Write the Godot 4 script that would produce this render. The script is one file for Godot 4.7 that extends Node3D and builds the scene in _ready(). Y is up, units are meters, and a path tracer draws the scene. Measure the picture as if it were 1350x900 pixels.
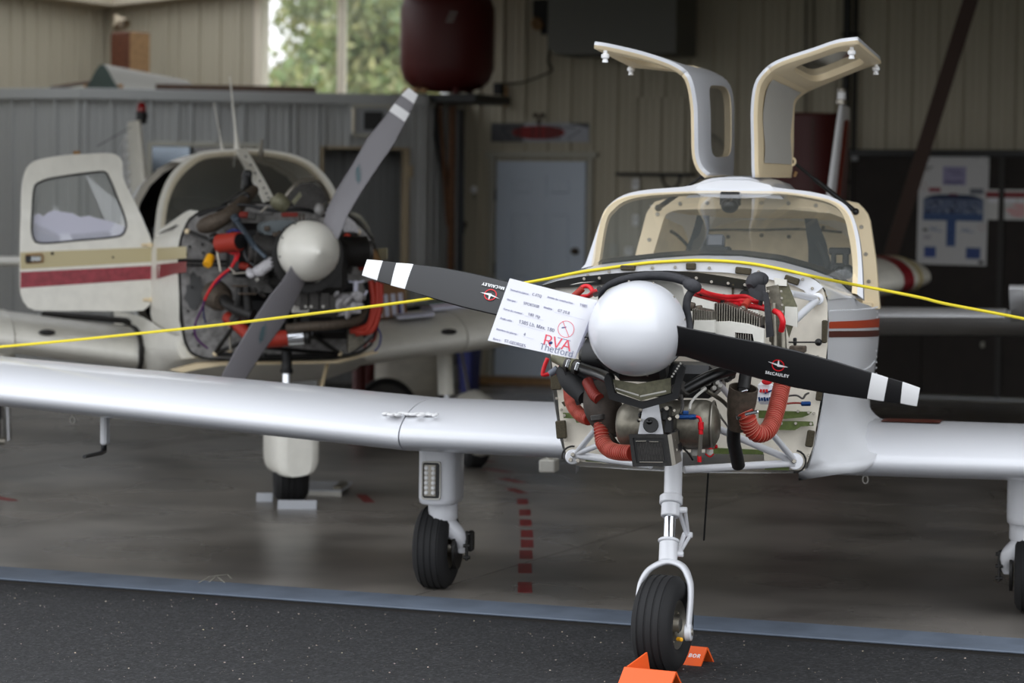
extends Node3D
# A small hangar seen from the apron: a white low-wing airplane with its cowling off and gull doors open, a second one behind it.
# Units are metres. px() style helpers turn a point of the 1350x900 view into a point on a chosen plane of a thing's own axes.

const FPX := 3700.0
var cam_t := Transform3D()
var F := Transform3D()          # axes that pz(), pl() work in at the moment
var M := {}
var gid := 1
var taken := {}

func _ready() -> void:
	setup_view()
	make_materials()
	build_shell()
	build_office()
	build_wall_things()
	build_trees()
	build_airplane_front()
	build_airplane_left()
	build_floor_things()
	build_rope_and_paper()

func setup_view() -> void:
	var cam := Camera3D.new()
	cam.name = "camera"
	cam.transform = Transform3D(Basis.from_euler(Vector3(-atan(178.0 / FPX), 0, deg_to_rad(0.7))), Vector3(0, 1.65, 0))
	cam.fov = rad_to_deg(2.0 * atan(450.0 / FPX))
	cam.near = 0.1
	cam.far = 400.0
	var at := CameraAttributesPhysical.new()
	at.frustum_focal_length = 12.0 * FPX / 450.0
	at.frustum_focus_distance = 10.1
	at.exposure_aperture = 3.0
	at.frustum_near = 0.1
	at.frustum_far = 400.0
	cam.attributes = at
	add_child(cam)
	cam.fov = rad_to_deg(2.0 * atan(450.0 / FPX))
	cam_t = cam.transform
	var we := WorldEnvironment.new()
	we.name = "environment"
	var e := Environment.new()
	e.background_mode = Environment.BG_SKY
	var sm := ProceduralSkyMaterial.new()
	sm.sky_top_color = Color(0.95, 0.97, 1.0)
	sm.sky_horizon_color = Color(0.93, 0.935, 0.945)
	sm.sky_curve = 0.25
	sm.ground_bottom_color = Color(0.3, 0.3, 0.29)
	sm.ground_horizon_color = Color(0.5, 0.5, 0.5)
	sm.sky_energy_multiplier = 1.2
	sm.sun_angle_max = 0.0
	e.sky = Sky.new()
	e.sky.sky_material = sm
	e.background_energy_multiplier = 1.25
	e.tonemap_mode = Environment.TONE_MAPPER_LINEAR
	e.tonemap_exposure = 1.2
	e.sdfgi_enabled = true
	e.ssao_enabled = true
	e.ssil_enabled = true
	we.environment = e
	add_child(we)

# ---------------------------------------------------------------- points
func hit(fr: Transform3D, x: float, y: float, n: Vector3, d: float) -> Vector3:
	var inv := fr.affine_inverse()
	var o := inv * cam_t.origin
	var r := inv.basis * (cam_t.basis * Vector3((x - 675.0) / FPX, -(y - 450.0) / FPX, -1))
	return o + r * ((d - n.dot(o)) / n.dot(r))

func far(x: float, y: float, depth: float) -> Vector3:      # world point at a distance in front of the camera
	return hit(Transform3D(), x, y, Vector3.BACK, -depth)

func pz(x: float, y: float, z: float) -> Vector3:
	return hit(F, x, y, Vector3.BACK, z)

func pl(a: Array, z: float) -> Array:
	var r := []
	for i in range(0, a.size(), 2):
		r.append(pz(a[i], a[i + 1], z))
	return r

func p3(a: Array) -> Array:
	var r := []
	for i in range(0, a.size(), 3):
		r.append(pz(a[i], a[i + 1], a[i + 2]))
	return r

func rr(px: float, z: float) -> float:                      # a length in the view as a length on the plane z
	return px * absf((F * Vector3(0, 1, z)).z) / FPX

func spl(p: Array, k := 6, closed := false) -> Array:       # smooth curve through points
	var n := p.size()
	var r := []
	var last := n if closed else n - 1
	for i in last:
		var a: Vector3 = p[(i - 1 + n) % n] if closed or i > 0 else p[0] * 2.0 - p[1]
		var b: Vector3 = p[i]
		var c: Vector3 = p[(i + 1) % n]
		var d: Vector3 = p[(i + 2) % n] if closed or i + 2 < n else c * 2.0 - b
		for j in k:
			r.append(b.cubic_interpolate(c, a, d, float(j) / k))
	if not closed:
		r.append(p[n - 1])
	return r

func even(p: Array, n: int, closed := false) -> Array:      # n points at even spacing along a polyline
	var q := p.duplicate()
	if closed:
		q.append(p[0])
	var len := [0.0]
	for i in range(1, q.size()):
		len.append(len[i - 1] + q[i - 1].distance_to(q[i]))
	var total: float = len[-1]
	var r := []
	var k := 0
	for i in n:
		var t: float = total * i / (n if closed else n - 1)
		while k < q.size() - 2 and len[k + 1] < t:
			k += 1
		var f: float = (t - len[k]) / maxf(len[k + 1] - len[k], 1e-9)
		r.append(q[k].lerp(q[k + 1], clampf(f, 0, 1)))
	return r

# ---------------------------------------------------------------- meshes
func st0() -> SurfaceTool:
	var s := SurfaceTool.new()
	s.begin(Mesh.PRIMITIVE_TRIANGLES)
	return s

func quad(s: SurfaceTool, a: Vector3, b: Vector3, c: Vector3, d: Vector3, g := -1) -> void:
	s.set_smooth_group(g)
	s.add_vertex(a); s.add_vertex(b); s.add_vertex(c)
	s.add_vertex(a); s.add_vertex(c); s.add_vertex(d)

func tri(s: SurfaceTool, a: Vector3, b: Vector3, c: Vector3, g := -1) -> void:
	s.set_smooth_group(g)
	s.add_vertex(a); s.add_vertex(b); s.add_vertex(c)

func grid(s: SurfaceTool, rows: Array, closed := false, smooth := true) -> void:
	gid += 1
	var g := gid if smooth else -1
	for i in rows.size() - 1:
		var a: Array = rows[i]
		var b: Array = rows[i + 1]
		var n := a.size()
		for j in (n if closed else n - 1):
			quad(s, a[j], a[(j + 1) % n], b[(j + 1) % n], b[j], g)

func fan(s: SurfaceTool, ring: Array, mid = null) -> void:
	var c := Vector3.ZERO
	if mid == null:
		for v in ring:
			c += v
		c /= ring.size()
	else:
		c = mid
	for i in ring.size():
		tri(s, c, ring[i], ring[(i + 1) % ring.size()])

func tube(s: SurfaceTool, p: Array, r, n := 10, caps := true) -> void:
	var rows := []
	var up := Vector3.ZERO
	for i in p.size():
		var t: Vector3 = (p[mini(i + 1, p.size() - 1)] - p[maxi(i - 1, 0)]).normalized()
		if up == Vector3.ZERO:
			up = t.cross(Vector3.RIGHT if absf(t.x) < 0.8 else Vector3.UP).normalized()
		up = (up - t * up.dot(t)).normalized()
		var side := t.cross(up)
		var rad: float = r[i] if r is Array else r
		var ring := []
		for k in n:
			var a := TAU * k / n
			ring.append(p[i] + (up * cos(a) + side * sin(a)) * rad)
		rows.append(ring)
	grid(s, rows, true)
	if caps:
		fan(s, rows[0])
		fan(s, rows[-1])

func rod(s: SurfaceTool, a: Vector3, b: Vector3, r: float, n := 10) -> void:
	tube(s, [a, b], r, n)

func hose(s: SurfaceTool, p: Array, r: float, pitch := 0.009, depth := 0.12, n := 16) -> void:
	var q := spl(p, 16)
	var total := 0.0
	for i in range(1, q.size()):
		total += q[i].distance_to(q[i - 1])
	var m := int(total / pitch * 4.0) + 1
	var e := even(q, m)
	var rad := []
	for i in m:
		rad.append(r * (1.0 - depth * (0.5 - 0.5 * cos(TAU * i / 4.0))))
	tube(s, e, rad, n)

# turned shape: prof holds Vector2(radius, height) along the y axis of t
func lathe(s: SurfaceTool, prof: Array, t: Transform3D, n := 24, crease := 35.0) -> void:
	gid += 1
	for i in prof.size() - 1:
		if i > 0:
			var a: Vector2 = prof[i] - prof[i - 1]
			var b: Vector2 = prof[i + 1] - prof[i]
			if absf(rad_to_deg(a.angle_to(b))) > crease:
				gid += 1
		for k in n:
			var u := TAU * k / n
			var v := TAU * (k + 1) / n
			var p: Vector2 = prof[i]
			var q: Vector2 = prof[i + 1]
			var a0 := t * Vector3(p.x * cos(u), p.y, p.x * sin(u))
			var a1 := t * Vector3(p.x * cos(v), p.y, p.x * sin(v))
			var b0 := t * Vector3(q.x * cos(u), q.y, q.x * sin(u))
			var b1 := t * Vector3(q.x * cos(v), q.y, q.x * sin(v))
			if p.x < 1e-6:
				tri(s, a0, b0, b1, gid)
			elif q.x < 1e-6:
				tri(s, a0, a1, b0, gid)
			else:
				quad(s, a0, a1, b1, b0, gid)

func axis_t(at: Vector3, y_dir: Vector3) -> Transform3D:
	var y := y_dir.normalized()
	var x := y.cross(Vector3.BACK if absf(y.z) < 0.9 else Vector3.RIGHT).normalized()
	return Transform3D(Basis(x, y, x.cross(y)), at)

func can(s: SurfaceTool, a: Vector3, b: Vector3, r: float, n := 20, bev := 0.003) -> void:
	var h := a.distance_to(b)
	lathe(s, [Vector2(0, 0), Vector2(r - bev, 0), Vector2(r, bev), Vector2(r, h - bev), Vector2(r - bev, h), Vector2(0, h)], axis_t(a, b - a), n)

func ell(s: SurfaceTool, c: Vector3, rad: Vector3, b := Basis(), n := 18) -> void:
	var m := int(n / 2.0)
	var rows := []
	for i in m + 1:
		var th := PI * i / m
		var ring := []
		for k in n:
			var ph := TAU * k / n
			ring.append(c + b * (Vector3(sin(th) * cos(ph), cos(th), sin(th) * sin(ph)) * rad))
		rows.append(ring)
	grid(s, rows, true)

func box(s: SurfaceTool, c: Vector3, size: Vector3, bev := 0.0, b := Basis()) -> void:
	var h := size / 2.0
	var k := minf(bev, minf(h.x, minf(h.y, h.z)) * 0.9)
	var v := func(x: float, y: float, z: float, ax: int) -> Vector3:
		var q := Vector3(x * (h.x - (0.0 if ax == 0 else k)), y * (h.y - (0.0 if ax == 1 else k)), z * (h.z - (0.0 if ax == 2 else k)))
		return c + b * q
	for sg in [-1.0, 1.0]:
		quad(s, v.call(sg, -1, -1, 0), v.call(sg, 1, -1, 0), v.call(sg, 1, 1, 0), v.call(sg, -1, 1, 0))
		quad(s, v.call(-1, sg, -1, 1), v.call(1, sg, -1, 1), v.call(1, sg, 1, 1), v.call(-1, sg, 1, 1))
		quad(s, v.call(-1, -1, sg, 2), v.call(1, -1, sg, 2), v.call(1, 1, sg, 2), v.call(-1, 1, sg, 2))
	if k <= 0.0:
		return
	for p in [-1.0, 1.0]:
		for q in [-1.0, 1.0]:
			quad(s, v.call(p, q, -1, 0), v.call(p, q, 1, 0), v.call(p, q, 1, 1), v.call(p, q, -1, 1))
			quad(s, v.call(p, -1, q, 0), v.call(p, 1, q, 0), v.call(p, 1, q, 2), v.call(p, -1, q, 2))
			quad(s, v.call(-1, p, q, 1), v.call(1, p, q, 1), v.call(1, p, q, 2), v.call(-1, p, q, 2))
			for w in [-1.0, 1.0]:
				tri(s, v.call(p, q, w, 0), v.call(p, q, w, 1), v.call(p, q, w, 2))

# flat outline (Vector2 in the x,y plane of t) given a thickness towards -z
func prism(s: SurfaceTool, poly: Array, depth: float, t := Transform3D()) -> void:
	var pp := PackedVector2Array(poly)
	var idx := Geometry2D.triangulate_polygon(pp)
	for i in range(0, idx.size(), 3):
		var a := pp[idx[i]]
		var b := pp[idx[i + 1]]
		var c := pp[idx[i + 2]]
		tri(s, t * Vector3(a.x, a.y, 0), t * Vector3(c.x, c.y, 0), t * Vector3(b.x, b.y, 0))
		tri(s, t * Vector3(a.x, a.y, -depth), t * Vector3(b.x, b.y, -depth), t * Vector3(c.x, c.y, -depth))
	for i in pp.size():
		var a := pp[i]
		var b := pp[(i + 1) % pp.size()]
		quad(s, t * Vector3(a.x, a.y, 0), t * Vector3(b.x, b.y, 0), t * Vector3(b.x, b.y, -depth), t * Vector3(a.x, a.y, -depth))

# a plate whose outline is given as points of space; thickness along off
func slab(s: SurfaceTool, ring: Array, off: Vector3, smooth := false) -> void:
	var back := []
	for v in ring:
		back.append(v + off)
	var n := off.normalized()
	var t := axis_t(Vector3.ZERO, n).basis.inverse()
	var flat := PackedVector2Array()
	for v in ring:
		var q: Vector3 = t * v
		flat.append(Vector2(q.x, q.z))
	var idx := Geometry2D.triangulate_polygon(flat)
	for i in range(0, idx.size(), 3):
		tri(s, ring[idx[i]], ring[idx[i + 1]], ring[idx[i + 2]])
		tri(s, back[idx[i]], back[idx[i + 2]], back[idx[i + 1]])
	grid(s, [ring, back], true, smooth)

# a frame between two outlines, with thickness
func hoop(s: SurfaceTool, outer: Array, inner: Array, off: Vector3, n := 48, closed := true) -> void:
	var a := even(outer, n, closed)
	var b := even(inner, n, closed)
	var a2 := []
	var b2 := []
	for i in n:
		a2.append(a[i] + off)
		b2.append(b[i] + off)
	grid(s, [a, b], closed)
	grid(s, [b, b2], closed)
	grid(s, [b2, a2], closed)
	grid(s, [a2, a], closed)

func rrect(w: float, h: float, r: float, k := 4) -> Array:
	var p := []
	for c in [[1, 1, 0.0], [-1, 1, 90.0], [-1, -1, 180.0], [1, -1, 270.0]]:
		for i in k + 1:
			var a := deg_to_rad(c[2] + 90.0 * i / k)
			p.append(Vector2(c[0] * (w / 2 - r) + r * cos(a), c[1] * (h / 2 - r) + r * sin(a)))
	return p

func disc(r: float, n := 24) -> Array:
	var p := []
	for i in n:
		p.append(Vector2(cos(TAU * i / n), sin(TAU * i / n)) * r)
	return p

# airfoil wing through sections [x, y, z of leading edge, chord, thickness share]
func wing(s: SurfaceTool, secs: Array, caps := true) -> void:
	var rows := []
	for q in secs:
		var ring := []
		for i in 40:
			var up := i < 20
			var u := float(i) / 20.0 if up else float(40 - i) / 20.0     # 0 at the nose, 1 at the tail
			var c := 1.0 - cos(u * PI / 2)
			c = c * c * 0.35 + c * 0.65 if c < 1 else 1.0
			var th: float = 5.0 * q[4] * (0.2969 * sqrt(c) - 0.126 * c - 0.3516 * c * c + 0.2843 * pow(c, 3) - 0.1015 * pow(c, 4))
			var cam: float = 0.02 * 4.0 * c * (1.0 - c)
			ring.append(Vector3(q[0], q[1] + q[3] * (cam + (th if up else -th)), q[2] - q[3] * c))
		rows.append(ring)
	grid(s, rows, true)
	if caps:
		fan(s, rows[0])
		fan(s, rows[-1])

func text(called: String, words: String, m: Material, t: Transform3D, height: float, parent: Node, serif := false, squeeze := 1.0) -> MeshInstance3D:
	var tm := TextMesh.new()
	var f := SystemFont.new()
	f.font_names = PackedStringArray(["Droid Serif" if serif else "Droid Sans"])
	f.font_weight = 700 if m == M.band else 400
	tm.font = f
	tm.text = words
	tm.font_size = 32
	tm.pixel_size = height / 32.0
	tm.depth = 0.0006
	tm.curve_step = 4.0
	var o := MeshInstance3D.new()
	o.mesh = tm
	o.material_override = m
	o.transform = t * Transform3D(Basis.from_scale(Vector3(squeeze, 1, 1)), Vector3.ZERO)
	name_it(o, called, parent)
	return o

# ---------------------------------------------------------------- nodes
func name_it(o: Node3D, called: String, parent: Node) -> void:
	var key := str(parent.get_instance_id()) + called
	var n: int = taken.get(key, 0)
	taken[key] = n + 1
	o.name = called if n == 0 else "%s_%03d" % [called, n]
	parent.add_child(o, true)

func obj(called: String, s, m: Material, parent: Node = self, smooth_uv := false) -> MeshInstance3D:
	var o := MeshInstance3D.new()
	var rest := []
	if s is SurfaceTool:
		s.generate_normals()
		o.mesh = s.commit()
		if parent != self and not called in ["maker_emblem", "sheet", "red_ring"]:
			rest = loose_pieces(o.mesh)
			if rest.size() == 1:
				o.set_meta("kind", "stuff")
				rest = []
			elif rest:
				o.mesh = rest.pop_front()
	else:
		o.mesh = s
	o.material_override = m
	name_it(o, called, parent)
	for q in rest:
		var p := MeshInstance3D.new()
		p.mesh = q
		p.material_override = m
		name_it(p, called, parent)
	return o

# a mesh of several separate solids: [] if it is one, [it] if its pieces are too small or many to tell apart, else one mesh each
func loose_pieces(mesh: ArrayMesh) -> Array:
	if mesh.get_surface_count() == 0:
		return []
	var arr := mesh.surface_get_arrays(0)
	var v: PackedVector3Array = arr[Mesh.ARRAY_VERTEX]
	var nn: PackedVector3Array = arr[Mesh.ARRAY_NORMAL]
	if arr[Mesh.ARRAY_INDEX] != null or v.size() > 40000:
		return []
	var at := {}
	var up := PackedInt32Array()
	for t in v.size() / 3:
		up.append(t)
		for j in 3:
			var key := Vector3i(v[t * 3 + j] * 20000.0)
			if at.has(key):
				join(up, t, at[key])
			else:
				at[key] = t
	var boxes := {}
	for t in up.size():
		var r := root_of(up, t)
		if not boxes.has(r):
			boxes[r] = AABB(v[t * 3], Vector3.ZERO)
		for j in 3:
			boxes[r] = boxes[r].expand(v[t * 3 + j])
	var keys := boxes.keys()
	if keys.size() < 2:
		return []
	if keys.size() > 60:
		return [mesh]
	for i in keys.size():
		for j in i:
			if boxes[keys[i]].grow(0.003).intersects(boxes[keys[j]].grow(0.003)):
				join(up, keys[i], keys[j])
	var groups := {}
	var big := 0.0
	for t in up.size():
		var r := root_of(up, t)
		if not groups.has(r):
			groups[r] = []
		groups[r].append(t)
	if groups.size() < 2:
		return []
	for k in keys:
		big = maxf(big, boxes[k].size.length())
	if big < 0.045 or groups.size() > 24:
		return [mesh]
	var out := []
	for r in groups:
		var pv := PackedVector3Array()
		var pn := PackedVector3Array()
		for t in groups[r]:
			for j in 3:
				pv.append(v[t * 3 + j])
				pn.append(nn[t * 3 + j])
		var a := []
		a.resize(Mesh.ARRAY_MAX)
		a[Mesh.ARRAY_VERTEX] = pv
		a[Mesh.ARRAY_NORMAL] = pn
		var am := ArrayMesh.new()
		am.add_surface_from_arrays(Mesh.PRIMITIVE_TRIANGLES, a)
		out.append(am)
	return out

func root_of(up: PackedInt32Array, i: int) -> int:
	while up[i] != i:
		i = up[i]
	return i

func join(up: PackedInt32Array, a: int, b: int) -> void:
	var x := root_of(up, a)
	var y := root_of(up, b)
	if x != y:
		up[maxi(x, y)] = mini(x, y)

func tag(o: Node, label: String, category := "", group := "", kind := "") -> Node:
	if label: o.set_meta("label", label)
	if category: o.set_meta("category", category)
	if group: o.set_meta("group", group)
	if kind: o.set_meta("kind", kind)
	return o

func thing(called: String, label: String, category: String, t := Transform3D(), group := "") -> Node3D:
	var o := Node3D.new()
	o.transform = t
	name_it(o, called, self)
	tag(o, label, category, group)
	return o

func structure(called: String, s, m: Material, t := Transform3D()) -> MeshInstance3D:
	var o := obj(called, s, m)
	o.transform = t
	tag(o, "", "", "", "structure")
	return o

func bx(c: Vector3, size: Vector3, bev := 0.0, b := Basis()) -> SurfaceTool:
	var s := st0()
	box(s, c, size, bev, b)
	return s

func rod1(a: Vector3, b: Vector3, r: float, n := 10) -> SurfaceTool:
	var s := st0()
	rod(s, a, b, r, n)
	return s

func tube1(p: Array, r, n := 10) -> SurfaceTool:
	var s := st0()
	tube(s, p, r, n)
	return s

# ---------------------------------------------------------------- materials
func mat(c: Color, rough := 0.6, metal := 0.0) -> StandardMaterial3D:
	var m := StandardMaterial3D.new()
	m.albedo_color = c
	m.roughness = rough
	m.metallic = metal
	m.cull_mode = BaseMaterial3D.CULL_DISABLED
	return m

func noise_tex(freq: float, octaves: int, stops: Array, size := 512, normal := false, seed_ := 1, kind := FastNoiseLite.TYPE_SIMPLEX_SMOOTH) -> NoiseTexture2D:
	var f := FastNoiseLite.new()
	f.seed = seed_
	f.noise_type = kind
	f.frequency = freq
	f.fractal_octaves = octaves
	var t := NoiseTexture2D.new()
	t.width = size
	t.height = size
	t.seamless = true
	t.noise = f
	if normal:
		t.as_normal_map = true
		t.bump_strength = 4.0
	elif stops:
		var g := Gradient.new()
		g.offsets = PackedFloat32Array(stops.map(func(q): return q[0]))
		g.colors = PackedColorArray(stops.map(func(q): return q[1]))
		t.color_ramp = g
	return t

func tri_map(m: StandardMaterial3D, scale: float, world := true) -> void:
	m.uv1_triplanar = true
	m.uv1_world_triplanar = world
	m.uv1_scale = Vector3.ONE * scale

func grime(c: Color, rough: float, metal: float, lo: float, scale: float, seed_: int, world := false) -> StandardMaterial3D:
	var m := mat(c, rough, metal)
	lo = 1.0 - (1.0 - lo) * 0.55
	m.albedo_texture = noise_tex(0.012, 5, [[0.1, Color(lo, lo, lo)], [0.75, Color.WHITE]], 512, false, seed_)
	tri_map(m, scale, world)
	return m

func make_materials() -> void:
	M.white = mat(Color(0.865, 0.87, 0.885), 0.28)
	M.white.clearcoat_enabled = true
	M.white.clearcoat = 0.4
	M.white.clearcoat_roughness = 0.08
	M.skin = mat(Color(0.91, 0.915, 0.925), 0.3)
	M.skin.clearcoat_enabled = true
	M.skin.clearcoat = 0.4
	M.old_white = grime(Color(0.92, 0.91, 0.87), 0.35, 0.0, 0.93, 1.5, 3)
	M.cream = mat(Color(0.93, 0.855, 0.71), 0.45)
	M.cream_wall = grime(Color(0.88, 0.85, 0.79), 0.5, 0.0, 0.94, 3.0, 5)
	M.pale = grime(Color(0.87, 0.86, 0.82), 0.45, 0.0, 0.95, 4.0, 6)
	M.black = mat(Color(0.05, 0.05, 0.055), 0.45)
	M.black_gloss = mat(Color(0.03, 0.03, 0.034), 0.3)
	M.blade = mat(Color(0.085, 0.083, 0.088), 0.42)
	M.blade.clearcoat_enabled = true
	M.blade.clearcoat = 0.25
	M.blade.clearcoat_roughness = 0.3
	M.blade_grey = mat(Color(0.48, 0.47, 0.485), 0.42)
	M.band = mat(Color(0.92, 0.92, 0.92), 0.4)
	M.rubber = mat(Color(0.095, 0.095, 0.1), 0.75)
	M.baffle = grime(Color(0.2, 0.2, 0.215), 0.7, 0.0, 0.7, 6.0, 7)
	M.steel = mat(Color(0.62, 0.6, 0.56), 0.35, 0.85)
	M.chrome = mat(Color(0.85, 0.86, 0.88), 0.12, 1.0)
	M.dull = grime(Color(0.52, 0.5, 0.45), 0.42, 0.75, 0.7, 5.0, 8)
	M.dark_metal = grime(Color(0.17, 0.165, 0.16), 0.5, 0.4, 0.6, 8.0, 9)
	M.case_metal = grime(Color(0.3, 0.29, 0.28), 0.55, 0.4, 0.6, 8.0, 10)
	M.rust = grime(Color(0.38, 0.335, 0.29), 0.65, 0.4, 0.55, 7.0, 11)
	M.olive = grime(Color(0.46, 0.45, 0.36), 0.5, 0.2, 0.75, 6.0, 12)
	M.green = grime(Color(0.36, 0.42, 0.2), 0.5, 0.1, 0.75, 6.0, 13)
	M.clip = grime(Color(0.3, 0.27, 0.2), 0.55, 0.4, 0.6, 20.0, 14)
	M.hose_red = mat(Color(0.62, 0.165, 0.095), 0.6)
	M.muff = grime(Color(0.24, 0.2, 0.17), 0.65, 0.3, 0.6, 7.0, 31)
	M.hose_dark = mat(Color(0.5, 0.13, 0.08), 0.6)
	M.cord = mat(Color(0.78, 0.47, 0.4), 0.7)
	M.wire_red = mat(Color(0.82, 0.1, 0.14), 0.45)
	M.orange = mat(Color(0.93, 0.37, 0.13), 0.5)
	M.orange_stripe = mat(Color(0.75, 0.25, 0.1), 0.35)
	M.brown_stripe = mat(Color(0.33, 0.12, 0.08), 0.35)
	M.maroon = mat(Color(0.5, 0.11, 0.15), 0.4)
	M.maroon_door = grime(Color(0.62, 0.22, 0.26), 0.45, 0.0, 0.7, 3.0, 15)
	M.gold = mat(Color(0.76, 0.71, 0.55), 0.4)
	M.blue_fit = mat(Color(0.1, 0.27, 0.5), 0.3, 0.6)
	M.red_fit = mat(Color(0.8, 0.06, 0.12), 0.3, 0.5)
	M.blue = mat(Color(0.13, 0.16, 0.42), 0.5)
	M.yellow = mat(Color(0.9, 0.82, 0.16), 0.6)
	M.yellow_cap = mat(Color(0.95, 0.68, 0.08), 0.5)
	M.paper = mat(Color(0.95, 0.95, 0.97), 0.8)
	M.ink = mat(Color(0.33, 0.33, 0.48), 0.8)
	M.ink_blue = mat(Color(0.45, 0.45, 0.62), 0.8)
	M.pink = mat(Color(0.93, 0.35, 0.42), 0.7)
	M.teal = mat(Color(0.12, 0.36, 0.38), 0.6)
	M.glass = mat(Color(0.75, 0.78, 0.76, 0.08), 0.03)
	M.glass.transparency = BaseMaterial3D.TRANSPARENCY_ALPHA
	M.smoke = mat(Color(0.42, 0.4, 0.37, 0.55), 0.04)
	M.smoke.transparency = BaseMaterial3D.TRANSPARENCY_ALPHA
	M.mirror = mat(Color(0.4, 0.43, 0.46), 0.06, 1.0)
	M.siding = mat(Color(0.705, 0.675, 0.595), 0.5)
	M.siding_grey = mat(Color(0.64, 0.645, 0.64), 0.5)
	M.door = mat(Color(0.78, 0.82, 0.87), 0.55)
	M.trim = mat(Color(0.68, 0.67, 0.62), 0.55)
	M.poster_paper = mat(Color(0.86, 0.86, 0.85), 0.6)
	M.jamb = mat(Color(0.6, 0.54, 0.44), 0.6)
	M.frame_white = mat(Color(0.9, 0.86, 0.78), 0.5)
	M.dark_panel = grime(Color(0.17, 0.145, 0.13), 0.75, 0.0, 0.75, 0.6, 17)
	M.brown_steel = mat(Color(0.3, 0.235, 0.21), 0.6)
	M.wood = grime(Color(0.6, 0.46, 0.3), 0.65, 0.0, 0.75, 2.0, 18)
	M.wood_red = grime(Color(0.4, 0.22, 0.13), 0.6, 0.0, 0.7, 2.0, 19)
	M.timber = grime(Color(0.42, 0.28, 0.17), 0.7, 0.0, 0.7, 2.0, 20)
	M.board = grime(Color(0.3, 0.22, 0.16), 0.75, 0.0, 0.7, 2.0, 21)
	M.tank = mat(Color(0.3, 0.05, 0.045), 0.5)
	M.tank_dark = mat(Color(0.3, 0.075, 0.075), 0.5)
	M.heater = mat(Color(0.36, 0.36, 0.34), 0.55)
	M.tarp = mat(Color(0.47, 0.46, 0.43), 0.7)
	M.tarp_dark = mat(Color(0.22, 0.27, 0.25), 0.7)
	M.lining_dark = mat(Color(0.14, 0.11, 0.09), 0.9)
	M.roof = mat(Color(0.78, 0.74, 0.66), 0.55)
	M.blue_sill = grime(Color(0.41, 0.45, 0.505), 0.6, 0.0, 0.8, 0.7, 22)
	M.red_paint = grime(Color(0.5, 0.13, 0.14), 0.5, 0.0, 0.6, 3.0, 23)
	M.grey_box = mat(Color(0.6, 0.61, 0.62), 0.5)
	M.seal = mat(Color(0.12, 0.11, 0.1), 0.8)
	M.pale_matte = mat(Color(0.8, 0.8, 0.86), 0.9)
	M.shade = mat(Color(0.74, 0.73, 0.7), 0.8)
	M.tan = grime(Color(0.9, 0.85, 0.74), 0.7, 0.0, 0.9, 2.0, 24)
	M.belt = mat(Color(0.13, 0.14, 0.15), 0.8)
	M.drum = grime(Color(0.76, 0.74, 0.69), 0.6, 0.0, 0.8, 1.0, 25)
	M.card = grime(Color(0.55, 0.4, 0.27), 0.8, 0.0, 0.85, 3.0, 26)
	M.leaf = mat(Color(0.64, 0.68, 0.5), 0.7)
	M.leaf.backlight_enabled = true
	M.leaf.backlight = Color(0.45, 0.5, 0.3)
	M.leaf.vertex_color_use_as_albedo = true
	M.bark = grime(Color(0.3, 0.26, 0.21), 0.9, 0.0, 0.6, 2.0, 27)
	M.red_lamp = mat(Color(0.6, 0.03, 0.05), 0.15)
	M.firewall_grey = grime(Color(0.62, 0.61, 0.6), 0.5, 0.15, 0.55, 2.5, 28)
	M.bag = grime(Color(0.75, 0.74, 0.75), 0.5, 0.0, 0.6, 12.0, 29)
	M.concrete = mat(Color(0.56, 0.54, 0.515), 0.33)
	M.concrete.albedo_texture = noise_tex(0.005, 4, [[0.0, Color(0.66, 0.655, 0.65)], [0.5, Color(0.88, 0.875, 0.87)], [1.0, Color(1, 0.99, 0.98)]], 1024, false, 41)
	M.concrete.roughness_texture = noise_tex(0.006, 3, [[0.0, Color(0.75, 0.75, 0.75)], [1.0, Color(1, 1, 1)]], 512, false, 42)
	tri_map(M.concrete, 0.2)
	M.asphalt = mat(Color(0.285, 0.285, 0.293), 0.85)
	M.asphalt.albedo_texture = noise_tex(0.16, 3, [[0.0, Color(0.22, 0.22, 0.22)], [0.5, Color(0.46, 0.46, 0.46)], [0.75, Color(0.72, 0.72, 0.72)], [1.0, Color(1, 0.98, 0.95)]], 1024, false, 43, FastNoiseLite.TYPE_VALUE)
	M.asphalt.normal_enabled = true
	M.asphalt.normal_texture = noise_tex(0.2, 3, [], 1024, true, 44, FastNoiseLite.TYPE_VALUE)
	M.asphalt.normal_scale = 0.6
	tri_map(M.asphalt, 0.55)
	M.pebble = mat(Color(0.75, 0.72, 0.68), 0.8)
	M.pebble.vertex_color_use_as_albedo = true
	M.grass = mat(Color(0.3, 0.36, 0.17), 0.95)

# ================================================================ the hangar
var FH := Transform3D()         # x along the door line, z out to the apron, y up; zero on the floor at the sill
var FO := Transform3D()         # the office front
var LB := 13.4                  # from the sill to the back wall
var XL := -9.75
const XR := 9.0
var EAVE := 3.6
const YAW := 22.5
const SLOPE := 0.083
var panel_cache := {}

func roof_y(x: float) -> float:
	return EAVE + SLOPE * (minf(x - XL, XR - x))

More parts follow.
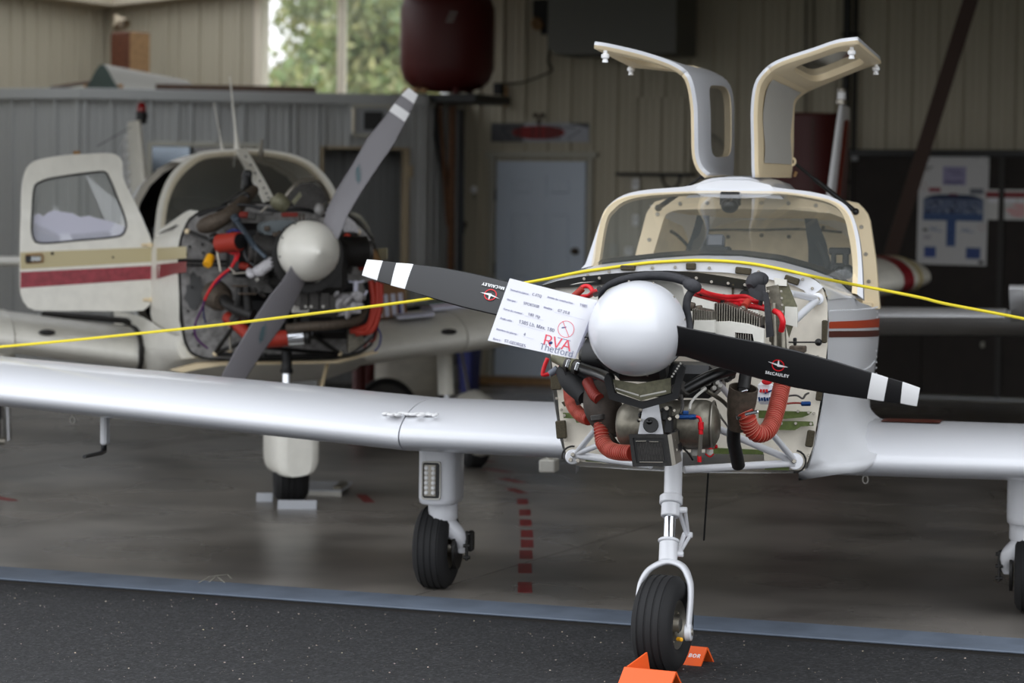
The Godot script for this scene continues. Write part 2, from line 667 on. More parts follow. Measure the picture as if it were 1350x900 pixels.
func siding_mesh(w: float, h: float) -> ArrayMesh:
	var key := "%d %d" % [int(round(w * 1000)), int(round(h * 1000))]
	if panel_cache.has(key):
		return panel_cache[key]
	var prof := []
	var k := 0
	while k * 0.2286 < w + 0.3:
		for q in [[0.0, 0.0], [0.012, 0.028], [0.04, 0.028], [0.052, 0.0], [0.098, 0.0], [0.104, 0.006], [0.119, 0.006], [0.125, 0.0], [0.162, 0.0], [0.168, 0.006], [0.183, 0.006], [0.189, 0.0]]:
			var x: float = k * 0.2286 + q[0]
			if x < w - 0.002:
				prof.append(Vector2(x, q[1]))
		k += 1
	prof.append(Vector2(w - 0.002, 0))
	var lo := []
	var hi := []
	for p in prof:
		lo.append(Vector3(p.x, 0, p.y))
		hi.append(Vector3(p.x, h, p.y))
	var s := st0()
	grid(s, [lo, hi], false, false)
	s.generate_normals()
	panel_cache[key] = s.commit()
	return panel_cache[key]

func siding_run(parent: Node3D, x0: float, x1: float, y0: float, y1: float, m: Material, pitch := 0.9144) -> void:
	var x := x0
	while x < x1 - 0.01:
		var nx := minf((floorf(x / pitch + 0.001) + 1.0) * pitch, x1)
		var o := obj("siding_panel", siding_mesh(nx - x, y1 - y0), m, parent)
		o.position = Vector3(x, y0, 0.002)
		x = nx

func ground_hit(x: float, y: float, h := 0.0) -> Vector3:
	return hit(Transform3D(), x, y, Vector3.UP, h)

func build_shell() -> void:
	FH = Transform3D(Basis(Vector3.UP, deg_to_rad(-YAW)), ground_hit(675, 794.5))
	LB = -(FH.affine_inverse() * far(715, 300, 26.0)).z
	var corner := hit(FH, 138, 12, Vector3.BACK, -LB)
	XL = corner.x
	EAVE = corner.y
	# apron and ground
	var s := st0()
	box(s, Vector3(0, -0.53, 20.25), Vector3(90, 1.0, 39.98))
	box(s, Vector3(XL - 17.7, -0.525, -8.0), Vector3(35, 1.0, 16.5))
	structure("ground", s, M.asphalt, FH)
	s = st0()
	box(s, Vector3(0, -0.72, -40), Vector3(160, 1.0, 60))
	box(s, Vector3(0, -0.6, 80), Vector3(160, 1.0, 79))
	structure("ground", s, M.grass, FH)
	# floor: slabs with open joints on a base
	var fl := structure("floor", bx(Vector3((XL + XR) / 2, -0.16, -LB / 2), Vector3(XR - XL + 0.4, 0.3, LB + 0.3)), M.seal, FH)
	var jx: Array[float] = [XL]
	var one := (FH.affine_inverse() * ground_hit(684, 744)).x
	var two := (FH.affine_inverse() * ground_hit(112, 601)).x
	jx.append_array([one - 6.4, two, one, one + 3.2, one + 6.4, XR])
	var jz := [0.0, -4.6, -9.1, -LB]
	for i in jx.size() - 1:
		for j in 3:
			var c := Vector3((jx[i] + jx[i + 1]) / 2, -0.006, (jz[j] + jz[j + 1]) / 2)
			obj("slab", bx(c, Vector3(jx[i + 1] - jx[i] - 0.008, 0.012, jz[j] - jz[j + 1] - 0.008), 0.002), M.concrete, fl)
	F = FH
	var marks := [[692, 774], [692, 749], [693.5, 731], [695, 716.5], [694.7, 703.5], [693, 689], [692, 675.5], [689, 661], [681, 647], [674, 633], [656, 620], [633, 607]]
	for k in marks.size():
		var p := FH.affine_inverse() * ground_hit(marks[k][0], marks[k][1])
		var turn := 0.0 if k < 8 else 0.3 + 0.16 * (k - 8)
		obj("red_mark", bx(p + Vector3(0, 0.001, 0), Vector3(0.062, 0.0012, 0.34 - 0.008 * k), 0.0, Basis(Vector3.UP, deg_to_rad(YAW) + turn)), M.red_paint, fl)
	for q in [[487, 662, 476, 652], [18, 660, -20, 652], [700, 548, 760, 546]]:
		var a := FH.affine_inverse() * ground_hit(q[0], q[1])
		var b := FH.affine_inverse() * ground_hit(q[2], q[3])
		var d := (b - a)
		obj("red_mark", bx((a + b) / 2 + Vector3(0, 0.001, 0), Vector3(0.06, 0.0012, d.length()), 0.0, Basis(Vector3.UP, atan2(d.x, d.z))), M.red_paint, fl)
	# painted steel sill with a lip above the asphalt
	s = st0()
	var prof := [Vector2(-0.25, 0.001), Vector2(0.0, -0.007), Vector2(0.025, -0.009), Vector2(0.028, -0.012), Vector2(0.026, -0.016), Vector2(-0.01, -0.018)]
	var rows := []
	for x in [XL + 0.5, -5.0, 0.0, 5.0, XR - 0.5]:
		var r := []
		for p in prof:
			r.append(Vector3(x, p.y, p.x + 0.24))
		rows.append(r)
	grid(s, rows, false, false)
	var sill := structure("trim_1", s, M.blue_sill, FH)
	obj("gap_shade", bx(Vector3((XL + XR) / 2, -0.026, 0.25), Vector3(XR - XL - 1.0, 0.02, 0.02)), M.seal, sill)  # dark bar stands in for the shade under the sill lip
	# pale stone chips lying in the asphalt
	var rng := RandomNumberGenerator.new()
	rng.seed = 21
	s = st0()
	ell(s, Vector3.ZERO, Vector3(1, 0.6, 0.8), Basis(), 6)
	s.generate_normals()
	var mm := MultiMesh.new()
	mm.transform_format = MultiMesh.TRANSFORM_3D
	mm.use_colors = true
	mm.mesh = s.commit()
	mm.instance_count = 1500
	for k in 1500:
		var sz := 0.0012 + 0.004 * pow(rng.randf(), 5.0)
		mm.set_instance_transform(k, Transform3D(Basis(Vector3.UP, rng.randf() * 6).scaled(Vector3.ONE * sz), Vector3(rng.randf_range(-2.8, 3.2), -0.03 + sz * 0.2, rng.randf_range(0.3, 2.6))))
		var g := rng.randf_range(0.25, 1.0)
		mm.set_instance_color(k, Color(g, g * rng.randf_range(0.85, 1.0), g * rng.randf_range(0.75, 1.0)))
	var gr := MultiMeshInstance3D.new()
	gr.multimesh = mm
	gr.material_override = M.pebble
	gr.transform = FH
	name_it(gr, "gravel", self)
	tag(gr, "pale stone chips scattered in the dark asphalt apron", "gravel", "", "stuff")
	# white scuffs scratched into the concrete near the sill
	s = st0()
	for q in [[262, 768, 276, 760], [274, 760, 300, 757], [276, 767, 284, 760], [287, 760, 296, 768], [300, 757, 305, 762]]:
		var a := FH.affine_inverse() * ground_hit(q[0], q[1])
		var b := FH.affine_inverse() * ground_hit(q[2], q[3])
		var d := b - a
		box(s, (a + b) / 2 + Vector3(0, 0.0008, 0), Vector3(0.006, 0.001, d.length()), 0, Basis(Vector3.UP, atan2(d.x, d.z)))
	obj("chalk_scuff", s, M.trim, fl)

	# back wall: hidden core with a window opening, siding in front
	F = FH
	var w0 := pz(334, 60, -LB)
	var w1 := pz(600, 60, -LB)
	var wl := w0.x
	var wr := w1.x
	var wb := 2.35
	var wt := 3.98
	s = st0()
	var th := 0.16
	var zc := -LB - th / 2 - 0.02
	box(s, Vector3((XL + wl) / 2, 2.1, zc), Vector3(wl - XL, 4.3, th))
	box(s, Vector3((wr + XR) / 2, 2.25, zc), Vector3(XR - wr, 4.7, th))
	box(s, Vector3((wl + wr) / 2, wb / 2, zc), Vector3(wr - wl, wb, th))
	box(s, Vector3((wl + wr) / 2, wt + 0.25, zc), Vector3(wr - wl, 0.5, th))
	var back := structure("wall_back", s, M.siding, FH)
	var x := XL
	var segs := [[XL, wl, 0.0, -1.0], [wl, wr, 0.0, wb], [wr, XR, 0.0, -1.0]]
	for q in segs:
		x = q[0]
		while x < q[1] - 0.01:
			var nx: float = minf((floorf(x / 0.9144 + 0.001) + 1.0) * 0.9144, q[1])
			var top: float = q[3] if q[3] > 0 else maxf(roof_y(x), roof_y(nx)) + 0.02
			var o := obj("siding_panel", siding_mesh(nx - x, top), M.siding, back)
			o.position = Vector3(x, 0, -LB + 0.002)
			x = nx
	# window
	var win := structure("window_1", st0_frame(wl, wr, wb, wt, 0.07, 0.2, -LB - 0.1), M.frame_white, FH)
	var mx := pz(446, 60, -LB).x
	obj("mullion", bx(Vector3(mx, (wb + wt) / 2, -LB - 0.08), Vector3(0.06, wt - wb, 0.1), 0.006), M.frame_white, win)
	obj("pane", bx(Vector3((wl + mx) / 2, (wb + wt) / 2, -LB - 0.09), Vector3(mx - wl - 0.1, wt - wb - 0.1, 0.004)), M.glass, win)
	obj("pane", bx(Vector3((mx + wr) / 2, (wb + wt) / 2, -LB - 0.09), Vector3(wr - mx - 0.1, wt - wb - 0.1, 0.004)), M.glass, win)

	# left wall
	var tl := FH * Transform3D(Basis(Vector3.UP, PI / 2), Vector3(XL, 0, 0))       # its x runs towards the back
	# wide side doorway added out of view to let daylight in from the left
	var o0 := 0.8
	var o1 := 7.4
	s = st0()
	box(s, Vector3(o0 / 2 - 0.1, EAVE / 2, -0.1), Vector3(o0 + 0.2, EAVE + 0.1, 0.16))
	box(s, Vector3((o0 + o1) / 2, 3.3, -0.1), Vector3(o1 - o0, 0.7, 0.16))
	box(s, Vector3((o1 + LB) / 2 + 0.1, EAVE / 2, -0.1), Vector3(LB - o1 + 0.2, EAVE + 0.1, 0.16))
	var lw := structure("wall_left", s, M.siding, tl)
	siding_run(lw, 0, o0, 0, EAVE + 0.03, M.siding)
	siding_run(lw, o0, o1, 2.95, EAVE + 0.03, M.siding)
	siding_run(lw, o1, LB, 0, EAVE + 0.03, M.siding)
	var tr := FH * Transform3D(Basis(Vector3.UP, -PI / 2), Vector3(XR, 0, -LB))
	var rw := structure("wall_right", bx(Vector3(LB / 2, EAVE / 2, -0.1), Vector3(LB + 0.4, EAVE + 0.1, 0.16)), M.siding, tr)
	siding_run(rw, 0, LB, 0, EAVE + 0.03, M.siding)
	# front wall: header and jambs round the open doorway
	s = st0()
	box(s, Vector3(XL + 0.1, 1.75, 0), Vector3(0.2, 3.5, 0.24))
	box(s, Vector3(XR - 0.1, 1.75, 0), Vector3(0.2, 3.5, 0.24))
	var mid := (XL + XR) / 2
	prism(s, [Vector2(XL, EAVE - 0.16), Vector2(mid, roof_y(mid) - 0.16), Vector2(XR, EAVE - 0.16), Vector2(XR, EAVE), Vector2(mid, roof_y(mid)), Vector2(XL, EAVE)], 0.24, Transform3D(Basis(), Vector3(0, 0, 0.12)))
	structure("wall_front", s, M.siding_grey, FH)
	# roof: two slopes with thickness, purlins beneath
	s = st0()
	var top := roof_y(mid)
	var strip := func(x0: float, x1: float, z0: float, z1: float, st: SurfaceTool) -> void:
		prism(st, [Vector2(x0, roof_y(x0)), Vector2(x1, roof_y(x1)), Vector2(x1, roof_y(x1) + 0.13), Vector2(x0, roof_y(x0) + 0.13)], z0 - z1, Transform3D(Basis(), Vector3(0, 0, z0)))
	strip.call(mid, XR + 0.3, 0.4, -LB - 0.5, s)
	# translucent roof strip added out of view to bring daylight down on the left
	var sky_x := [[XL + 0.2, XL + 3.3]]
	var zf := -LB + 5.0
	var zk := -LB + 0.2
	strip.call(XL - 0.3, mid, 0.4, zf, s)
	strip.call(XL - 0.3, mid, zk, -LB - 0.5, s)
	var x0 := XL - 0.3
	for q in sky_x:
		strip.call(x0, q[0], zf, zk, s)
		x0 = q[1]
	strip.call(x0, mid, zf, zk, s)
	var ceil := structure("ceiling", s, M.roof, FH)
	for k in sky_x.size():
		var sp := st0()
		prism(sp, [Vector2(sky_x[k][0], roof_y(sky_x[k][0]) + 0.06), Vector2(sky_x[k][1], roof_y(sky_x[k][1]) + 0.06), Vector2(sky_x[k][1], roof_y(sky_x[k][1]) + 0.065), Vector2(sky_x[k][0], roof_y(sky_x[k][0]) + 0.065)], zf - zk, Transform3D(Basis(), Vector3(0, 0, zf)))
		structure("window_%d" % (3 + k), sp, M.glass, FH)  # pane of the added, unseen roof strip
	for side in [-1.0, 1.0]:
		for k in range(3 if side < 0 else 0, 5):
			var px_: float = (XL + 0.5 + k * 2.05) if side < 0 else (XR - 0.5 - k * 2.0)
			obj("purlin", bx(Vector3(px_, roof_y(px_) - 0.08, -LB / 2), Vector3(0.06, 0.13, LB - 0.3), 0.005), M.roof, ceil)

func st0_frame(x0: float, x1: float, y0: float, y1: float, w: float, d: float, z: float) -> SurfaceTool:
	var s := st0()
	box(s, Vector3(x0 + w / 2, (y0 + y1) / 2, z), Vector3(w, y1 - y0, d), 0.006)
	box(s, Vector3(x1 - w / 2, (y0 + y1) / 2, z), Vector3(w, y1 - y0, d), 0.006)
	box(s, Vector3((x0 + x1) / 2, y0 + w / 2, z), Vector3(x1 - x0 - 2 * w, w, d), 0.006)
	box(s, Vector3((x0 + x1) / 2, y1 - w / 2, z), Vector3(x1 - x0 - 2 * w, w, d), 0.006)
	return s

func wall_frame(a: Vector3, b: Vector3) -> Transform3D:     # x from a to b, z towards whoever sees a on the left
	var xx := (b - a)
	xx.y = 0
	xx = xx.normalized()
	return Transform3D(Basis(xx, Vector3.UP, xx.cross(Vector3.UP)), Vector3(a.x, 0, a.z))

func build_office() -> void:
	var o2 := far(107, 300, 24.3)
	var o3 := far(556, 300, 25.0)
	var ol := far(-260, 300, 25.6)
	F = FH
	var o4 := FH * pz(604, 300, -LB + 0.05)
	FO = wall_frame(o2, o3)
	var height := hit(FO, 330, 124, Vector3.BACK, 0.0).y
	var len := o2.distance_to(o3)
	len = Vector2(o2.x - o3.x, o2.z - o3.z).length()
	var x_of := func(px_: float) -> float: return hit(FO, px_, 200, Vector3.BACK, 0.0).x
	var y_of := func(py_: float) -> float: return hit(FO, 330, py_, Vector3.BACK, 0.0).y
	var wx0: float = x_of.call(194.0)
	var wx1: float = x_of.call(344.0)
	var wy1: float = y_of.call(189.0)
	var wy0: float = wy1 - 0.85
	var dx0: float = x_of.call(422.0)
	var dx1: float = x_of.call(539.0)
	var dy1: float = y_of.call(191.0)
	# angled office front
	var s := st0()
	for q in [[0.0, wx0, 0.0, height], [wx0, wx1, 0.0, wy0], [wx0, wx1, wy1, height], [wx1, dx0, 0.0, height], [dx0, dx1, dy1, height], [dx1, len, 0.0, height]]:
		box(s, Vector3((q[0] + q[1]) / 2, (q[2] + q[3]) / 2, -0.06), Vector3(q[1] - q[0], q[3] - q[2], 0.1))
	var fr := structure("office_front_wall", s, M.siding_grey, FO)
	for q in [[0.0, wx0, 0.0, height], [wx0, wx1, 0.0, wy0], [wx0, wx1, wy1, height], [wx1, dx0, 0.0, height], [dx0, dx1, dy1, height], [dx1, len, 0.0, height]]:
		siding_run(fr, q[0], q[1], q[2], q[3], M.siding_grey)
	# the other two faces
	var fl := wall_frame(ol, o2)
	var l1 := Vector2(ol.x - o2.x, ol.z - o2.z).length()
	var lf := structure("office_left_wall", bx(Vector3(l1 / 2, height / 2, -0.06), Vector3(l1, height, 0.1)), M.siding_grey, fl)
	siding_run(lf, 0, l1, 0, height, M.siding_grey)
	var fs := wall_frame(o3, o4)
	var l2 := Vector2(o4.x - o3.x, o4.z - o3.z).length()
	var sd := structure("office_right_wall", bx(Vector3(l2 / 2, height / 2, -0.06), Vector3(l2 - 0.02, height, 0.1)), M.siding_grey, fs)
	siding_run(sd, 0, l2 - 0.02, 0, height, M.siding_grey)
	# flat roof of the office with a folded metal cap
	s = st0()
	var corner := FH * Vector3(XL + 0.05, 0, -LB + 0.05)
	var cl := FH * Vector3(XL + 0.05, 0, -LB + 2.2)
	var ring := []
	for p in [ol, o2, o3, o4, corner, cl]:
		ring.append(Vector3(p.x, height - 0.02, p.z))
	slab(s, ring, Vector3(0, -0.08, 0))
	structure("office_ceiling", s, M.board)
	s = st0()
	for q in [[fl, l1], [FO, len], [fs, l2]]:
		var t: Transform3D = q[0]
		box(s, t * Vector3(q[1] / 2, height - 0.03, 0.035), Vector3(q[1] + 0.03, 0.085, 0.03), 0.004, t.basis)
		box(s, t * Vector3(q[1] / 2, height + 0.016, -0.03), Vector3(q[1] + 0.03, 0.012, 0.16), 0.003, t.basis)
	structure("trim_2", s, M.siding_grey)
	# window: reflecting pane on the left, open dark sash on the right
	s = st0_frame(wx0, wx1, wy0, wy1, 0.04, 0.1, -0.02)
	var win := structure("window_2", s, M.trim, FO)
	var wm: float = x_of.call(250.0)
	obj("mullion", bx(Vector3(wm + 0.02, (wy0 + wy1) / 2, -0.02), Vector3(0.035, wy1 - wy0 - 0.08, 0.06), 0.004), M.black, win)
	obj("pane", bx(Vector3((wx0 + wm) / 2 + 0.02, (wy0 + wy1) / 2, -0.02), Vector3(wm - wx0 - 0.03, wy1 - wy0 - 0.07, 0.006)), M.mirror, win)
	obj("pane", bx(Vector3((wx1 + wm) / 2, (wy0 + wy1) / 2, -0.05), Vector3(wx1 - wm - 0.06, wy1 - wy0 - 0.07, 0.006)), M.smoke, win)
	# doorway with a pale jamb
	s = st0()
	box(s, Vector3(dx1 - 0.03, dy1 / 2, 0.0), Vector3(0.05, dy1, 0.14), 0.004)
	box(s, Vector3(dx0 + 0.012, dy1 / 2, 0.0), Vector3(0.02, dy1, 0.14), 0.004)
	box(s, Vector3((dx0 + dx1) / 2, dy1 - 0.012, 0.0), Vector3(dx1 - dx0 - 0.1, 0.024, 0.14), 0.004)
	box(s, Vector3(dx1 + 0.005, hit(FO, 534, 226, Vector3.BACK, 0).y, 0.08), Vector3(0.035, 0.11, 0.02), 0.003)
	structure("door_1", s, M.jamb, FO)
	# things inside and on the office front
	var inner := FO * Transform3D(Basis(), Vector3((dx0 + dx1) / 2, 0, -1.15))
	var iw := structure("office_inner_wall", bx(Vector3(0, height / 2 - 0.06, 0), Vector3(2.2, height - 0.14, 0.06)), M.siding_grey, inner)
	siding_run(iw, -1.1, 1.1, 0, height - 0.12, M.siding_grey)
	for q in iw.get_children():
		q.position.z += 0.03
	var pic := thing("picture_frame", "small dark framed picture on the wall inside the office doorway", "picture", FO * Transform3D(Basis(), Vector3(x_of.call(440.0), y_of.call(235.0), -1.09)))
	obj("frame", bx(Vector3.ZERO, Vector3(0.2, 0.32, 0.02), 0.004), M.black, pic)
	# air conditioner
	var ax: float = x_of.call(485.0)
	var ay: float = y_of.call(157.0)
	var ac := thing("air_conditioner", "boxy grey window air conditioner set in the office wall", "air conditioner", FO * Transform3D(Basis(), Vector3(ax, ay, 0.1)))
	obj("housing", bx(Vector3(0, 0, -0.02), Vector3(0.33, 0.26, 0.22), 0.012), M.grey_box, ac)
	obj("frame", hoop1(rrect(0.36, 0.29, 0.02), rrect(0.3, 0.23, 0.015), 0.03, Vector3(0, 0, 0.1)), M.trim, ac)
	obj("grille", bx(Vector3(0.01, 0, 0.1), Vector3(0.17, 0.16, 0.02), 0.005), M.black, ac)
	for k in 7:
		obj("louvre", bx(Vector3(0.01, -0.066 + k * 0.022, 0.112), Vector3(0.15, 0.004, 0.006)), M.dark_metal, ac)
	for sx in [-1.0, 1.0]:
		obj("side_bracket", bx(Vector3(sx * 0.172, 0.0, 0.105), Vector3(0.02, 0.2, 0.03), 0.004), M.frame_white, ac)

	# things stored on the office roof
	var top_at := func(px_: float, depth: float) -> Vector3:
		var p := far(px_, 120, depth)
		return Vector3(p.x, height + 0.022, p.z)
	var yw := Basis(Vector3.UP, deg_to_rad(-28))
	var cab := thing("wooden_cabinet", "tall red-brown wooden cabinet standing in the corner on the office roof", "cabinet", Transform3D(Basis(Vector3.UP, deg_to_rad(-42)), top_at.call(161.0, 26.2)))
	obj("carcass", bx(Vector3(0, 0.3, -0.1), Vector3(0.25, 0.6, 0.25), 0.006), M.wood_red, cab)
	obj("side_panel", bx(Vector3(0.13, 0.3, -0.1), Vector3(0.012, 0.59, 0.24), 0.004), M.wood, cab)
	obj("door", bx(Vector3(-0.01, 0.3, 0.03), Vector3(0.23, 0.57, 0.014), 0.004), M.wood_red, cab)
	var cf := Transform3D(Basis(), far(158, 30, 26.5))
	var lamp := thing("clamp_lamp", "small cream clamp lamp above the wooden cabinet in the corner", "lamp", cf)
	var s2 := st0()
	lathe(s2, [Vector2(0.028, 0.0), Vector2(0.034, 0.04), Vector2(0.055, 0.07), Vector2(0.085, 0.13), Vector2(0.089, 0.13), Vector2(0.06, 0.065), Vector2(0.03, 0.04)], axis_t(Vector3(-0.04, 0.06, 0), Vector3(0.5, -0.75, 0.45)), 20)
	obj("reflector", s2, M.jamb, lamp)
	s2 = st0()
	ell(s2, Vector3(0.0, 0.0, 0.03), Vector3.ONE * 0.045)
	obj("bulb", s2, M.frame_white, lamp)
	obj("clamp_arm", tube1([Vector3(-0.04, 0.06, 0), Vector3(-0.06, 0.02, -0.02), Vector3(-0.05, -0.12, -0.03)], 0.01, 8), M.dark_metal, lamp)
	var tp := thing("curved_cover", "grey-green curved fibreglass cover lying on the office roof", "cover", Transform3D(Basis(Vector3.UP, deg_to_rad(-35)), top_at.call(190.0, 25.4)))
	var rows := []
	for k in 9:
		var zz := -0.55 + k * 0.1375
		var ring2 := []
		for i in 13:
			var u := -1.0 + i / 6.0
			var hh := 0.26 * (1.0 - 0.35 * (8 - k) / 8.0)
			ring2.append(Vector3(u * 0.23, hh * exp(-u * u * 2.2) - 0.02, zz))
		rows.append(ring2)
	s2 = st0()
	grid(s2, rows)
	var under := []
	for r in rows:
		var r2 := []
		for v in r:
			r2.append(v + Vector3(0, -0.012, 0))
		under.append(r2)
	grid(s2, under)
	obj("shell", s2, M.tarp, tp)
	s2 = st0()
	slab(s2, rows[8].map(func(v): return v + Vector3(0, -0.004, 0.004)), Vector3(0, 0, -0.02))
	obj("end_panel", s2, M.tarp_dark, tp)
	s2 = st0()
	box(s2, Vector3(0, 0.035, 0.53), Vector3(0.46, 0.05, 0.02), 0.003)
	obj("wood_rib", s2, M.wood, tp)
	var bd := func(called: String, label: String, a: Vector3, b: Vector3, hgt: float, dep: float, m: Material) -> void:
		var t := thing(called, label, "board", Transform3D(wall_frame(a, b).basis, a))
		var l := a.distance_to(b)
		obj("plank", bx(Vector3(l / 2, hgt / 2, 0), Vector3(l, hgt, dep), 0.004), m, t)
	bd.call("brown_beam", "long dark brown timber lying along the office roof edge below the window", top_at.call(205.0, 25.1), top_at.call(416.0, 25.3), 0.075, 0.09, M.board)
	bd.call("thin_board", "thin dark board on the office roof beside the red tank shelf", top_at.call(492.0, 25.5), top_at.call(560.0, 25.6), 0.025, 0.2, M.board)
	var pole := thing("dark_pole", "thin dark pole leaning over the office roof edge into the corner", "pole")
	obj("shaft", rod1(far(68, 116, 25.0), far(160, 102, 26.0), 0.018), M.board, pole)
	var plank := thing("pale_board", "pale thin board below the pole in the corner of the office roof", "board")
	s2 = st0()
	slab(s2, [far(80, 118, 25.6), far(137, 106, 26.4), far(140, 117, 26.4), far(110, 119, 25.6)], Vector3(0.0, 0.0, -0.02))
	obj("plank", s2, M.trim, plank)

func hoop1(outer: Array, inner: Array, depth: float, at: Vector3, n := 40) -> SurfaceTool:
	var s := st0()
	var a := []
	var b := []
	for p in outer: a.append(at + Vector3(p.x, p.y, 0))
	for p in inner: b.append(at + Vector3(p.x, p.y, 0))
	hoop(s, a, b, Vector3(0, 0, -depth), n)
	return s

func build_wall_things() -> void:
	var zb := -LB + 0.03
	F = FH
	# panelled door on the back wall
	var a := pz(656, 212, zb)
	var b := pz(773, 212, zb)
	var c := pz(700, 496, zb)
	var w := b.x - a.x
	var h := a.y - c.y
	var td := FH * Transform3D(Basis(), Vector3(a.x, c.y, zb))
	var s := st0()
	var cols := [[0.0, 0.13 * w], [0.13 * w, 0.44 * w], [0.44 * w, 0.56 * w], [0.56 * w, 0.87 * w], [0.87 * w, w]]
	var fields := [[h * 0.83, h * 0.935], [h * 0.44, h * 0.775], [h * 0.1, h * 0.37]]
	var rails := [[0.0, h * 0.1], [h * 0.37, h * 0.44], [h * 0.775, h * 0.83], [h * 0.935, h]]
	for k in [0, 2, 4]:
		box(s, Vector3((cols[k][0] + cols[k][1]) / 2, h / 2, 0), Vector3(cols[k][1] - cols[k][0], h, 0.04))
	for k in [1, 3]:
		for r in rails:
			box(s, Vector3((cols[k][0] + cols[k][1]) / 2, (r[0] + r[1]) / 2, 0), Vector3(cols[k][1] - cols[k][0], r[1] - r[0], 0.04))
	var door := structure("door_2", s, M.door, td)
	for k in [1, 3]:
		for f in fields:
			obj("door_panel", bx(Vector3((cols[k][0] + cols[k][1]) / 2, (f[0] + f[1]) / 2, -0.005), Vector3(cols[k][1] - cols[k][0], f[1] - f[0], 0.02)), M.door, door)
			obj("raised_field", bx(Vector3((cols[k][0] + cols[k][1]) / 2, (f[0] + f[1]) / 2, 0.0), Vector3(cols[k][1] - cols[k][0] - 0.08, f[1] - f[0] - 0.08, 0.035), 0.02), M.door, door)
	s = st0()
	lathe(s, [Vector2(0.0, 0.07), Vector2(0.022, 0.068), Vector2(0.03, 0.05), Vector2(0.024, 0.03), Vector2(0.012, 0.02), Vector2(0.034, 0.006), Vector2(0.034, 0)], axis_t(Vector3(w * 0.9, pz(762, 331, zb).y - c.y, 0.02), Vector3.BACK), 20)
	obj("door_knob", s, M.rust, door)
	for k in [0.14, 0.5, 0.84]:
		obj("hinge", bx(Vector3(-0.012, h * k, 0.012), Vector3(0.02, 0.1, 0.03), 0.003), M.dark_metal, door)
	s = st0()
	box(s, Vector3(-0.045, h / 2, 0.0), Vector3(0.05, h + 0.1, 0.06), 0.004)
	box(s, Vector3(w + 0.045, h / 2, 0.0), Vector3(0.05, h + 0.1, 0.06), 0.004)
	box(s, Vector3(w / 2, h + 0.06, 0.0), Vector3(w + 0.22, 0.05, 0.07), 0.004)
	structure("trim_3", s, M.trim, td)
	structure("trim_4", bx(Vector3(w / 2, -c.y / 2 - 0.005, 0.03), Vector3(w + 0.3, maxf(c.y, 0.03) - 0.01, 0.12), 0.004), M.wood, td)

	# sign above the door
	var sa := pz(648, 187, zb)
	var sb := pz(777, 162, zb)
	var sw := sb.x - sa.x
	var sh := sb.y - sa.y
	var tb := FH * Transform3D(Basis(), Vector3(sa.x, sa.y, zb + 0.005))
	var sg := thing("sign", "long narrow sign with a red oval above the grey back door", "sign", tb)
	obj("board", bx(Vector3(sw / 2, sh / 2, 0), Vector3(sw, sh, 0.012), 0.002), mat(Color(0.66, 0.67, 0.7), 0.5), sg)
	s = st0()
	prism(s, [Vector2(0, 0), Vector2(sw * 0.33, 0), Vector2(sw * 0.35, sh), Vector2(0, sh)], 0.001, Transform3D(Basis(), Vector3(0, 0, 0.0076)))
	prism(s, [Vector2(sw * 0.78, sh), Vector2(sw, sh * 0.72), Vector2(sw, sh)], 0.001, Transform3D(Basis(), Vector3(0, 0, 0.0076)))
	obj("grey_field", s, mat(Color(0.33, 0.33, 0.34), 0.5), sg)
	s = st0()
	var el := []
	for i in 32:
		el.append(Vector2(sw * 0.49 + cos(TAU * i / 32) * sw * 0.27, sh * 0.5 + sin(TAU * i / 32) * sh * 0.36))
	prism(s, el, 0.001, Transform3D(Basis(), Vector3(0, 0, 0.009)))
	obj("red_oval", s, mat(Color(0.5, 0.07, 0.07), 0.5), sg)
	s = st0()
	for k in [0.27, 0.3, 0.43, 0.5, 0.58, 0.62, 0.66, 0.7]:
		box(s, Vector3(sw * k, sh * 0.5, 0.0095), Vector3(0.012, sh * (0.6 if k < 0.52 else 0.8), 0.001))
	for k in 5:
		box(s, Vector3(sw * (0.8 + 0.028 * k), sh * (0.2 + 0.1 * k), 0.0095), Vector3(0.008, 0.03, 0.001), 0, Basis(Vector3.BACK, -0.5))
		box(s, Vector3(sw * (0.2 - 0.02 * k), sh * (0.2 + 0.12 * k), 0.0095), Vector3(0.008, 0.03, 0.001), 0, Basis(Vector3.BACK, 0.5))
	box(s, Vector3(sw * 0.2, sh * 0.75, 0.0095), Vector3(sw * 0.2, 0.008, 0.001))
	box(s, Vector3(sw * 0.78, sh * 0.75, 0.0095), Vector3(sw * 0.18, 0.008, 0.001))
	obj("black_print", s, M.black, sg)
	var fan_ := thing("wall_hook", "small pale round hook on the back wall above the sign", "hook", FH * Transform3D(Basis(), pz(711, 155, zb + 0.01)))
	s = st0()
	for k in 3:
		var an := TAU * k / 3 + 0.5
		can(s, Vector3(cos(an), sin(an), 0) * 0.04, Vector3(cos(an), sin(an), 0.5) * 0.04, 0.025, 10)
	can(s, Vector3(0, -0.09, 0), Vector3(0, 0.02, 0.01), 0.01, 8)
	obj("plate", s, M.rust, fan_)

	# red tank on a bracket shelf
	F = Transform3D(FH.basis, far(588, 100, 25.3))
	var tw := 0.425
	var tank := thing("compressor_tank", "large dark red upright tank on a wall shelf beside the bright window", "tank", Transform3D(FH.basis, far(589, 123, 25.3)))
	s = st0()
	lathe(s, [Vector2(0, 0.0), Vector2(0.2, 0.012), Vector2(0.32, 0.05), Vector2(0.39, 0.12), Vector2(tw, 0.22), Vector2(tw, 0.75), Vector2(0.39, 0.86), Vector2(0.25, 0.93), Vector2(0, 0.95)], Transform3D(), 40, 50)
	obj("vessel", s, M.tank, tank)
	s = st0()
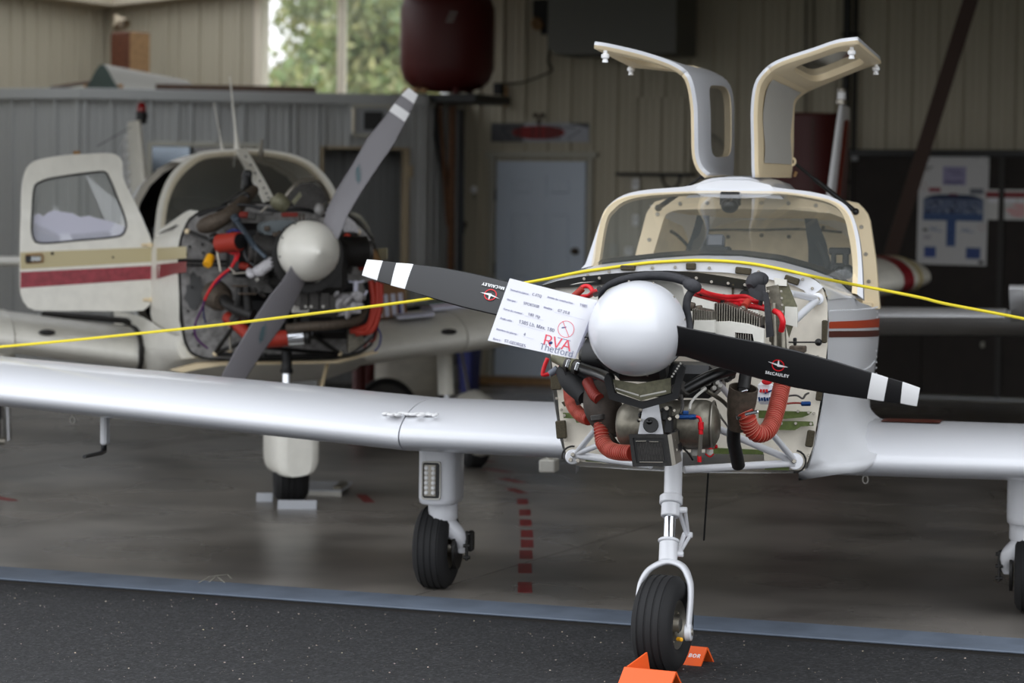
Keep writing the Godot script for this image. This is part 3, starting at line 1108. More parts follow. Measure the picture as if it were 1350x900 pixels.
	for k in 3:
		var an := TAU * k / 3 + 0.9
		box(s, Vector3(cos(an) * 0.3, 0.01, sin(an) * 0.3), Vector3(0.05, 0.06, 0.04), 0.004, Basis(Vector3.UP, -an))
	obj("foot", s, M.tank, tank)
	s = st0()
	for k in 9:
		box(s, Vector3(0.17 + (k % 3) * 0.022 + 0.03 * (k / 6.0), 0.62 + (k / 3) * 0.035, 0.392), Vector3(0.012, 0.02, 0.002), 0, Basis(Vector3.UP, 0.45))
	obj("label_print", s, M.shade, tank)
	var sh0 := far(600, 130, 25.4)
	var shelf := thing("wall_shelf", "dark shelf on timber props that carries the red tank", "shelf", Transform3D(FH.basis, sh0))
	obj("platform", bx(Vector3(0.02, -0.01, 0), Vector3(0.72, 0.075, 0.8), 0.006), M.black, shelf)
	obj("post", bx(Vector3(0.02, -1.25 - 0.05 * 0.5 + 0.03, 0.1), Vector3(0.055, 2.35, 0.05), 0.004), M.timber, shelf)
	obj("post", bx(Vector3(0.075, -1.25, 0.02), Vector3(0.035, 2.3, 0.08), 0.003), M.black, shelf)
	obj("brace", rod1(Vector3(-0.1, -0.05, 0.12), Vector3(0.0, -1.15, 0.12), 0.022, 6), M.timber, shelf)
	obj("brace", rod1(Vector3(-0.19, -0.04, 0.1), Vector3(-0.02, -0.8, 0.1), 0.035, 6), M.black, shelf)
	s = st0()
	for q in [[0.0, 0.06], [0.09, 0.05], [0.17, 0.055]]:
		ell(s, Vector3(-0.31 + q[0], 0.055, 0.375), Vector3(0.045, 0.026, 0.025))
	tag(obj("rag_bundle", s, M.wood), "small tan rags tucked under the red tank on its shelf", "rags").transform = Transform3D(FH.basis, sh0)

	# heater, horn, cord
	var hb := far(819, 34, 24.9)
	var ht := thing("unit_heater", "big dark grey box heater hung high on the back wall", "heater", Transform3D(FH.basis, hb))
	s = st0()
	prism(s, [Vector2(-0.6, -0.2), Vector2(-0.52, -0.26), Vector2(0.6, -0.26), Vector2(0.6, 0.45), Vector2(-0.6, 0.45)], 0.55, Transform3D(Basis(), Vector3(0, 0, 0.25)))
	obj("housing", s, M.heater, ht)
	obj("bottom_lip", bx(Vector3(0.03, -0.255, -0.02), Vector3(1.1, 0.02, 0.52), 0.003), M.dark_metal, ht)
	for sx in [-0.5, 0.5]:
		obj("hanger_rod", rod1(Vector3(sx, 0.44, 0), Vector3(sx, 0.95, 0), 0.01, 6), M.dark_metal, ht)
	var hn := thing("alarm_bell", "dark bell box with a round gong beside the grey heater", "bell", FH * Transform3D(Basis(), pz0(713, 24, zb + 0.06)))
	obj("box", bx(Vector3(0.01, 0.06, 0), Vector3(0.15, 0.22, 0.1), 0.01), M.black, hn)
	obj("back_plate", bx(Vector3(0.05, -0.06, -0.02), Vector3(0.1, 0.18, 0.05), 0.004), M.black, hn)
	s = st0()
	lathe(s, [Vector2(0, 0.035), Vector2(0.03, 0.034), Vector2(0.055, 0.025), Vector2(0.064, 0.0), Vector2(0, 0)], axis_t(Vector3(-0.02, -0.05, 0.03), Vector3.BACK), 24)
	obj("gong", s, M.wood, hn)
	var cord := thing("power_cord", "thin dark cord drooping from the bell to a wall socket", "cord")
	F = FH
	var pts := []
	for q in [[724, 48], [723.5, 70], [722.5, 82], [728, 92], [716, 99], [695, 107], [680, 110], [662, 110]]:
		pts.append(FH * pz(q[0], q[1], zb + 0.03))
	obj("wire", tube1(spl(pts, 6), 0.009, 6), M.seal, cord)
	var sk := thing("wall_socket", "small black socket at the end of the drooping cord", "socket", FH * Transform3D(Basis(), pz(657, 117, zb + 0.02)))
	obj("box", bx(Vector3.ZERO, Vector3(0.085, 0.11, 0.06), 0.006), M.black, sk)
	var st_ := thing("wood_strip", "short upright wood strip on the back wall beside the socket", "strip", FH * Transform3D(Basis(), pz(667, 127, zb + 0.015)))
	obj("strip", bx(Vector3.ZERO, Vector3(0.03, 0.2, 0.02), 0.003), M.wood, st_)

	# grey cabinet, switch, sockets, round knobs
	var ca := pz(837, 228, zb)
	var cb := pz(914, 128, zb)
	var cw := cb.x - ca.x
	var ch := cb.y - ca.y
	var cabt := thing("metal_panel_cover", "pale ribbed metal panel standing out from the back wall above the light switch", "panel", FH * Transform3D(Basis(), Vector3(ca.x, ca.y, zb + 0.05)))
	obj("backing", bx(Vector3(cw / 2, ch / 2, -0.02), Vector3(cw, ch, 0.05), 0.004), M.siding, cabt)
	obj("siding_panel", siding_mesh(cw, ch), M.siding, cabt).position = Vector3(0, 0, 0.006)
	obj("bottom_rail", bx(Vector3(cw * 0.4, -0.012, 0.01), Vector3(cw * 1.35, 0.03, 0.09), 0.003), M.dark_metal, cabt)
	var loop := thing("black_cable", "black cable loop hanging under the pale metal panel", "cable")
	pts = []
	for q in [[872, 229], [876, 240], [886, 246], [894, 240], [897, 229]]:
		pts.append(FH * pz(q[0], q[1] + 3, zb + 0.13))
	obj("wire", tube1(spl(pts, 5), 0.012, 6), M.black, loop)
	for q in [[838, 243, 0.07, 0.1, "white switch cover on the back wall under the pale metal panel"], [838, 290, 0.06, 0.1, "white socket cover on the back wall seen through the left of the windshield"], [829, 331, 0.075, 0.075, "lower white socket cover on the back wall behind the windshield edge"], [808, 329, 0.08, 0.11, "beige socket cover on the back wall beside the grey door"]]:
		var sw_ := thing("wall_plate", q[4], "wall plate", FH * Transform3D(Basis(), pz(q[0], q[1], zb + 0.012)))
		obj("plate", bx(Vector3.ZERO, Vector3(q[2], q[3], 0.012), 0.004), M.trim if q[0] == 808 else M.band, sw_)
		obj("toggle", bx(Vector3(0, 0.01, 0.01), Vector3(0.02, 0.03, 0.014), 0.003), M.trim, sw_)
	for q in [[625, 250, 0.036, "bright cream disc for the blurred glint of a round knob left of the grey door", M.band], [612, 296, 0.034, "dull brown ring on the back wall below the cream knob", M.rust]]:  # first disc is sized and whitened to show a blurred glint
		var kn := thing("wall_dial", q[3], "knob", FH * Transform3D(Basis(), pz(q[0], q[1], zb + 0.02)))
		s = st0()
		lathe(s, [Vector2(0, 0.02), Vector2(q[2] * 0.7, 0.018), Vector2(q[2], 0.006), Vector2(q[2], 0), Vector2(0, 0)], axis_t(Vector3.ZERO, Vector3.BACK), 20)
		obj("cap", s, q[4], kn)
		obj("stem", bx(Vector3(0, -q[2] - 0.02, 0.0), Vector3(0.012, 0.06, 0.012), 0.002), M.rust, kn)

	# right side: maroon tank, black downpipe, slanting steel brace
	var mt := thing("maroon_tank", "tall dark maroon tank standing against the back wall by the tail fin", "tank", Transform3D(FH.basis, Vector3(far(1063, 300, 22.5).x, 0, -22.5)))
	s = st0()
	var mh := far(1063, 150, 22.5).y
	lathe(s, [Vector2(0, 0.0), Vector2(0.28, 0), Vector2(0.3, 0.02), Vector2(0.3, mh - 0.02), Vector2(0.285, mh), Vector2(0, mh)], Transform3D(), 36)
	obj("shell", s, M.tank_dark, mt)
	obj("seam", bx(Vector3(0.12, mh * 0.5, 0.278), Vector3(0.008, mh * 0.96, 0.006), 0.0, Basis(Vector3.UP, 0.4)), M.rust, mt)
	F = FH
	var pb := pz(1114, 150, zb + 0.08)
	var pipe := thing("downpipe", "black vertical pipe on the back wall behind the tail fin", "pipe", FH * Transform3D(Basis(), Vector3(pb.x, 0, zb + 0.06)))
	obj("tube", rod1(Vector3(0, 0.02, 0), Vector3(0, 3.9, 0), 0.035), M.black, pipe)
	obj("thin_tube", rod1(Vector3(0.075, 0.02, -0.01), Vector3(0.075, 3.9, -0.01), 0.018), M.dark_metal, pipe)
	for k in 3:
		obj("strap", bx(Vector3(0.03, 0.6 + k * 1.3, -0.02), Vector3(0.16, 0.03, 0.06), 0.003), M.dark_metal, pipe)
	var br := thing("steel_brace", "slanting brown steel brace running from the floor up past the poster", "brace")
	var ba := far(1292, -40, 21.5)
	var bb := far(1172, 342, 22.6)
	var bd := (ba - bb).normalized()
	var bc := bb - bd * ((bb.y - 0.0) / bd.y)
	s = st0()
	var bas := Basis(bd.cross(Vector3.BACK).normalized(), bd, bd.cross(Vector3.BACK).normalized().cross(bd))
	box(s, (ba + bc) / 2, Vector3(0.115, ba.distance_to(bc), 0.012), 0.0, bas)
	box(s, (ba + bc) / 2 + bas.x * 0.055 - bas.z * 0.03, Vector3(0.012, ba.distance_to(bc), 0.06), 0.0, bas)
	obj("angle_bar", s, M.brown_steel, br)
	for q in [[1063, -20, 1062, 150, 0.008], [1073, -20, 1074, 70, 0.006]]:
		var cc := thing("hanging_wire", "%s dark wire hanging on the back wall over the maroon tank" % ("longer" if q[3] == 150 else "shorter"), "wire")
		obj("wire", rod1(FH * pz(q[0], q[1], zb + 0.03), FH * pz(q[2], q[3], zb + 0.03), q[4], 6), M.seal, cc)

	# dark boarded sliding door, its rail, the posters on it
	var zd := zb + 0.12
	var da := pz(1120, 197, zd)
	var dh := da.y
	var td2 := FH * Transform3D(Basis(), Vector3(da.x, 0, zd))
	var seam1 := pz(1320, 300, zd).x - da.x
	var dw := 3.6
	var d3 := structure("door_3", bx(Vector3(dw / 2, dh / 2 + 0.03, -0.05), Vector3(dw, dh - 0.06, 0.04)), M.dark_panel, td2)
	var xs := [0.0, 0.05, seam1 * 0.5, seam1, seam1 + 0.75, dw]
	for k in xs.size() - 1:
		obj("plywood_board", bx(Vector3((xs[k] + xs[k + 1]) / 2, dh / 2 + 0.03, -0.01), Vector3(xs[k + 1] - xs[k] - 0.006, dh - 0.06, 0.03), 0.003), M.dark_panel, d3)
	obj("top_rail", bx(Vector3(dw / 2, dh - 0.03, 0.015), Vector3(dw, 0.06, 0.05), 0.004), M.black, d3)
	obj("batten", bx(Vector3(seam1, dh / 2, 0.012), Vector3(0.05, dh - 0.1, 0.02), 0.003), mat(Color(0.2, 0.19, 0.18), 0.6), d3)
	obj("bottom_rail", bx(Vector3(dw / 2 + 0.2, 0.035, 0.03), Vector3(dw, 0.03, 0.03), 0.003), M.grey_box, d3)
	obj("door_handle", bx(Vector3(pz(1296, 454, zd).x - da.x, pz(1296, 454, zd).y, 0.02), Vector3(0.03, 0.05, 0.03), 0.006), M.trim, d3)
	obj("bracket", bx(Vector3(pz(1128, 206, zd).x - da.x, pz(1128, 206, zd).y, 0.02), Vector3(0.06, 0.08, 0.03), 0.006), M.grey_box, d3)
	var pa := pz(1256, 277, zd + 0.012)
	var psz := Vector2(pz(1302, 277, zd).x - pz(1210, 277, zd).x, pz(1250, 205, zd).y - pz(1250, 349, zd).y)
	var po := thing("poster", "white poster with a blue cockpit panel print on the dark door", "poster", FH * Transform3D(Basis(Vector3.BACK, -0.01), pa))
	obj("sheet", bx(Vector3(0, 0, -0.002), Vector3(psz.x, psz.y, 0.003)), M.poster_paper, po)
	var qm := QuadMesh.new()
	qm.size = psz
	var pm := mat(Color.WHITE, 0.7)
	pm.albedo_texture = poster_picture()
	obj("print", qm, pm, po)
	var pk := thing("round_magnet", "shiny round disc at an upper corner of the poster", "disc", FH * Transform3D(Basis(), pz(1297, 211, zd + 0.015)))
	s = st0()
	lathe(s, [Vector2(0, 0.012), Vector2(0.012, 0.014), Vector2(0.03, 0.008), Vector2(0.038, 0.02), Vector2(0.04, 0.0)], axis_t(Vector3.ZERO, Vector3.BACK), 20)
	obj("disc", s, M.band, pk)
	var p2 := thing("notice", "wide white notice with a red heading beside the poster", "notice", FH * Transform3D(Basis(), pz(1345, 270, zd + 0.01)))
	obj("sheet", bx(Vector3(0, 0, 0), Vector3(0.6, 0.26, 0.004)), M.poster_paper, p2)
	obj("red_heading", bx(Vector3(0, 0.085, 0.003), Vector3(0.6, 0.05, 0.002)), mat(Color(0.55, 0.2, 0.22), 0.6), p2)
	s = st0()
	for k in 4:
		box(s, Vector3(-0.22 + k * 0.13, 0.035, 0.003), Vector3(0.11, 0.035, 0.002))
	obj("white_fields", s, M.paper, p2)
	s = st0()
	for k in 9:
		var ww := 0.3 * (1.0 - 0.5 * absf(k - 4) / 4.0) if k != 2 else 0.1
		box(s, Vector3(0.02, 0.005 - k * 0.013, 0.003), Vector3(ww, 0.005, 0.001))
	obj("pink_print", s, M.pink, p2)

func pz0(x: float, y: float, z: float) -> Vector3:
	return hit(FH, x, y, Vector3.BACK, z)

func poster_picture() -> ImageTexture:
	var im := Image.create(320, 496, false, Image.FORMAT_RGB8)
	var paper_ := Color(0.84, 0.84, 0.84)
	im.fill(paper_)
	var rng := RandomNumberGenerator.new()
	rng.seed = 5
	var rc := func(x: int, y: int, w: int, h: int, c: Color) -> void: im.fill_rect(Rect2i(x, y, w, h), c)
	rc.call(110, 50, 106, 84, Color(0.62, 0.6, 0.74))
	for k in 14:
		rc.call(118 + k * 6, 112 + rng.randi() % 6, 4, 14, Color(0.35, 0.33, 0.5))
	rc.call(130, 66, 60, 4, Color(0.35, 0.35, 0.5)); rc.call(150, 82, 54, 4, Color(0.35, 0.35, 0.5))
	rc.call(20, 20, 30, 4, Color(0.4, 0.4, 0.42)); rc.call(24, 52, 40, 5, Color(0.3, 0.3, 0.32)); rc.call(20, 64, 30, 5, Color(0.3, 0.3, 0.32))
	rc.call(48, 148, 54, 18, Color(0.6, 0.25, 0.3)); rc.call(236, 148, 62, 26, Color(0.45, 0.46, 0.5))
	for y in range(176, 296):
		for x in range(24, 300):
			var u := (x - 162) / 138.0
			if y > 182 + 22.0 * u * u * u * u - 6:
				var c := Color(0.28, 0.38, 0.55) if y > 262 else Color(0.42, 0.47, 0.58)
				if y < 198: c = Color(0.16, 0.22, 0.34)
				im.set_pixel(x, y, c)
	for k in 60:
		var gx := 36 + rng.randi() % 250
		var gy := 204 + rng.randi() % 56
		rc.call(gx, gy, 6 + rng.randi() % 8, 5 + rng.randi() % 7, Color(0.15, 0.18, 0.28) if k % 3 else Color(0.6, 0.64, 0.7))
	rc.call(140, 172, 40, 10, Color(0.45, 0.2, 0.3))
	rc.call(134, 296, 42, 116, Color(0.25, 0.35, 0.55))
	for k in 26:
		rc.call(138 + rng.randi() % 32, 300 + rng.randi() % 106, 5, 5, Color(0.35, 0.45, 0.65))
	for q in [[60, 320], [206, 322]]:
		for k in 30:
			rc.call(q[0] + k * 1, q[1] + 20 - absi(15 - k), 3, 3, Color(0.25, 0.4, 0.6))
			rc.call(q[0] + 24 + k, q[1] + 22, 3, 3, Color(0.25, 0.4, 0.6))
			rc.call(q[0] - 12 + k, q[1] + 24 - (k / 2), 2, 2, Color(0.25, 0.4, 0.6))
	rc.call(26, 334, 20, 12, Color(0.2, 0.2, 0.25)); rc.call(30, 366, 36, 4, Color(0.5, 0.48, 0.58)); rc.call(30, 376, 30, 4, Color(0.5, 0.48, 0.58))
	rc.call(34, 416, 54, 48, Color(0.28, 0.36, 0.6)); rc.call(226, 416, 66, 50, Color(0.26, 0.34, 0.55))
	rc.call(284, 474, 24, 14, Color(0.15, 0.15, 0.17))
	for q in [[24, 140], [296, 322]]:
		for k in 40:
			var an := TAU * k / 40
			rc.call(int(q[0] + cos(an) * 15), int(q[1] + sin(an) * 15), 2, 2, Color(0.7, 0.5, 0.48))
	return ImageTexture.create_from_image(im)

# ================================================================ trees behind the window and across the apron
func clump_mesh(seed_: int) -> ArrayMesh:
	var rng := RandomNumberGenerator.new()
	rng.seed = seed_
	var s := st0()
	for k in 16:
		var c := Vector3(rng.randfn(), rng.randfn(), rng.randfn()) * 0.13
		var u := Vector3(rng.randfn(), rng.randfn() * 0.5, rng.randfn()).normalized() * 0.075
		var v := u.cross(Vector3(rng.randfn(), 1.2, rng.randfn())).normalized() * 0.035
		tri(s, c - u, c + v, c + u)
		tri(s, c - u, c + u, c - v)
	s.generate_normals()
	return s.commit()

func tree(label: String, at: Vector3, h: float, spread: float, n: int, seed_: int, group := "") -> void:
	var t := thing("tree", label, "tree", Transform3D(Basis(), at), group)
	var rng := RandomNumberGenerator.new()
	rng.seed = seed_
	var s := st0()
	tube(s, [Vector3(0, -0.05, 0), Vector3(0.05, h * 0.3, 0), Vector3(-0.05, h * 0.65, 0.05), Vector3(0, h * 0.95, 0)], [h * 0.022, h * 0.018, h * 0.011, 0.02], 8)
	var tips := []
	for k in 34:
		var y0 := h * (0.16 + 0.78 * k / 34.0)
		var an := k * 2.4 + rng.randf()
		var l := spread * (0.35 + 0.65 * sin(PI * clampf((y0 / h - 0.05) * 0.95, 0, 1))) * rng.randf_range(0.7, 1.1)
		var a := Vector3(0, y0, 0)
		var b := a + Vector3(cos(an) * l, l * rng.randf_range(0.05, 0.35), sin(an) * l)
		var m := a.lerp(b, 0.5) + Vector3(0, l * 0.08, 0)
		tube(s, [a, m, b], [h * 0.006, h * 0.004, 0.008], 5, false)
		tips.append([a, m, b])
	obj("trunk", s, M.bark, t)
	for part in 2:
		var mm := MultiMesh.new()
		mm.transform_format = MultiMesh.TRANSFORM_3D
		mm.use_colors = true
		mm.mesh = clump_mesh(seed_ + part)
		mm.instance_count = n / 2
		for i in n / 2:
			var tp: Array = tips[rng.randi() % tips.size()]
			var f := sqrt(rng.randf_range(0.06, 1.15))
			var c: Vector3 = tp[1].lerp(tp[2], f * 2 - 1) if f > 0.5 else tp[0].lerp(tp[1], f * 2)
			c += Vector3(rng.randfn() * 0.3, rng.randfn() * 0.17 - 0.1, rng.randfn() * 0.3) * spread * 0.28
			mm.set_instance_transform(i, Transform3D(Basis.from_euler(Vector3(rng.randf() * 6, rng.randf() * 6, rng.randf() * 6)).scaled(Vector3.ONE * rng.randf_range(0.8, 1.6)), c))
			var g := rng.randf_range(0.7, 1.25)
			mm.set_instance_color(i, Color(g * rng.randf_range(0.85, 1.25), g, g * rng.randf_range(0.7, 1.0)))
		var o := MultiMeshInstance3D.new()
		o.multimesh = mm
		o.material_override = M.leaf
		name_it(o, "foliage", t)
		tag(o, "", "", "", "stuff")

func build_trees() -> void:
	var g := func(px_: float, d: float) -> Vector3:
		var p := far(px_, 100, d)
		return Vector3(p.x, -0.22, p.z)
	tree("tall broad green tree filling the right pane of the back window", g.call(500.0, 41.0), 8.5, 0.75, 1500, 11)
	tree("loose pale green tree behind the mullion of the back window", g.call(424.0, 44.0), 7.0, 0.6, 330, 12)
	tree("low yellow-green tree at the foot of the left window pane", g.call(385.0, 38.0), 3.7, 0.42, 420, 13)

# ================================================================ shared airplane pieces
func part(called: String, parent: Node3D) -> Node3D:        # a part that is a group of sub-parts
	var o := Node3D.new()
	name_it(o, called, parent)
	return o

# propeller blade through stations [upper x, y, lower x, y, z upper, z lower, thickness]
func blade_ring(q: Array) -> Array:
	var u := pz(q[0], q[1], q[4])
	var l := pz(q[2], q[3], q[5])
	var ch := l - u
	var n := Vector3(-ch.y, ch.x, 0).cross(ch).normalized()
	n = ch.cross(Vector3(ch.y, -ch.x, 0)).normalized()
	if n.z < 0: n = -n
	var r := []
	for i in 9:
		var c := 0.5 - 0.5 * cos(PI * i / 8.0)
		r.append(u + ch * c + n * q[6] * (4.0 * c * (1.0 - c)) * 0.8)
	for i in range(7, 0, -1):
		var c := 0.5 - 0.5 * cos(PI * i / 8.0)
		r.append(u + ch * c - n * q[6] * (4.0 * c * (1.0 - c)) * 0.35)
	return r

func blade_seg(called: String, sts: Array, m: Material, parent: Node3D, cap_in := true) -> MeshInstance3D:
	var rows := []
	for q in sts:
		rows.append(blade_ring(q))
	var s := st0()
	grid(s, rows, true)
	fan(s, rows[0])
	fan(s, rows[-1])
	return obj(called, s, m, parent)

func blade_frame(q: Array, span: Vector3, flip: bool) -> Transform3D:   # axes on the face of a blade: x along span
	var u := pz(q[0], q[1], q[4])
	var l := pz(q[2], q[3], q[5])
	var ch := (u - l).normalized()
	var x := (span - ch * span.dot(ch)).normalized()
	var n := x.cross(ch)
	if flip:
		x = -x
		ch = -ch
	n = x.cross(ch)
	if n.z < 0:
		x = -x
		n = -n
	return Transform3D(Basis(x, ch, n), (u + l) / 2 + n * (q[6] * 0.8 + 0.0012))

# wheel lying along the x axis of t: tyre with grooves, rim, hub
func wheel(t: Transform3D, r: float, w: float, parent: Node3D, rim_m: Material) -> void:
	var h := w / 2
	var prof := [Vector2(r * 0.5, -h * 0.8), Vector2(r * 0.62, -h * 0.98), Vector2(r * 0.78, -h), Vector2(r * 0.9, -h * 0.86), Vector2(r * 0.965, -h * 0.66)]
	for k in 4:
		var x := -0.54 + k * 0.36
		var e := 1.0 - 0.02 * x * x
		prof.append(Vector2(r * e, h * (x - 0.06)))
		prof.append(Vector2(r * (e - 0.022), h * (x - 0.035)))
		prof.append(Vector2(r * (e - 0.022), h * (x + 0.035)))
		prof.append(Vector2(r * e, h * (x + 0.06)))
	prof.append_array([Vector2(r * 0.965, h * 0.66), Vector2(r * 0.9, h * 0.86), Vector2(r * 0.78, h), Vector2(r * 0.62, h * 0.98), Vector2(r * 0.5, h * 0.8)])
	var at := t * axis_t(Vector3.ZERO, Vector3.RIGHT)
	var s := st0()
	lathe(s, prof, at, 48)
	obj("tyre", s, M.rubber, parent)
	s = st0()
	lathe(s, [Vector2(0, -h * 0.45), Vector2(r * 0.3, -h * 0.45), Vector2(r * 0.46, -h * 0.72), Vector2(r * 0.51, -h * 0.8), Vector2(r * 0.51, h * 0.8), Vector2(r * 0.46, h * 0.72), Vector2(r * 0.3, h * 0.45), Vector2(0, h * 0.45)], at, 32)
	obj("rim", s, rim_m, parent)
	s = st0()
	lathe(s, [Vector2(0, -h * 0.9), Vector2(r * 0.14, -h * 0.9), Vector2(r * 0.17, -h * 0.4), Vector2(r * 0.17, h * 0.4), Vector2(r * 0.14, h * 0.9), Vector2(0, h * 0.9)], at, 20)
	for k in 6:
		var a := TAU * k / 6
		can(s, at * Vector3(cos(a) * r * 0.36, -h * 0.62, sin(a) * r * 0.36), at * Vector3(cos(a) * r * 0.36, h * 0.62, sin(a) * r * 0.36), r * 0.035, 8, 0.001)
	obj("hub", s, M.steel, parent)

# bent panel between two edge curves with an opening in it
var door_a := []
var door_b := []
func door_point(u: float, v: float) -> Vector3:
	var n := door_a.size() - 1
	var k := clampi(int(u * n), 0, n - 1)
	var f := clampf(u * n, 0, n) - k
	return (door_a[k].lerp(door_a[k + 1], f) as Vector3).lerp(door_b[k].lerp(door_b[k + 1], f), v)

func door_off(u: float, v: float, d: float) -> Vector3:
	var uu := clampf(u, 0.02, 0.98)
	var n := (door_point(uu + 0.02, v) - door_point(uu - 0.02, v)).cross(door_point(u, 1) - door_point(u, 0)).normalized()
	return door_point(u, v) + n * d

func door_half(u0: float, u1: float, win: Rect2, d0: float, d1: float, outer: SurfaceTool, inner: SurfaceTool, pane: SurfaceTool) -> void:
	var k := 80
	var ro := []
	var c := win.get_center()
	for i in k:
		var f := 4.0 * i / k
		var e := f - floorf(f)
		var p := Vector2(0, 0)
		match int(f):
			0: p = Vector2(lerpf(u0, u1, e), 0)
			1: p = Vector2(u1, e)
			2: p = Vector2(lerpf(u1, u0, e), 1)
			3: p = Vector2(u0, 1 - e)
		ro.append(p)
	var ri := []
	for p in ro:
		var d: Vector2 = (p - c) / (win.size / 2)
		var m := pow(pow(absf(d.x), 5.0) + pow(absf(d.y), 5.0), 1.0 / 5.0)
		ri.append(c + (p - c) / m)
	for pair in [[outer, d0], [inner, d1]]:
		var rows := []
		for j in 5:
			var row := []
			for i in k:
				var p: Vector2 = ro[i].lerp(ri[i], j / 4.0)
				var lip: float = 0.006 * signf(d1 - d0) if pair[0] == inner and j in [1, 2, 3] else 0.0
				row.append(door_off(p.x, p.y, pair[1] + lip))
			rows.append(row)
		grid(pair[0], rows, true)
	# rounded rim: painted skin to the middle, liner from there
	var rims := []
	for j in 5:
		var row := []
		for i in k:
			var p: Vector2 = ro[i]
			var bulge := 0.013 * sin(PI * j / 4.0)
			if p.y < 0.001: p.y = -bulge
			elif p.y > 0.999: p.y = 1.0 + bulge
			row.append(door_off(p.x, p.y, lerpf(d0, d1, j / 4.0)))
		rims.append(row)
	grid(outer, rims.slice(0, 3), true)
	grid(inner, rims.slice(2, 5), true)
	var e0 := []
	var e1 := []
	var b0 := []
	var b1 := []
	for i in k:
		e0.append(door_off(ri[i].x, ri[i].y, d0))
		e1.append(door_off(ri[i].x, ri[i].y, d1))
		b0.append(door_off(ro[i].x, ro[i].y, d0))
		b1.append(door_off(ro[i].x, ro[i].y, d1))
	grid(inner, [e0, e1], true)
	var rows2 := []
	for a in 9:
		var row := []
		for b in k:
			var p: Vector2 = c.lerp(ri[b], a / 8.0)
			row.append(door_off(p.x, p.y, d0 * 0.92 + d1 * 0.08))
		rows2.append(row)
	grid(pane, rows2, true)

func gull_door(air: Node3D, front: Array, aft: Array, side: float) -> Node3D:
	door_a = even(spl(p3(front), 8), 41)
	door_b = even(spl(p3(aft), 8), 41)
	var d := part("gull_door", air)
	var so := st0()
	var si := st0()
	var sp := st0()
	var o := -0.014 * side
	var i := 0.016 * side
	door_half(0.0, 0.52, Rect2(0.1, 0.34, 0.36, 0.58), o, i, so, si, sp)
	door_half(0.52, 1.0, Rect2(0.59, 0.16, 0.33, 0.7), o, i, so, si, sp)
	obj("outer_skin", so, M.white, d)
	obj("inner_liner", si, M.cream, d)
	obj("window", sp, M.smoke, d)
	return d

# ================================================================ the white airplane in the doorway
var FA := Transform3D()

func build_airplane_front() -> void:
	var hub := far(838, 433, 9.5)
	FA = Transform3D(Basis(Vector3.UP, deg_to_rad(-12.0)), Vector3(hub.x, 0, hub.z))
	F = FA
	var air := thing("airplane", "white low-wing airplane in the doorway with open gull doors, bare engine and black propeller", "airplane", FA)
	front_propeller(air)
	front_fuselage(air)
	front_cabin(air)
	front_wings(air)
	front_gear(air)
	front_engine(air)

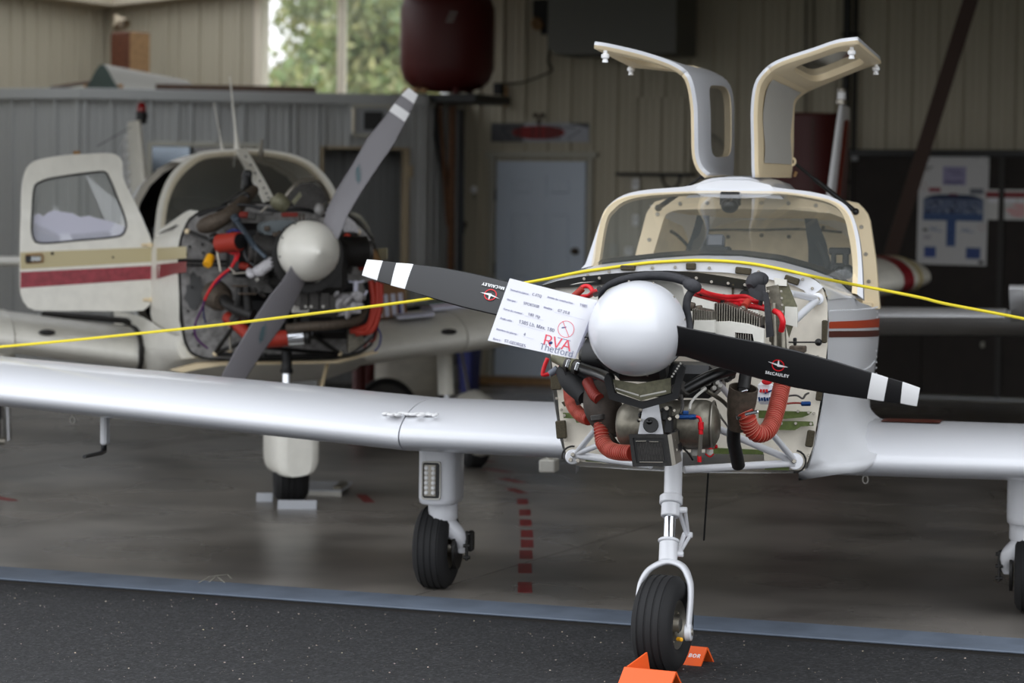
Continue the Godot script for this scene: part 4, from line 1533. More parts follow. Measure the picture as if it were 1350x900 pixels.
func front_propeller(air: Node3D) -> void:
	var c := pz(838, 433.5, -0.02)
	var s := st0()
	var prof := []
	for i in 15:
		var t := i / 14.0
		prof.append(Vector2(0.162 * pow(cos(t * PI / 2), 0.78), 0.06 + 0.25 * sin(t * PI / 2)))
	prof[14] = Vector2(0, 0.31)
	lathe(s, [Vector2(0, 0), Vector2(0.155, 0.0), Vector2(0.162, 0.004), Vector2(0.163, 0.02)] + prof, axis_t(c + Vector3(0, 0, -0.09), Vector3.BACK), 56)
	var sp := obj("spinner", s, M.white, air)
	s = st0()
	for k in 12:
		var a := TAU * (k + 0.4) / 12
		can(s, c + Vector3(cos(a) * 0.157, sin(a) * 0.157, -0.055), c + Vector3(cos(a) * 0.166, sin(a) * 0.166, -0.05), 0.004, 8, 0.001)
	obj("screw", s, M.steel, sp)
	var lb := [[800, 402, 798, 452, -0.05, 0.045, 0.022], [740, 387, 738, 437, -0.045, 0.04, 0.018], [669, 370.6, 656, 416, -0.036, 0.034, 0.013], [623, 360, 609, 405, -0.03, 0.028, 0.011], [585, 353, 571, 394, -0.024, 0.022, 0.009], [545, 348, 533.6, 381.5, -0.017, 0.016, 0.007], [522.6, 346, 515, 376, -0.014, 0.013, 0.006], [504.7, 343.7, 497, 370, -0.011, 0.011, 0.005], [484, 341.7, 477, 362.8, -0.009, 0.009, 0.004]]
	var rb := [[868, 424, 870, 468, 0.05, -0.045, 0.022], [905, 431.5, 903, 470, 0.046, -0.04, 0.018], [960, 443, 955, 486.5, 0.038, -0.035, 0.014], [1000, 450.5, 1000, 499, 0.033, -0.03, 0.012], [1050, 462, 1048, 511, 0.027, -0.025, 0.01], [1100, 475.5, 1094, 519, 0.022, -0.02, 0.009], [1149.6, 491, 1143, 526, 0.016, -0.015, 0.007], [1171, 497.5, 1165, 529, 0.013, -0.013, 0.006], [1190, 503, 1187, 532, 0.011, -0.011, 0.005], [1213, 511, 1208.7, 535.5, 0.009, -0.009, 0.004]]
	for side in 2:
		var q: Array = lb if side == 0 else rb
		var n := q.size()
		var bl := blade_seg("propeller_blade", q.slice(0, n - 3), M.blade, air)
		obj("tip_stripe", bl_mesh(q.slice(n - 4, n - 2)), M.band, bl)
		obj("tip_gap", bl_mesh(q.slice(n - 3, n - 1)), M.blade, bl)
		obj("tip_stripe", bl_mesh(q.slice(n - 2, n)), M.band, bl)
		# maker's mark: red ring, white winged mark, lettering
		var st: Array = [655, 367.4, 640, 411, -0.034, 0.032, 0.013] if side == 0 else [1029, 457, 1024, 505, 0.03, -0.028, 0.0113]
		var span := pz(q[n - 1][0], q[n - 1][1], 0) - pz(q[1][0], q[1][1], 0)
		var t := blade_frame(st, span, side == 0)
		var ring := hoop1(disc(0.022), disc(0.0185), 0.0006, Vector3(0, 0.004, 0.0004))
		obj("red_ring", ring, M.wire_red, bl).transform = t
		var s2 := st0()
		prism(s2, [Vector2(-0.035, 0.012), Vector2(-0.004, 0.003), Vector2(-0.002, 0.0), Vector2(0.002, 0.0), Vector2(0.035, 0.004), Vector2(0.004, 0.0085), Vector2(0.002, 0.023), Vector2(-0.001, 0.023), Vector2(-0.003, 0.0085)], 0.0006, Transform3D(Basis(), Vector3(0, 0, 0.0012)))
		obj("winged_mark", s2, M.band, bl).transform = t
		var tt := text("lettering", "McCAULEY", M.band, t * Transform3D(Basis(), Vector3(0, -0.03, 0.001)), 0.016, bl)
		tt.transform = tt.transform * Transform3D(Basis.from_scale(Vector3(1.0, 1, 1)), Vector3.ZERO)

func bl_mesh(sts: Array) -> SurfaceTool:
	var rows := []
	for q in sts:
		rows.append(blade_ring(q))
	var s := st0()
	grid(s, rows, true)
	fan(s, rows[0])
	fan(s, rows[-1])
	return s

func side_w(z: float) -> float:
	if z > -2.05: return 0.535 + 0.048 * smoothstep(-1.2, -2.05, z)
	return 0.583 - 0.027 * smoothstep(-2.5, -3.3, z)

func half_profile(z: float) -> Array:       # sill to keel, right side
	var t := clampf((-1.2 - z) / 2.1, 0, 1)
	var w := side_w(z)
	var top := lerpf(1.33, 1.205, t)
	if z > -2.1:
		top = lerpf(1.335, 1.3, (-1.2 - z) / 0.9)
	return [Vector2(w - 0.008, top), Vector2(w, top - 0.1), Vector2(w - 0.002, 1.05), Vector2(w - 0.018, 0.92), Vector2(w - 0.045, 0.76), Vector2(w - 0.07, 0.675), Vector2(w - 0.12, 0.655), Vector2(0.2, 0.648), Vector2(0.0, 0.645)]

func profile_x(z: float, y: float) -> float:
	var h := half_profile(z)
	for i in h.size() - 1:
		if y <= h[i].y and y >= h[i + 1].y:
			return lerpf(h[i].x, h[i + 1].x, (h[i].y - y) / maxf(h[i].y - h[i + 1].y, 1e-6))
	return h[5].x

func front_fuselage(air: Node3D) -> void:
	# firewall and its bright flange
	var fw := pl([716, 379, 760, 364, 824, 354, 900, 349, 960, 350, 1030, 358, 1070, 369, 1085, 381, 1091, 400, 1091, 454, 1083, 517, 1072, 588, 1060, 620, 1008, 617, 1007, 598, 800, 594, 800, 611, 748, 607, 742, 577, 738, 552, 735, 519, 729, 489, 721, 430], -1.2)
	var s := st0()
	slab(s, fw, Vector3(0, 0, -0.012))
	var wall := obj("firewall", s, M.cream_wall, air)
	s = st0()
	hoop(s, pl([716, 375, 760, 360.5, 824, 350, 900, 345, 960, 346, 1030, 354.5, 1070, 365, 1086, 378], -1.19), pl([722, 384, 762, 372, 826, 361, 900, 357, 960, 359, 1026, 370, 1058, 380, 1068, 392], -1.19), Vector3(0, 0, 0.012), 30, false)
	obj("top_flange", s, M.white, wall)
	s = st0()
	for q in [[775, 363], [803, 358], [860, 353], [890, 352], [935, 353], [1000, 358], [1058, 368], [1071, 380], [1072, 404], [1078, 470], [1073, 545], [1066, 600], [740, 540], [745, 580], [734, 525], [785, 600], [1030, 600]]:
		can(s, pz(q[0], q[1], -1.19), pz(q[0], q[1], -1.17), 0.006, 8, 0.001)
	obj("rivet", s, M.steel, wall)
	for q in [[733, 502, 14, 24, 0.06], [740, 566, 14, 24, 0.1], [828, 353, 20, 7, 0.0], [911, 351, 13, 9, 0.0], [980, 357, 21, 9, -0.1], [1044, 369, 20, 9, -0.3], [1087, 437, 7, 30, 0.0], [1068, 578, 10, 22, -0.15], [1080, 520, 8, 16, -0.1]]:
		obj("cowl_clip", bx(pz(q[0], q[1], -1.17), Vector3(rr(q[2], -1.17), rr(q[3], -1.17), 0.02), 0.004, Basis(Vector3.BACK, q[4])), M.clip, wall)
	# deck between firewall and windshield
	var a := even(pl([716, 374, 760, 360, 824, 349.5, 900, 344.5, 960, 345.5, 1030, 354, 1070, 364, 1086, 377, 1092, 395], -1.2), 30)
	var b := even(p3([775, 353, -2.02, 791, 348.5, -1.97, 869, 340, -1.82, 922, 336.5, -1.76, 978, 337.5, -1.76, 1027.6, 344, -1.83, 1071, 356, -1.92, 1102, 367.5, -1.98, 1122, 386, -2.03, 1137, 394, -2.08]), 30)
	var mid := []
	for i in 30:
		mid.append(a[i].lerp(b[i], 0.5) + Vector3(0, 0.006, 0))
	s = st0()
	grid(s, [a, mid, b])
	obj("cowl_deck", s, M.white, air)
	# lower shell: sides and belly
	var rows := []
	for z in [-1.2, -1.5, -1.8, -2.1, -2.5, -2.9, -3.32]:
		var h := half_profile(z)
		var row := []
		for i in h.size():
			row.append(Vector3(h[i].x, h[i].y, z))
		for i in range(h.size() - 2, -1, -1):
			row.append(Vector3(-h[i].x, h[i].y, z))
		rows.append(row)
	s = st0()
	grid(s, rows)
	var shell := obj("fuselage_shell", s, M.skin, air)
	# painted stripes, rivet rows, vents
	var stripe := func(lo0: float, hi0: float, lo1: float, hi1: float, m: Material) -> void:
		for sx in [-1.0, 1.0]:
			var r0 := []
			var r1 := []
			for k in 8:
				var f := k / 7.0
				var z := lerpf(-1.21, -3.31, f)
				r0.append(Vector3(sx * (side_w(z) + 0.0025), lerpf(hi0, hi1, f), z))
				r1.append(Vector3(sx * (side_w(z) + 0.0025), lerpf(lo0, lo1, f), z))
			var s2 := st0()
			grid(s2, [r0, r1])
			obj("painted_stripe", s2, m, shell)
	stripe.call(1.205, 1.23, 1.128, 1.168, M.orange_stripe)
	stripe.call(1.172, 1.195, 1.086, 1.115, M.brown_stripe)
	s = st0()
	for k in 40:
		var z := -1.26 - k * 0.05
		for y in [1.0, 1.27 - 0.03 * k / 40.0]:
			var w := side_w(z) - (0.006 if y < 1.02 else 0.0)
			ell(s, Vector3(w, y - 0.02 * k / 40.0, z), Vector3(0.002, 0.004, 0.004), Basis(), 6)
	for k in 16:
		ell(s, Vector3(side_w(-3.2), 1.2 - k * 0.025, -3.2), Vector3(0.003, 0.004, 0.004), Basis(), 6)
	obj("rivet", s, M.skin, shell)
	s = st0()
	slab(s, [hit(FA, 1106, 541, Vector3.RIGHT, 0.527), hit(FA, 1117, 527, Vector3.RIGHT, 0.527), hit(FA, 1113, 553, Vector3.RIGHT, 0.523)], Vector3(-0.006, 0, 0))
	obj("vent_opening", s, M.black, shell)
	s = st0()
	box(s, hit(FA, 1109, 456, Vector3.RIGHT, 0.548), Vector3(0.01, 0.05, 0.02), 0.003)
	obj("latch", s, M.dark_metal, shell)
	# wing root fillets
	for sx in [-1.0, 1.0]:
		rows = []
		for q in [[-1.22, 0.9, 0.66, 0.0], [-1.32, 0.92, 0.66, 0.018], [-1.44, 0.94, 0.662, 0.045], [-1.56, 0.95, 0.665, 0.075], [-1.66, 0.95, 0.67, 0.1], [-1.74, 0.95, 0.68, 0.115], [-1.84, 0.94, 0.718, 0.115], [-2.0, 0.93, 0.745, 0.11], [-2.3, 0.92, 0.768, 0.1], [-2.7, 0.91, 0.75, 0.095], [-3.1, 0.88, 0.68, 0.09], [-3.3, 0.85, 0.64, 0.08]]:
			var w := side_w(q[0]) - 0.004
			var ee: float = q[3] * (1.0 if sx > 0 else 0.15)
			var row := []
			for k in 9:
				var an := k / 8.0 * PI / 2
				var yy := lerpf(q[1], q[2], sin(an))
				var xb := profile_x(q[0], yy) + 0.002
				row.append(Vector3(sx * (xb + (1.0 - cos(an)) * (ee + (w - xb) * minf(1.0, ee / 0.1))), yy, q[0]))
			var e: Vector3 = row[8]
			row.append(e + Vector3(-sx * ee * 0.12, -0.035, 0))
			row.append(Vector3(e.x - sx * ee * 0.6, lerpf(0.66, 0.6, smoothstep(-1.22, -1.85, q[0])), q[0]))
			row.append(Vector3(sx * (w - 0.12), 0.65, q[0]))
			rows.append(row)
		s = st0()
		grid(s, rows)
		obj("wing_fillet", s, M.skin, air)
	# rear fuselage
	var sections := [[-3.3, 0.552, 0.65, 1.2, 1.735], [-3.7, 0.52, 0.68, 1.2, 1.68], [-4.4, 0.4, 0.74, 1.18, 1.5], [-5.6, 0.22, 0.85, 1.13, 1.32], [-7.4, 0.05, 0.98, 1.1, 1.22]]
	rows = []
	for q in sections:
		var row := []
		for k in 28:
			var an := TAU * k / 28
			var cx := signf(cos(an)) * pow(absf(cos(an)), 0.62)
			var cy := signf(sin(an)) * pow(absf(sin(an)), 0.62)
			row.append(Vector3(cx * q[1] * (1.0 if cy < 0 else 1.0 - 0.1 * cy), q[3] + cy * ((q[4] - q[3]) if cy > 0 else (q[3] - q[2])), q[0]))
		rows.append(row)
	s = st0()
	grid(s, rows, true)
	fan(s, rows[-1])
	obj("tail_cone", s, M.skin, air)
	# fin with maroon side and beacon
	s = st0()
	rows = []
	for q in [[1.15, -5.9, 1.5, 0.1], [1.85, -6.72, 0.98, 0.085], [2.2, -7.12, 0.7, 0.07], [2.27, -7.2, 0.6, 0.05]]:
		var row := []
		for k in 24:
			var up := k < 12
			var u := k / 12.0 if up else (24 - k) / 12.0
			var cc := 1.0 - cos(u * PI / 2)
			var th: float = q[3] * 0.5 * (2.6 * sqrt(cc) - 2.6 * cc + 0.35 * cc * (1.0 - cc))
			row.append(Vector3(th if up else -th, q[0], q[1] - q[2] * cc))
		rows.append(row)
	grid(s, rows, true)
	fan(s, rows[-1])
	var fin := obj("tail_fin", s, M.skin, air)
	s = st0()
	slab(s, [Vector3(0.055, 1.2, -6.15), Vector3(0.052, 1.85, -6.84), Vector3(0.045, 2.18, -7.2), Vector3(0.03, 2.18, -7.5), Vector3(0.035, 1.2, -7.1)], Vector3(-0.03, 0, 0))
	obj("maroon_panel", s, M.brown_stripe, fin)
	s = st0()
	can(s, pz(1109, 138, -7.3), pz(1109.5, 131, -7.3), 0.034, 20, 0.004)
	can(s, pz(1109.5, 121, -7.3), pz(1109.8, 116, -7.3), 0.03, 20, 0.008)
	obj("beacon", s, M.steel, fin)
	s = st0()
	can(s, pz(1109.3, 132, -7.3), pz(1109.6, 121, -7.3), 0.026, 20, 0.004)
	obj("beacon_lens", s, M.band, fin)
	# tailplane with its elevator hanging down and the balance horn up
	for sx in [-1.0, 1.0]:
		var y0 := 1.055
		s = st0()
		wing(s, [[sx * 0.05, y0, -6.55, 0.62, 0.11], [sx * 0.995, y0 + 0.01, -6.6, 0.56, 0.1]])
		var tp := obj("tailplane", s, M.skin, air)
		s = st0()
		var tilt := deg_to_rad(19.0)
		var ev := []
		var blend := [[0.0, 0.02, 0.0], [0.42, -0.0, 0.0]]
		var q0 := []
		var q1 := []
		for f in [[0.0, 0.028], [0.12, 0.02], [0.45, 0.004], [0.45, -0.004], [0.12, -0.02], [0.0, -0.028]]:
			var dz: float = f[0]
			q0.append(Vector3(sx * 0.08, y0 - dz * sin(tilt) + f[1] * cos(tilt), -7.13 - dz * cos(tilt)))
			q1.append(Vector3(sx * 1.24, y0 - dz * 0.85 * sin(tilt) + f[1] * cos(tilt), -7.13 - dz * 0.85 * cos(tilt)))
		grid(s, [q0, q1], true)
		fan(s, q0)
		fan(s, q1)
		obj("elevator", s, M.skin, tp)
		s = st0()
		rows = []
		for f in [[0.0, 0.004], [0.03, 0.03], [0.12, 0.042], [0.3, 0.045], [0.55, 0.03]]:
			var row := []
			for g in [[1.015, 1.0], [1.14, 1.0], [1.24, 0.8], [1.3, 0.3], [1.24, -0.8], [1.14, -1.0], [1.015, -1.0]]:
				var dz: float = 0.52 - f[0]
				row.append(Vector3(sx * (g[0] - 0.08 * clampf(1.0 - f[0] / 0.12, 0, 1) * (1.0 if g[0] > 1.2 else 0.0)), y0 + dz * sin(tilt) + g[1] * f[1], -7.13 + dz * cos(tilt)))
			rows.append(row)
		grid(s, rows, true)
		fan(s, rows[0])
		fan(s, rows[-1])
		obj("balance_horn", s, M.skin, tp)

func front_cabin(air: Node3D) -> void:
	var n := Vector3(0, 1.4, 1)
	var d := -0.07
	var hp := func(arr: Array) -> Array:
		var r := []
		for i in range(0, arr.size(), 2):
			r.append(hit(FA, arr[i], arr[i + 1], n, d))
		return r
	var outer: Array = hp.call([766, 354, 772, 347.6, 790, 294.7, 800, 273, 822, 257, 853, 250, 909, 245, 934, 235.5, 960, 233.5, 990, 234, 1018, 246, 1071, 253, 1102, 262, 1121, 277.5, 1132, 310, 1136.5, 351, 1138, 394])
	var mid: Array = hp.call([779, 351, 792, 290, 803, 271, 821, 260, 853, 255, 909, 252, 947, 251.5, 1000, 252, 1040, 253.5, 1097, 264, 1118, 281, 1127, 310, 1131, 347.6, 1130, 388])
	var inner: Array = hp.call([789, 350, 799, 292, 810, 275, 826, 264, 855, 258, 909, 255, 947, 254.5, 1000, 255, 1040, 256.5, 1092, 266.5, 1111, 283, 1119, 311, 1124, 347.6, 1123, 386])
	var s := st0()
	var o2 := even(spl(outer, 4), 70)
	var m2 := even(spl(mid, 4), 70)
	var i2 := even(spl(inner, 4), 70)
	hoop(s, o2, m2, Vector3(0, -0.01, -0.06), 70, false)
	var arch := obj("windshield_arch", s, M.white, air)
	s = st0()
	hoop(s, m2, i2, Vector3(0, -0.01, -0.05), 70, false)
	obj("cream_trim", s, M.cream, arch)
	var base := even(p3([779, 351, -1.98, 791, 348.6, -1.95, 869, 340, -1.83, 922, 336.7, -1.77, 978, 337.7, -1.77, 1027.6, 344, -1.84, 1071, 356, -1.93, 1102, 367.5, -1.99, 1122, 385, -2.03, 1131, 392, -2.05]), 40)
	var m3 := even(mid, 40)
	var rows := []
	for k in 7:
		var f := k / 6.0
		var row := []
		for j in 40:
			row.append(base[j].lerp(m3[j], f) + Vector3(0, 0.03, 0.03) * sin(PI * f) * sin(PI * j / 39.0))
		rows.append(row)
	s = st0()
	grid(s, rows)
	obj("windshield", s, M.glass, air)
	# black glare shield behind the glass
	s = st0()
	var g0 := []
	var g1 := []
	var g2 := []
	for j in range(1, 39):
		g0.append(base[j] + Vector3(0, 0.008, -0.015))
		g1.append(base[j] + Vector3(0, 0.022, -0.12))
		g2.append(base[j] + Vector3(0, -0.08, -0.2))
	grid(s, [g0, g1, g2])
	obj("glare_shield", s, M.black, air)
	# roof spine
	rows = []
	for q in [[-2.5, 1.765, 0.15], [-2.7, 1.785, 0.13], [-3.0, 1.79, 0.13], [-3.36, 1.775, 0.14]]:
		rows.append([Vector3(-q[2] - 0.06, q[1] - 0.07, q[0]), Vector3(-q[2], q[1] - 0.01, q[0]), Vector3(-q[2] * 0.4, q[1] + 0.008, q[0]), Vector3(q[2] * 0.4, q[1] + 0.008, q[0]), Vector3(q[2], q[1] - 0.01, q[0]), Vector3(q[2] + 0.06, q[1] - 0.07, q[0]), Vector3(0, q[1] - 0.06, q[0])])
	s = st0()
	grid(s, rows, true)
	fan(s, rows[0])
	fan(s, rows[-1])
	obj("roof_spine", s, M.white, air)
	# rear door frame
	var ho := even(pl([818, 410, 836, 342, 853, 278, 863, 265.6, 890, 259, 950, 257, 1040, 258, 1108, 263, 1133, 268, 1146, 285, 1155, 344, 1160, 407], -3.3), 60)
	var hi := even(pl([838, 410, 859, 342, 876.7, 283, 890, 276.5, 950, 275, 1040, 276, 1095, 281, 1116, 289, 1126, 303, 1134, 350, 1138, 407], -3.3), 60)
	s = st0()
	hoop(s, ho, hi, Vector3(0, 0, -0.05), 60, false)
	var fr := obj("door_frame", s, M.cream, air)
	s = st0()
	for k in range(3, 58, 4):
		can(s, ho[k].lerp(hi[k], 0.55), ho[k].lerp(hi[k], 0.55) + Vector3(0, 0, 0.006), 0.009, 10, 0.002)
	obj("screw", s, M.steel, fr)
	s = st0()
	box(s, pz(1140, 404, -3.28), Vector3(0.07, 0.035, 0.03), 0.005)
	obj("sill_block", s, M.cream, fr)
	# cabin lining and rear bulkhead
	rows = []
	for q in [[-3.34, 1.0, 0.0], [-3.6, 0.95, 0.01], [-4.0, 0.87, 0.03]]:
		var row := []
		for v in hi:
			row.append(Vector3(v.x * q[1], 1.3 + (v.y - 1.3) * q[1], q[0]))
		row.append(Vector3(0.48 * q[1], 0.8, q[0]))
		row.append(Vector3(-0.5 * q[1], 0.8, q[0]))
		rows.append(row)
	s = st0()
	grid(s, rows, true)
	fan(s, rows[-1])
	var lin := obj("cabin_lining", s, M.tan, air)
	s = st0()
	tube(s, spl([pz(880, 318, -3.92), pz(930, 304, -3.95), pz(1000, 303, -3.96), pz(1060, 302, -3.96), pz(1110, 306, -3.95)], 5), 0.006, 6)
	obj("seam", s, M.clip, lin)
	s = st0()
	for q in [[1004, 310], [1040, 312], [960, 312], [1085, 300]]:
		can(s, pz(q[0], q[1], -3.98), pz(q[0], q[1], -3.94), 0.01, 8, 0.002)
	obj("screw", s, M.clip, lin)
	obj("pull_strap", tube1(spl(p3([874, 299, -3.5, 890, 308, -3.5, 905, 322, -3.48, 911, 332, -3.46]), 5), 0.008, 6), M.seal, lin)
	# shoulder belts
	for q in [[[927, 284], [925, 300], [921, 318], [915, 338]], [[1069, 288], [1073, 305], [1078, 325], [1080, 356]]]:
		s = st0()
		var r0 := []
		var r1 := []
		for k in 4:
			var p := pz(q[k][0], q[k][1], -3.15 + 0.1 * k)
			var w := 0.028 + 0.007 * k
			r0.append(p + Vector3(-w, 0, 0))
			r1.append(p + Vector3(w, 0, 0))
		r0 = spl(r0, 4)
		r1 = spl(r1, 4)
		grid(s, [r0, r1])
		obj("shoulder_belt", s, M.belt, air)
	s = st0()
	tube(s, spl(p3([1080, 320, -2.9, 1087, 335, -2.8, 1091, 350, -2.7, 1088, 362, -2.6]), 5), 0.017, 6)
	obj("shoulder_belt", s, M.belt, air)
	# seat backs
	for x in [-0.27, 0.27]:
		obj("seat_back", bx(Vector3(x, 1.02, -3.0), Vector3(0.42, 0.5, 0.1), 0.04), M.belt, air)
	# headset rack, gps, compass
	var hs := part("headset", air)
	s = st0()
	box(s, pz(1107, 331, -2.5), Vector3(0.09, 0.03, 0.04), 0.006)
	box(s, pz(1099, 345, -2.5), Vector3(0.02, 0.1, 0.04), 0.005)
	box(s, pz(1115, 345, -2.5), Vector3(0.025, 0.11, 0.04), 0.005)
	box(s, pz(1106, 352, -2.48), Vector3(0.06, 0.035, 0.05), 0.01)
	obj("bracket", s, M.black, hs)
	for q in [[1108, 362, 0.032], [1117, 358, 0.028], [1103, 372, 0.03]]:
		s = st0()
		ell(s, pz(q[0], q[1], -2.42), Vector3(q[2], q[2] * 1.15, 0.03))
		obj("ear_cup", s, M.black_gloss, hs)
	var gp := part("instrument_display", air)
	obj("base", bx(pz(943, 331, -1.97), Vector3(0.125, 0.038, 0.08), 0.008), M.black, gp)
	obj("screen", bx(pz(944, 319, -2.0), Vector3(0.072, 0.056, 0.05), 0.008, Basis(Vector3.RIGHT, -0.35)), mat(Color(0.27, 0.28, 0.3), 0.25), gp)
	s = st0()
	for k in 4:
		can(s, pz(934 + k * 5, 331, -1.955), pz(934 + k * 5, 331, -1.945), 0.0055, 10, 0.001)
	obj("button", s, M.shade, gp)
	var cp := part("compass", air)
	obj("bracket", bx(pz(963, 262, -2.46), Vector3(0.085, 0.06, 0.05), 0.006), M.black, cp)
	s = st0()
	ell(s, pz(962, 271, -2.42), Vector3(0.038, 0.032, 0.04))
	obj("ball", s, M.black_gloss, cp)
	# the two gull doors
	var ld := gull_door(air, [932.5, 231, -2.55, 923, 222, -2.53, 917, 204, -2.5, 916, 170, -2.45, 915, 140, -2.42, 909.7, 110, -2.38, 900.6, 94.7, -2.36, 882, 84, -2.32, 846, 72, -2.24, 803, 62, -2.13, 784, 59, -2.1], [963, 231, -3.3, 963.5, 220, -3.3, 964, 200, -3.3, 964, 161, -3.3, 963, 130, -3.3, 958, 112, -3.3, 946, 102, -3.29, 926, 94, -3.28, 900, 90, -3.26, 860, 86, -3.22, 832, 84, -3.2], 1.0)
	var rd := gull_door(air, [996, 234, -2.55, 995, 220, -2.53, 994.7, 192, -2.5, 994, 146, -2.44, 998, 113, -2.4, 1010, 94.7, -2.36, 1028, 82.5, -2.32, 1073.7, 67, -2.22, 1104, 56.7, -2.14, 1131, 52.8, -2.1], [1039, 234, -3.3, 1040, 220, -3.3, 1041, 200, -3.3, 1042, 150, -3.3, 1045, 132, -3.3, 1057, 120, -3.29, 1072, 113, -3.28, 1110, 97, -3.23, 1140, 85, -3.17, 1161, 79, -3.1], -1.0)
	# sunshade stuck inside the right door
	rows = []
	for k in 13:
		var row := []
		for j in 9:
			var u := lerpf(0.07, 0.49, k / 12.0)
			var v := lerpf(0.1, 0.88, j / 8.0) + 0.012 * sin(k * 0.7 + j)
			row.append(door_off(u, v, -0.026 - 0.002 * sin(k * 0.9 + j * 1.7)))
		rows.append(row)
	s = st0()
	grid(s, rows)
	obj("sunshade", s, M.shade, rd)
	for q in [[798, 66, -2.13, ld], [832, 84, -3.15, ld], [1123, 61, -2.16, rd], [1155, 83, -3.05, rd]]:
		s = st0()
		lathe(s, [Vector2(0, 0), Vector2(0.009, 0.0), Vector2(0.009, 0.018), Vector2(0.017, 0.024), Vector2(0.017, 0.036), Vector2(0.01, 0.042), Vector2(0.013, 0.056), Vector2(0.0, 0.058)], axis_t(pz(q[0], q[1], q[2]) + Vector3(0, 0.005, 0), Vector3(0, -1, 0)), 16)
		obj("latch_pin", s, M.band, q[3])
	# gas struts
	for q in [[926, 232, -2.75, 868, 274, -3.24], [1045, 213, -3.28, 1128, 279, -3.22]]:
		var a := pz(q[0], q[1], q[2])
		var b := pz(q[3], q[4], q[5])
		s = st0()
		rod(s, a, b, 0.007)
		rod(s, a.lerp(b, 0.35), b.lerp(a, 0.04), 0.0115)
		ell(s, b, Vector3.ONE * 0.016)
		ell(s, a, Vector3.ONE * 0.013)
		obj("gas_strut", s, M.black, air)
	s = st0()
	lathe(s, [Vector2(0.012, -0.006), Vector2(0.022, -0.006), Vector2(0.022, 0.006), Vector2(0.012, 0.006)], axis_t(pz(1043.5, 213, -3.27), Vector3.BACK), 16)
	obj("strut_eye", s, M.cream, rd)
	s = st0()
	can(s, pz(1050, 226, -3.25), pz(1047, 233, -3.25), 0.008, 8)
	obj("tether_hook", s, M.wood, rd)

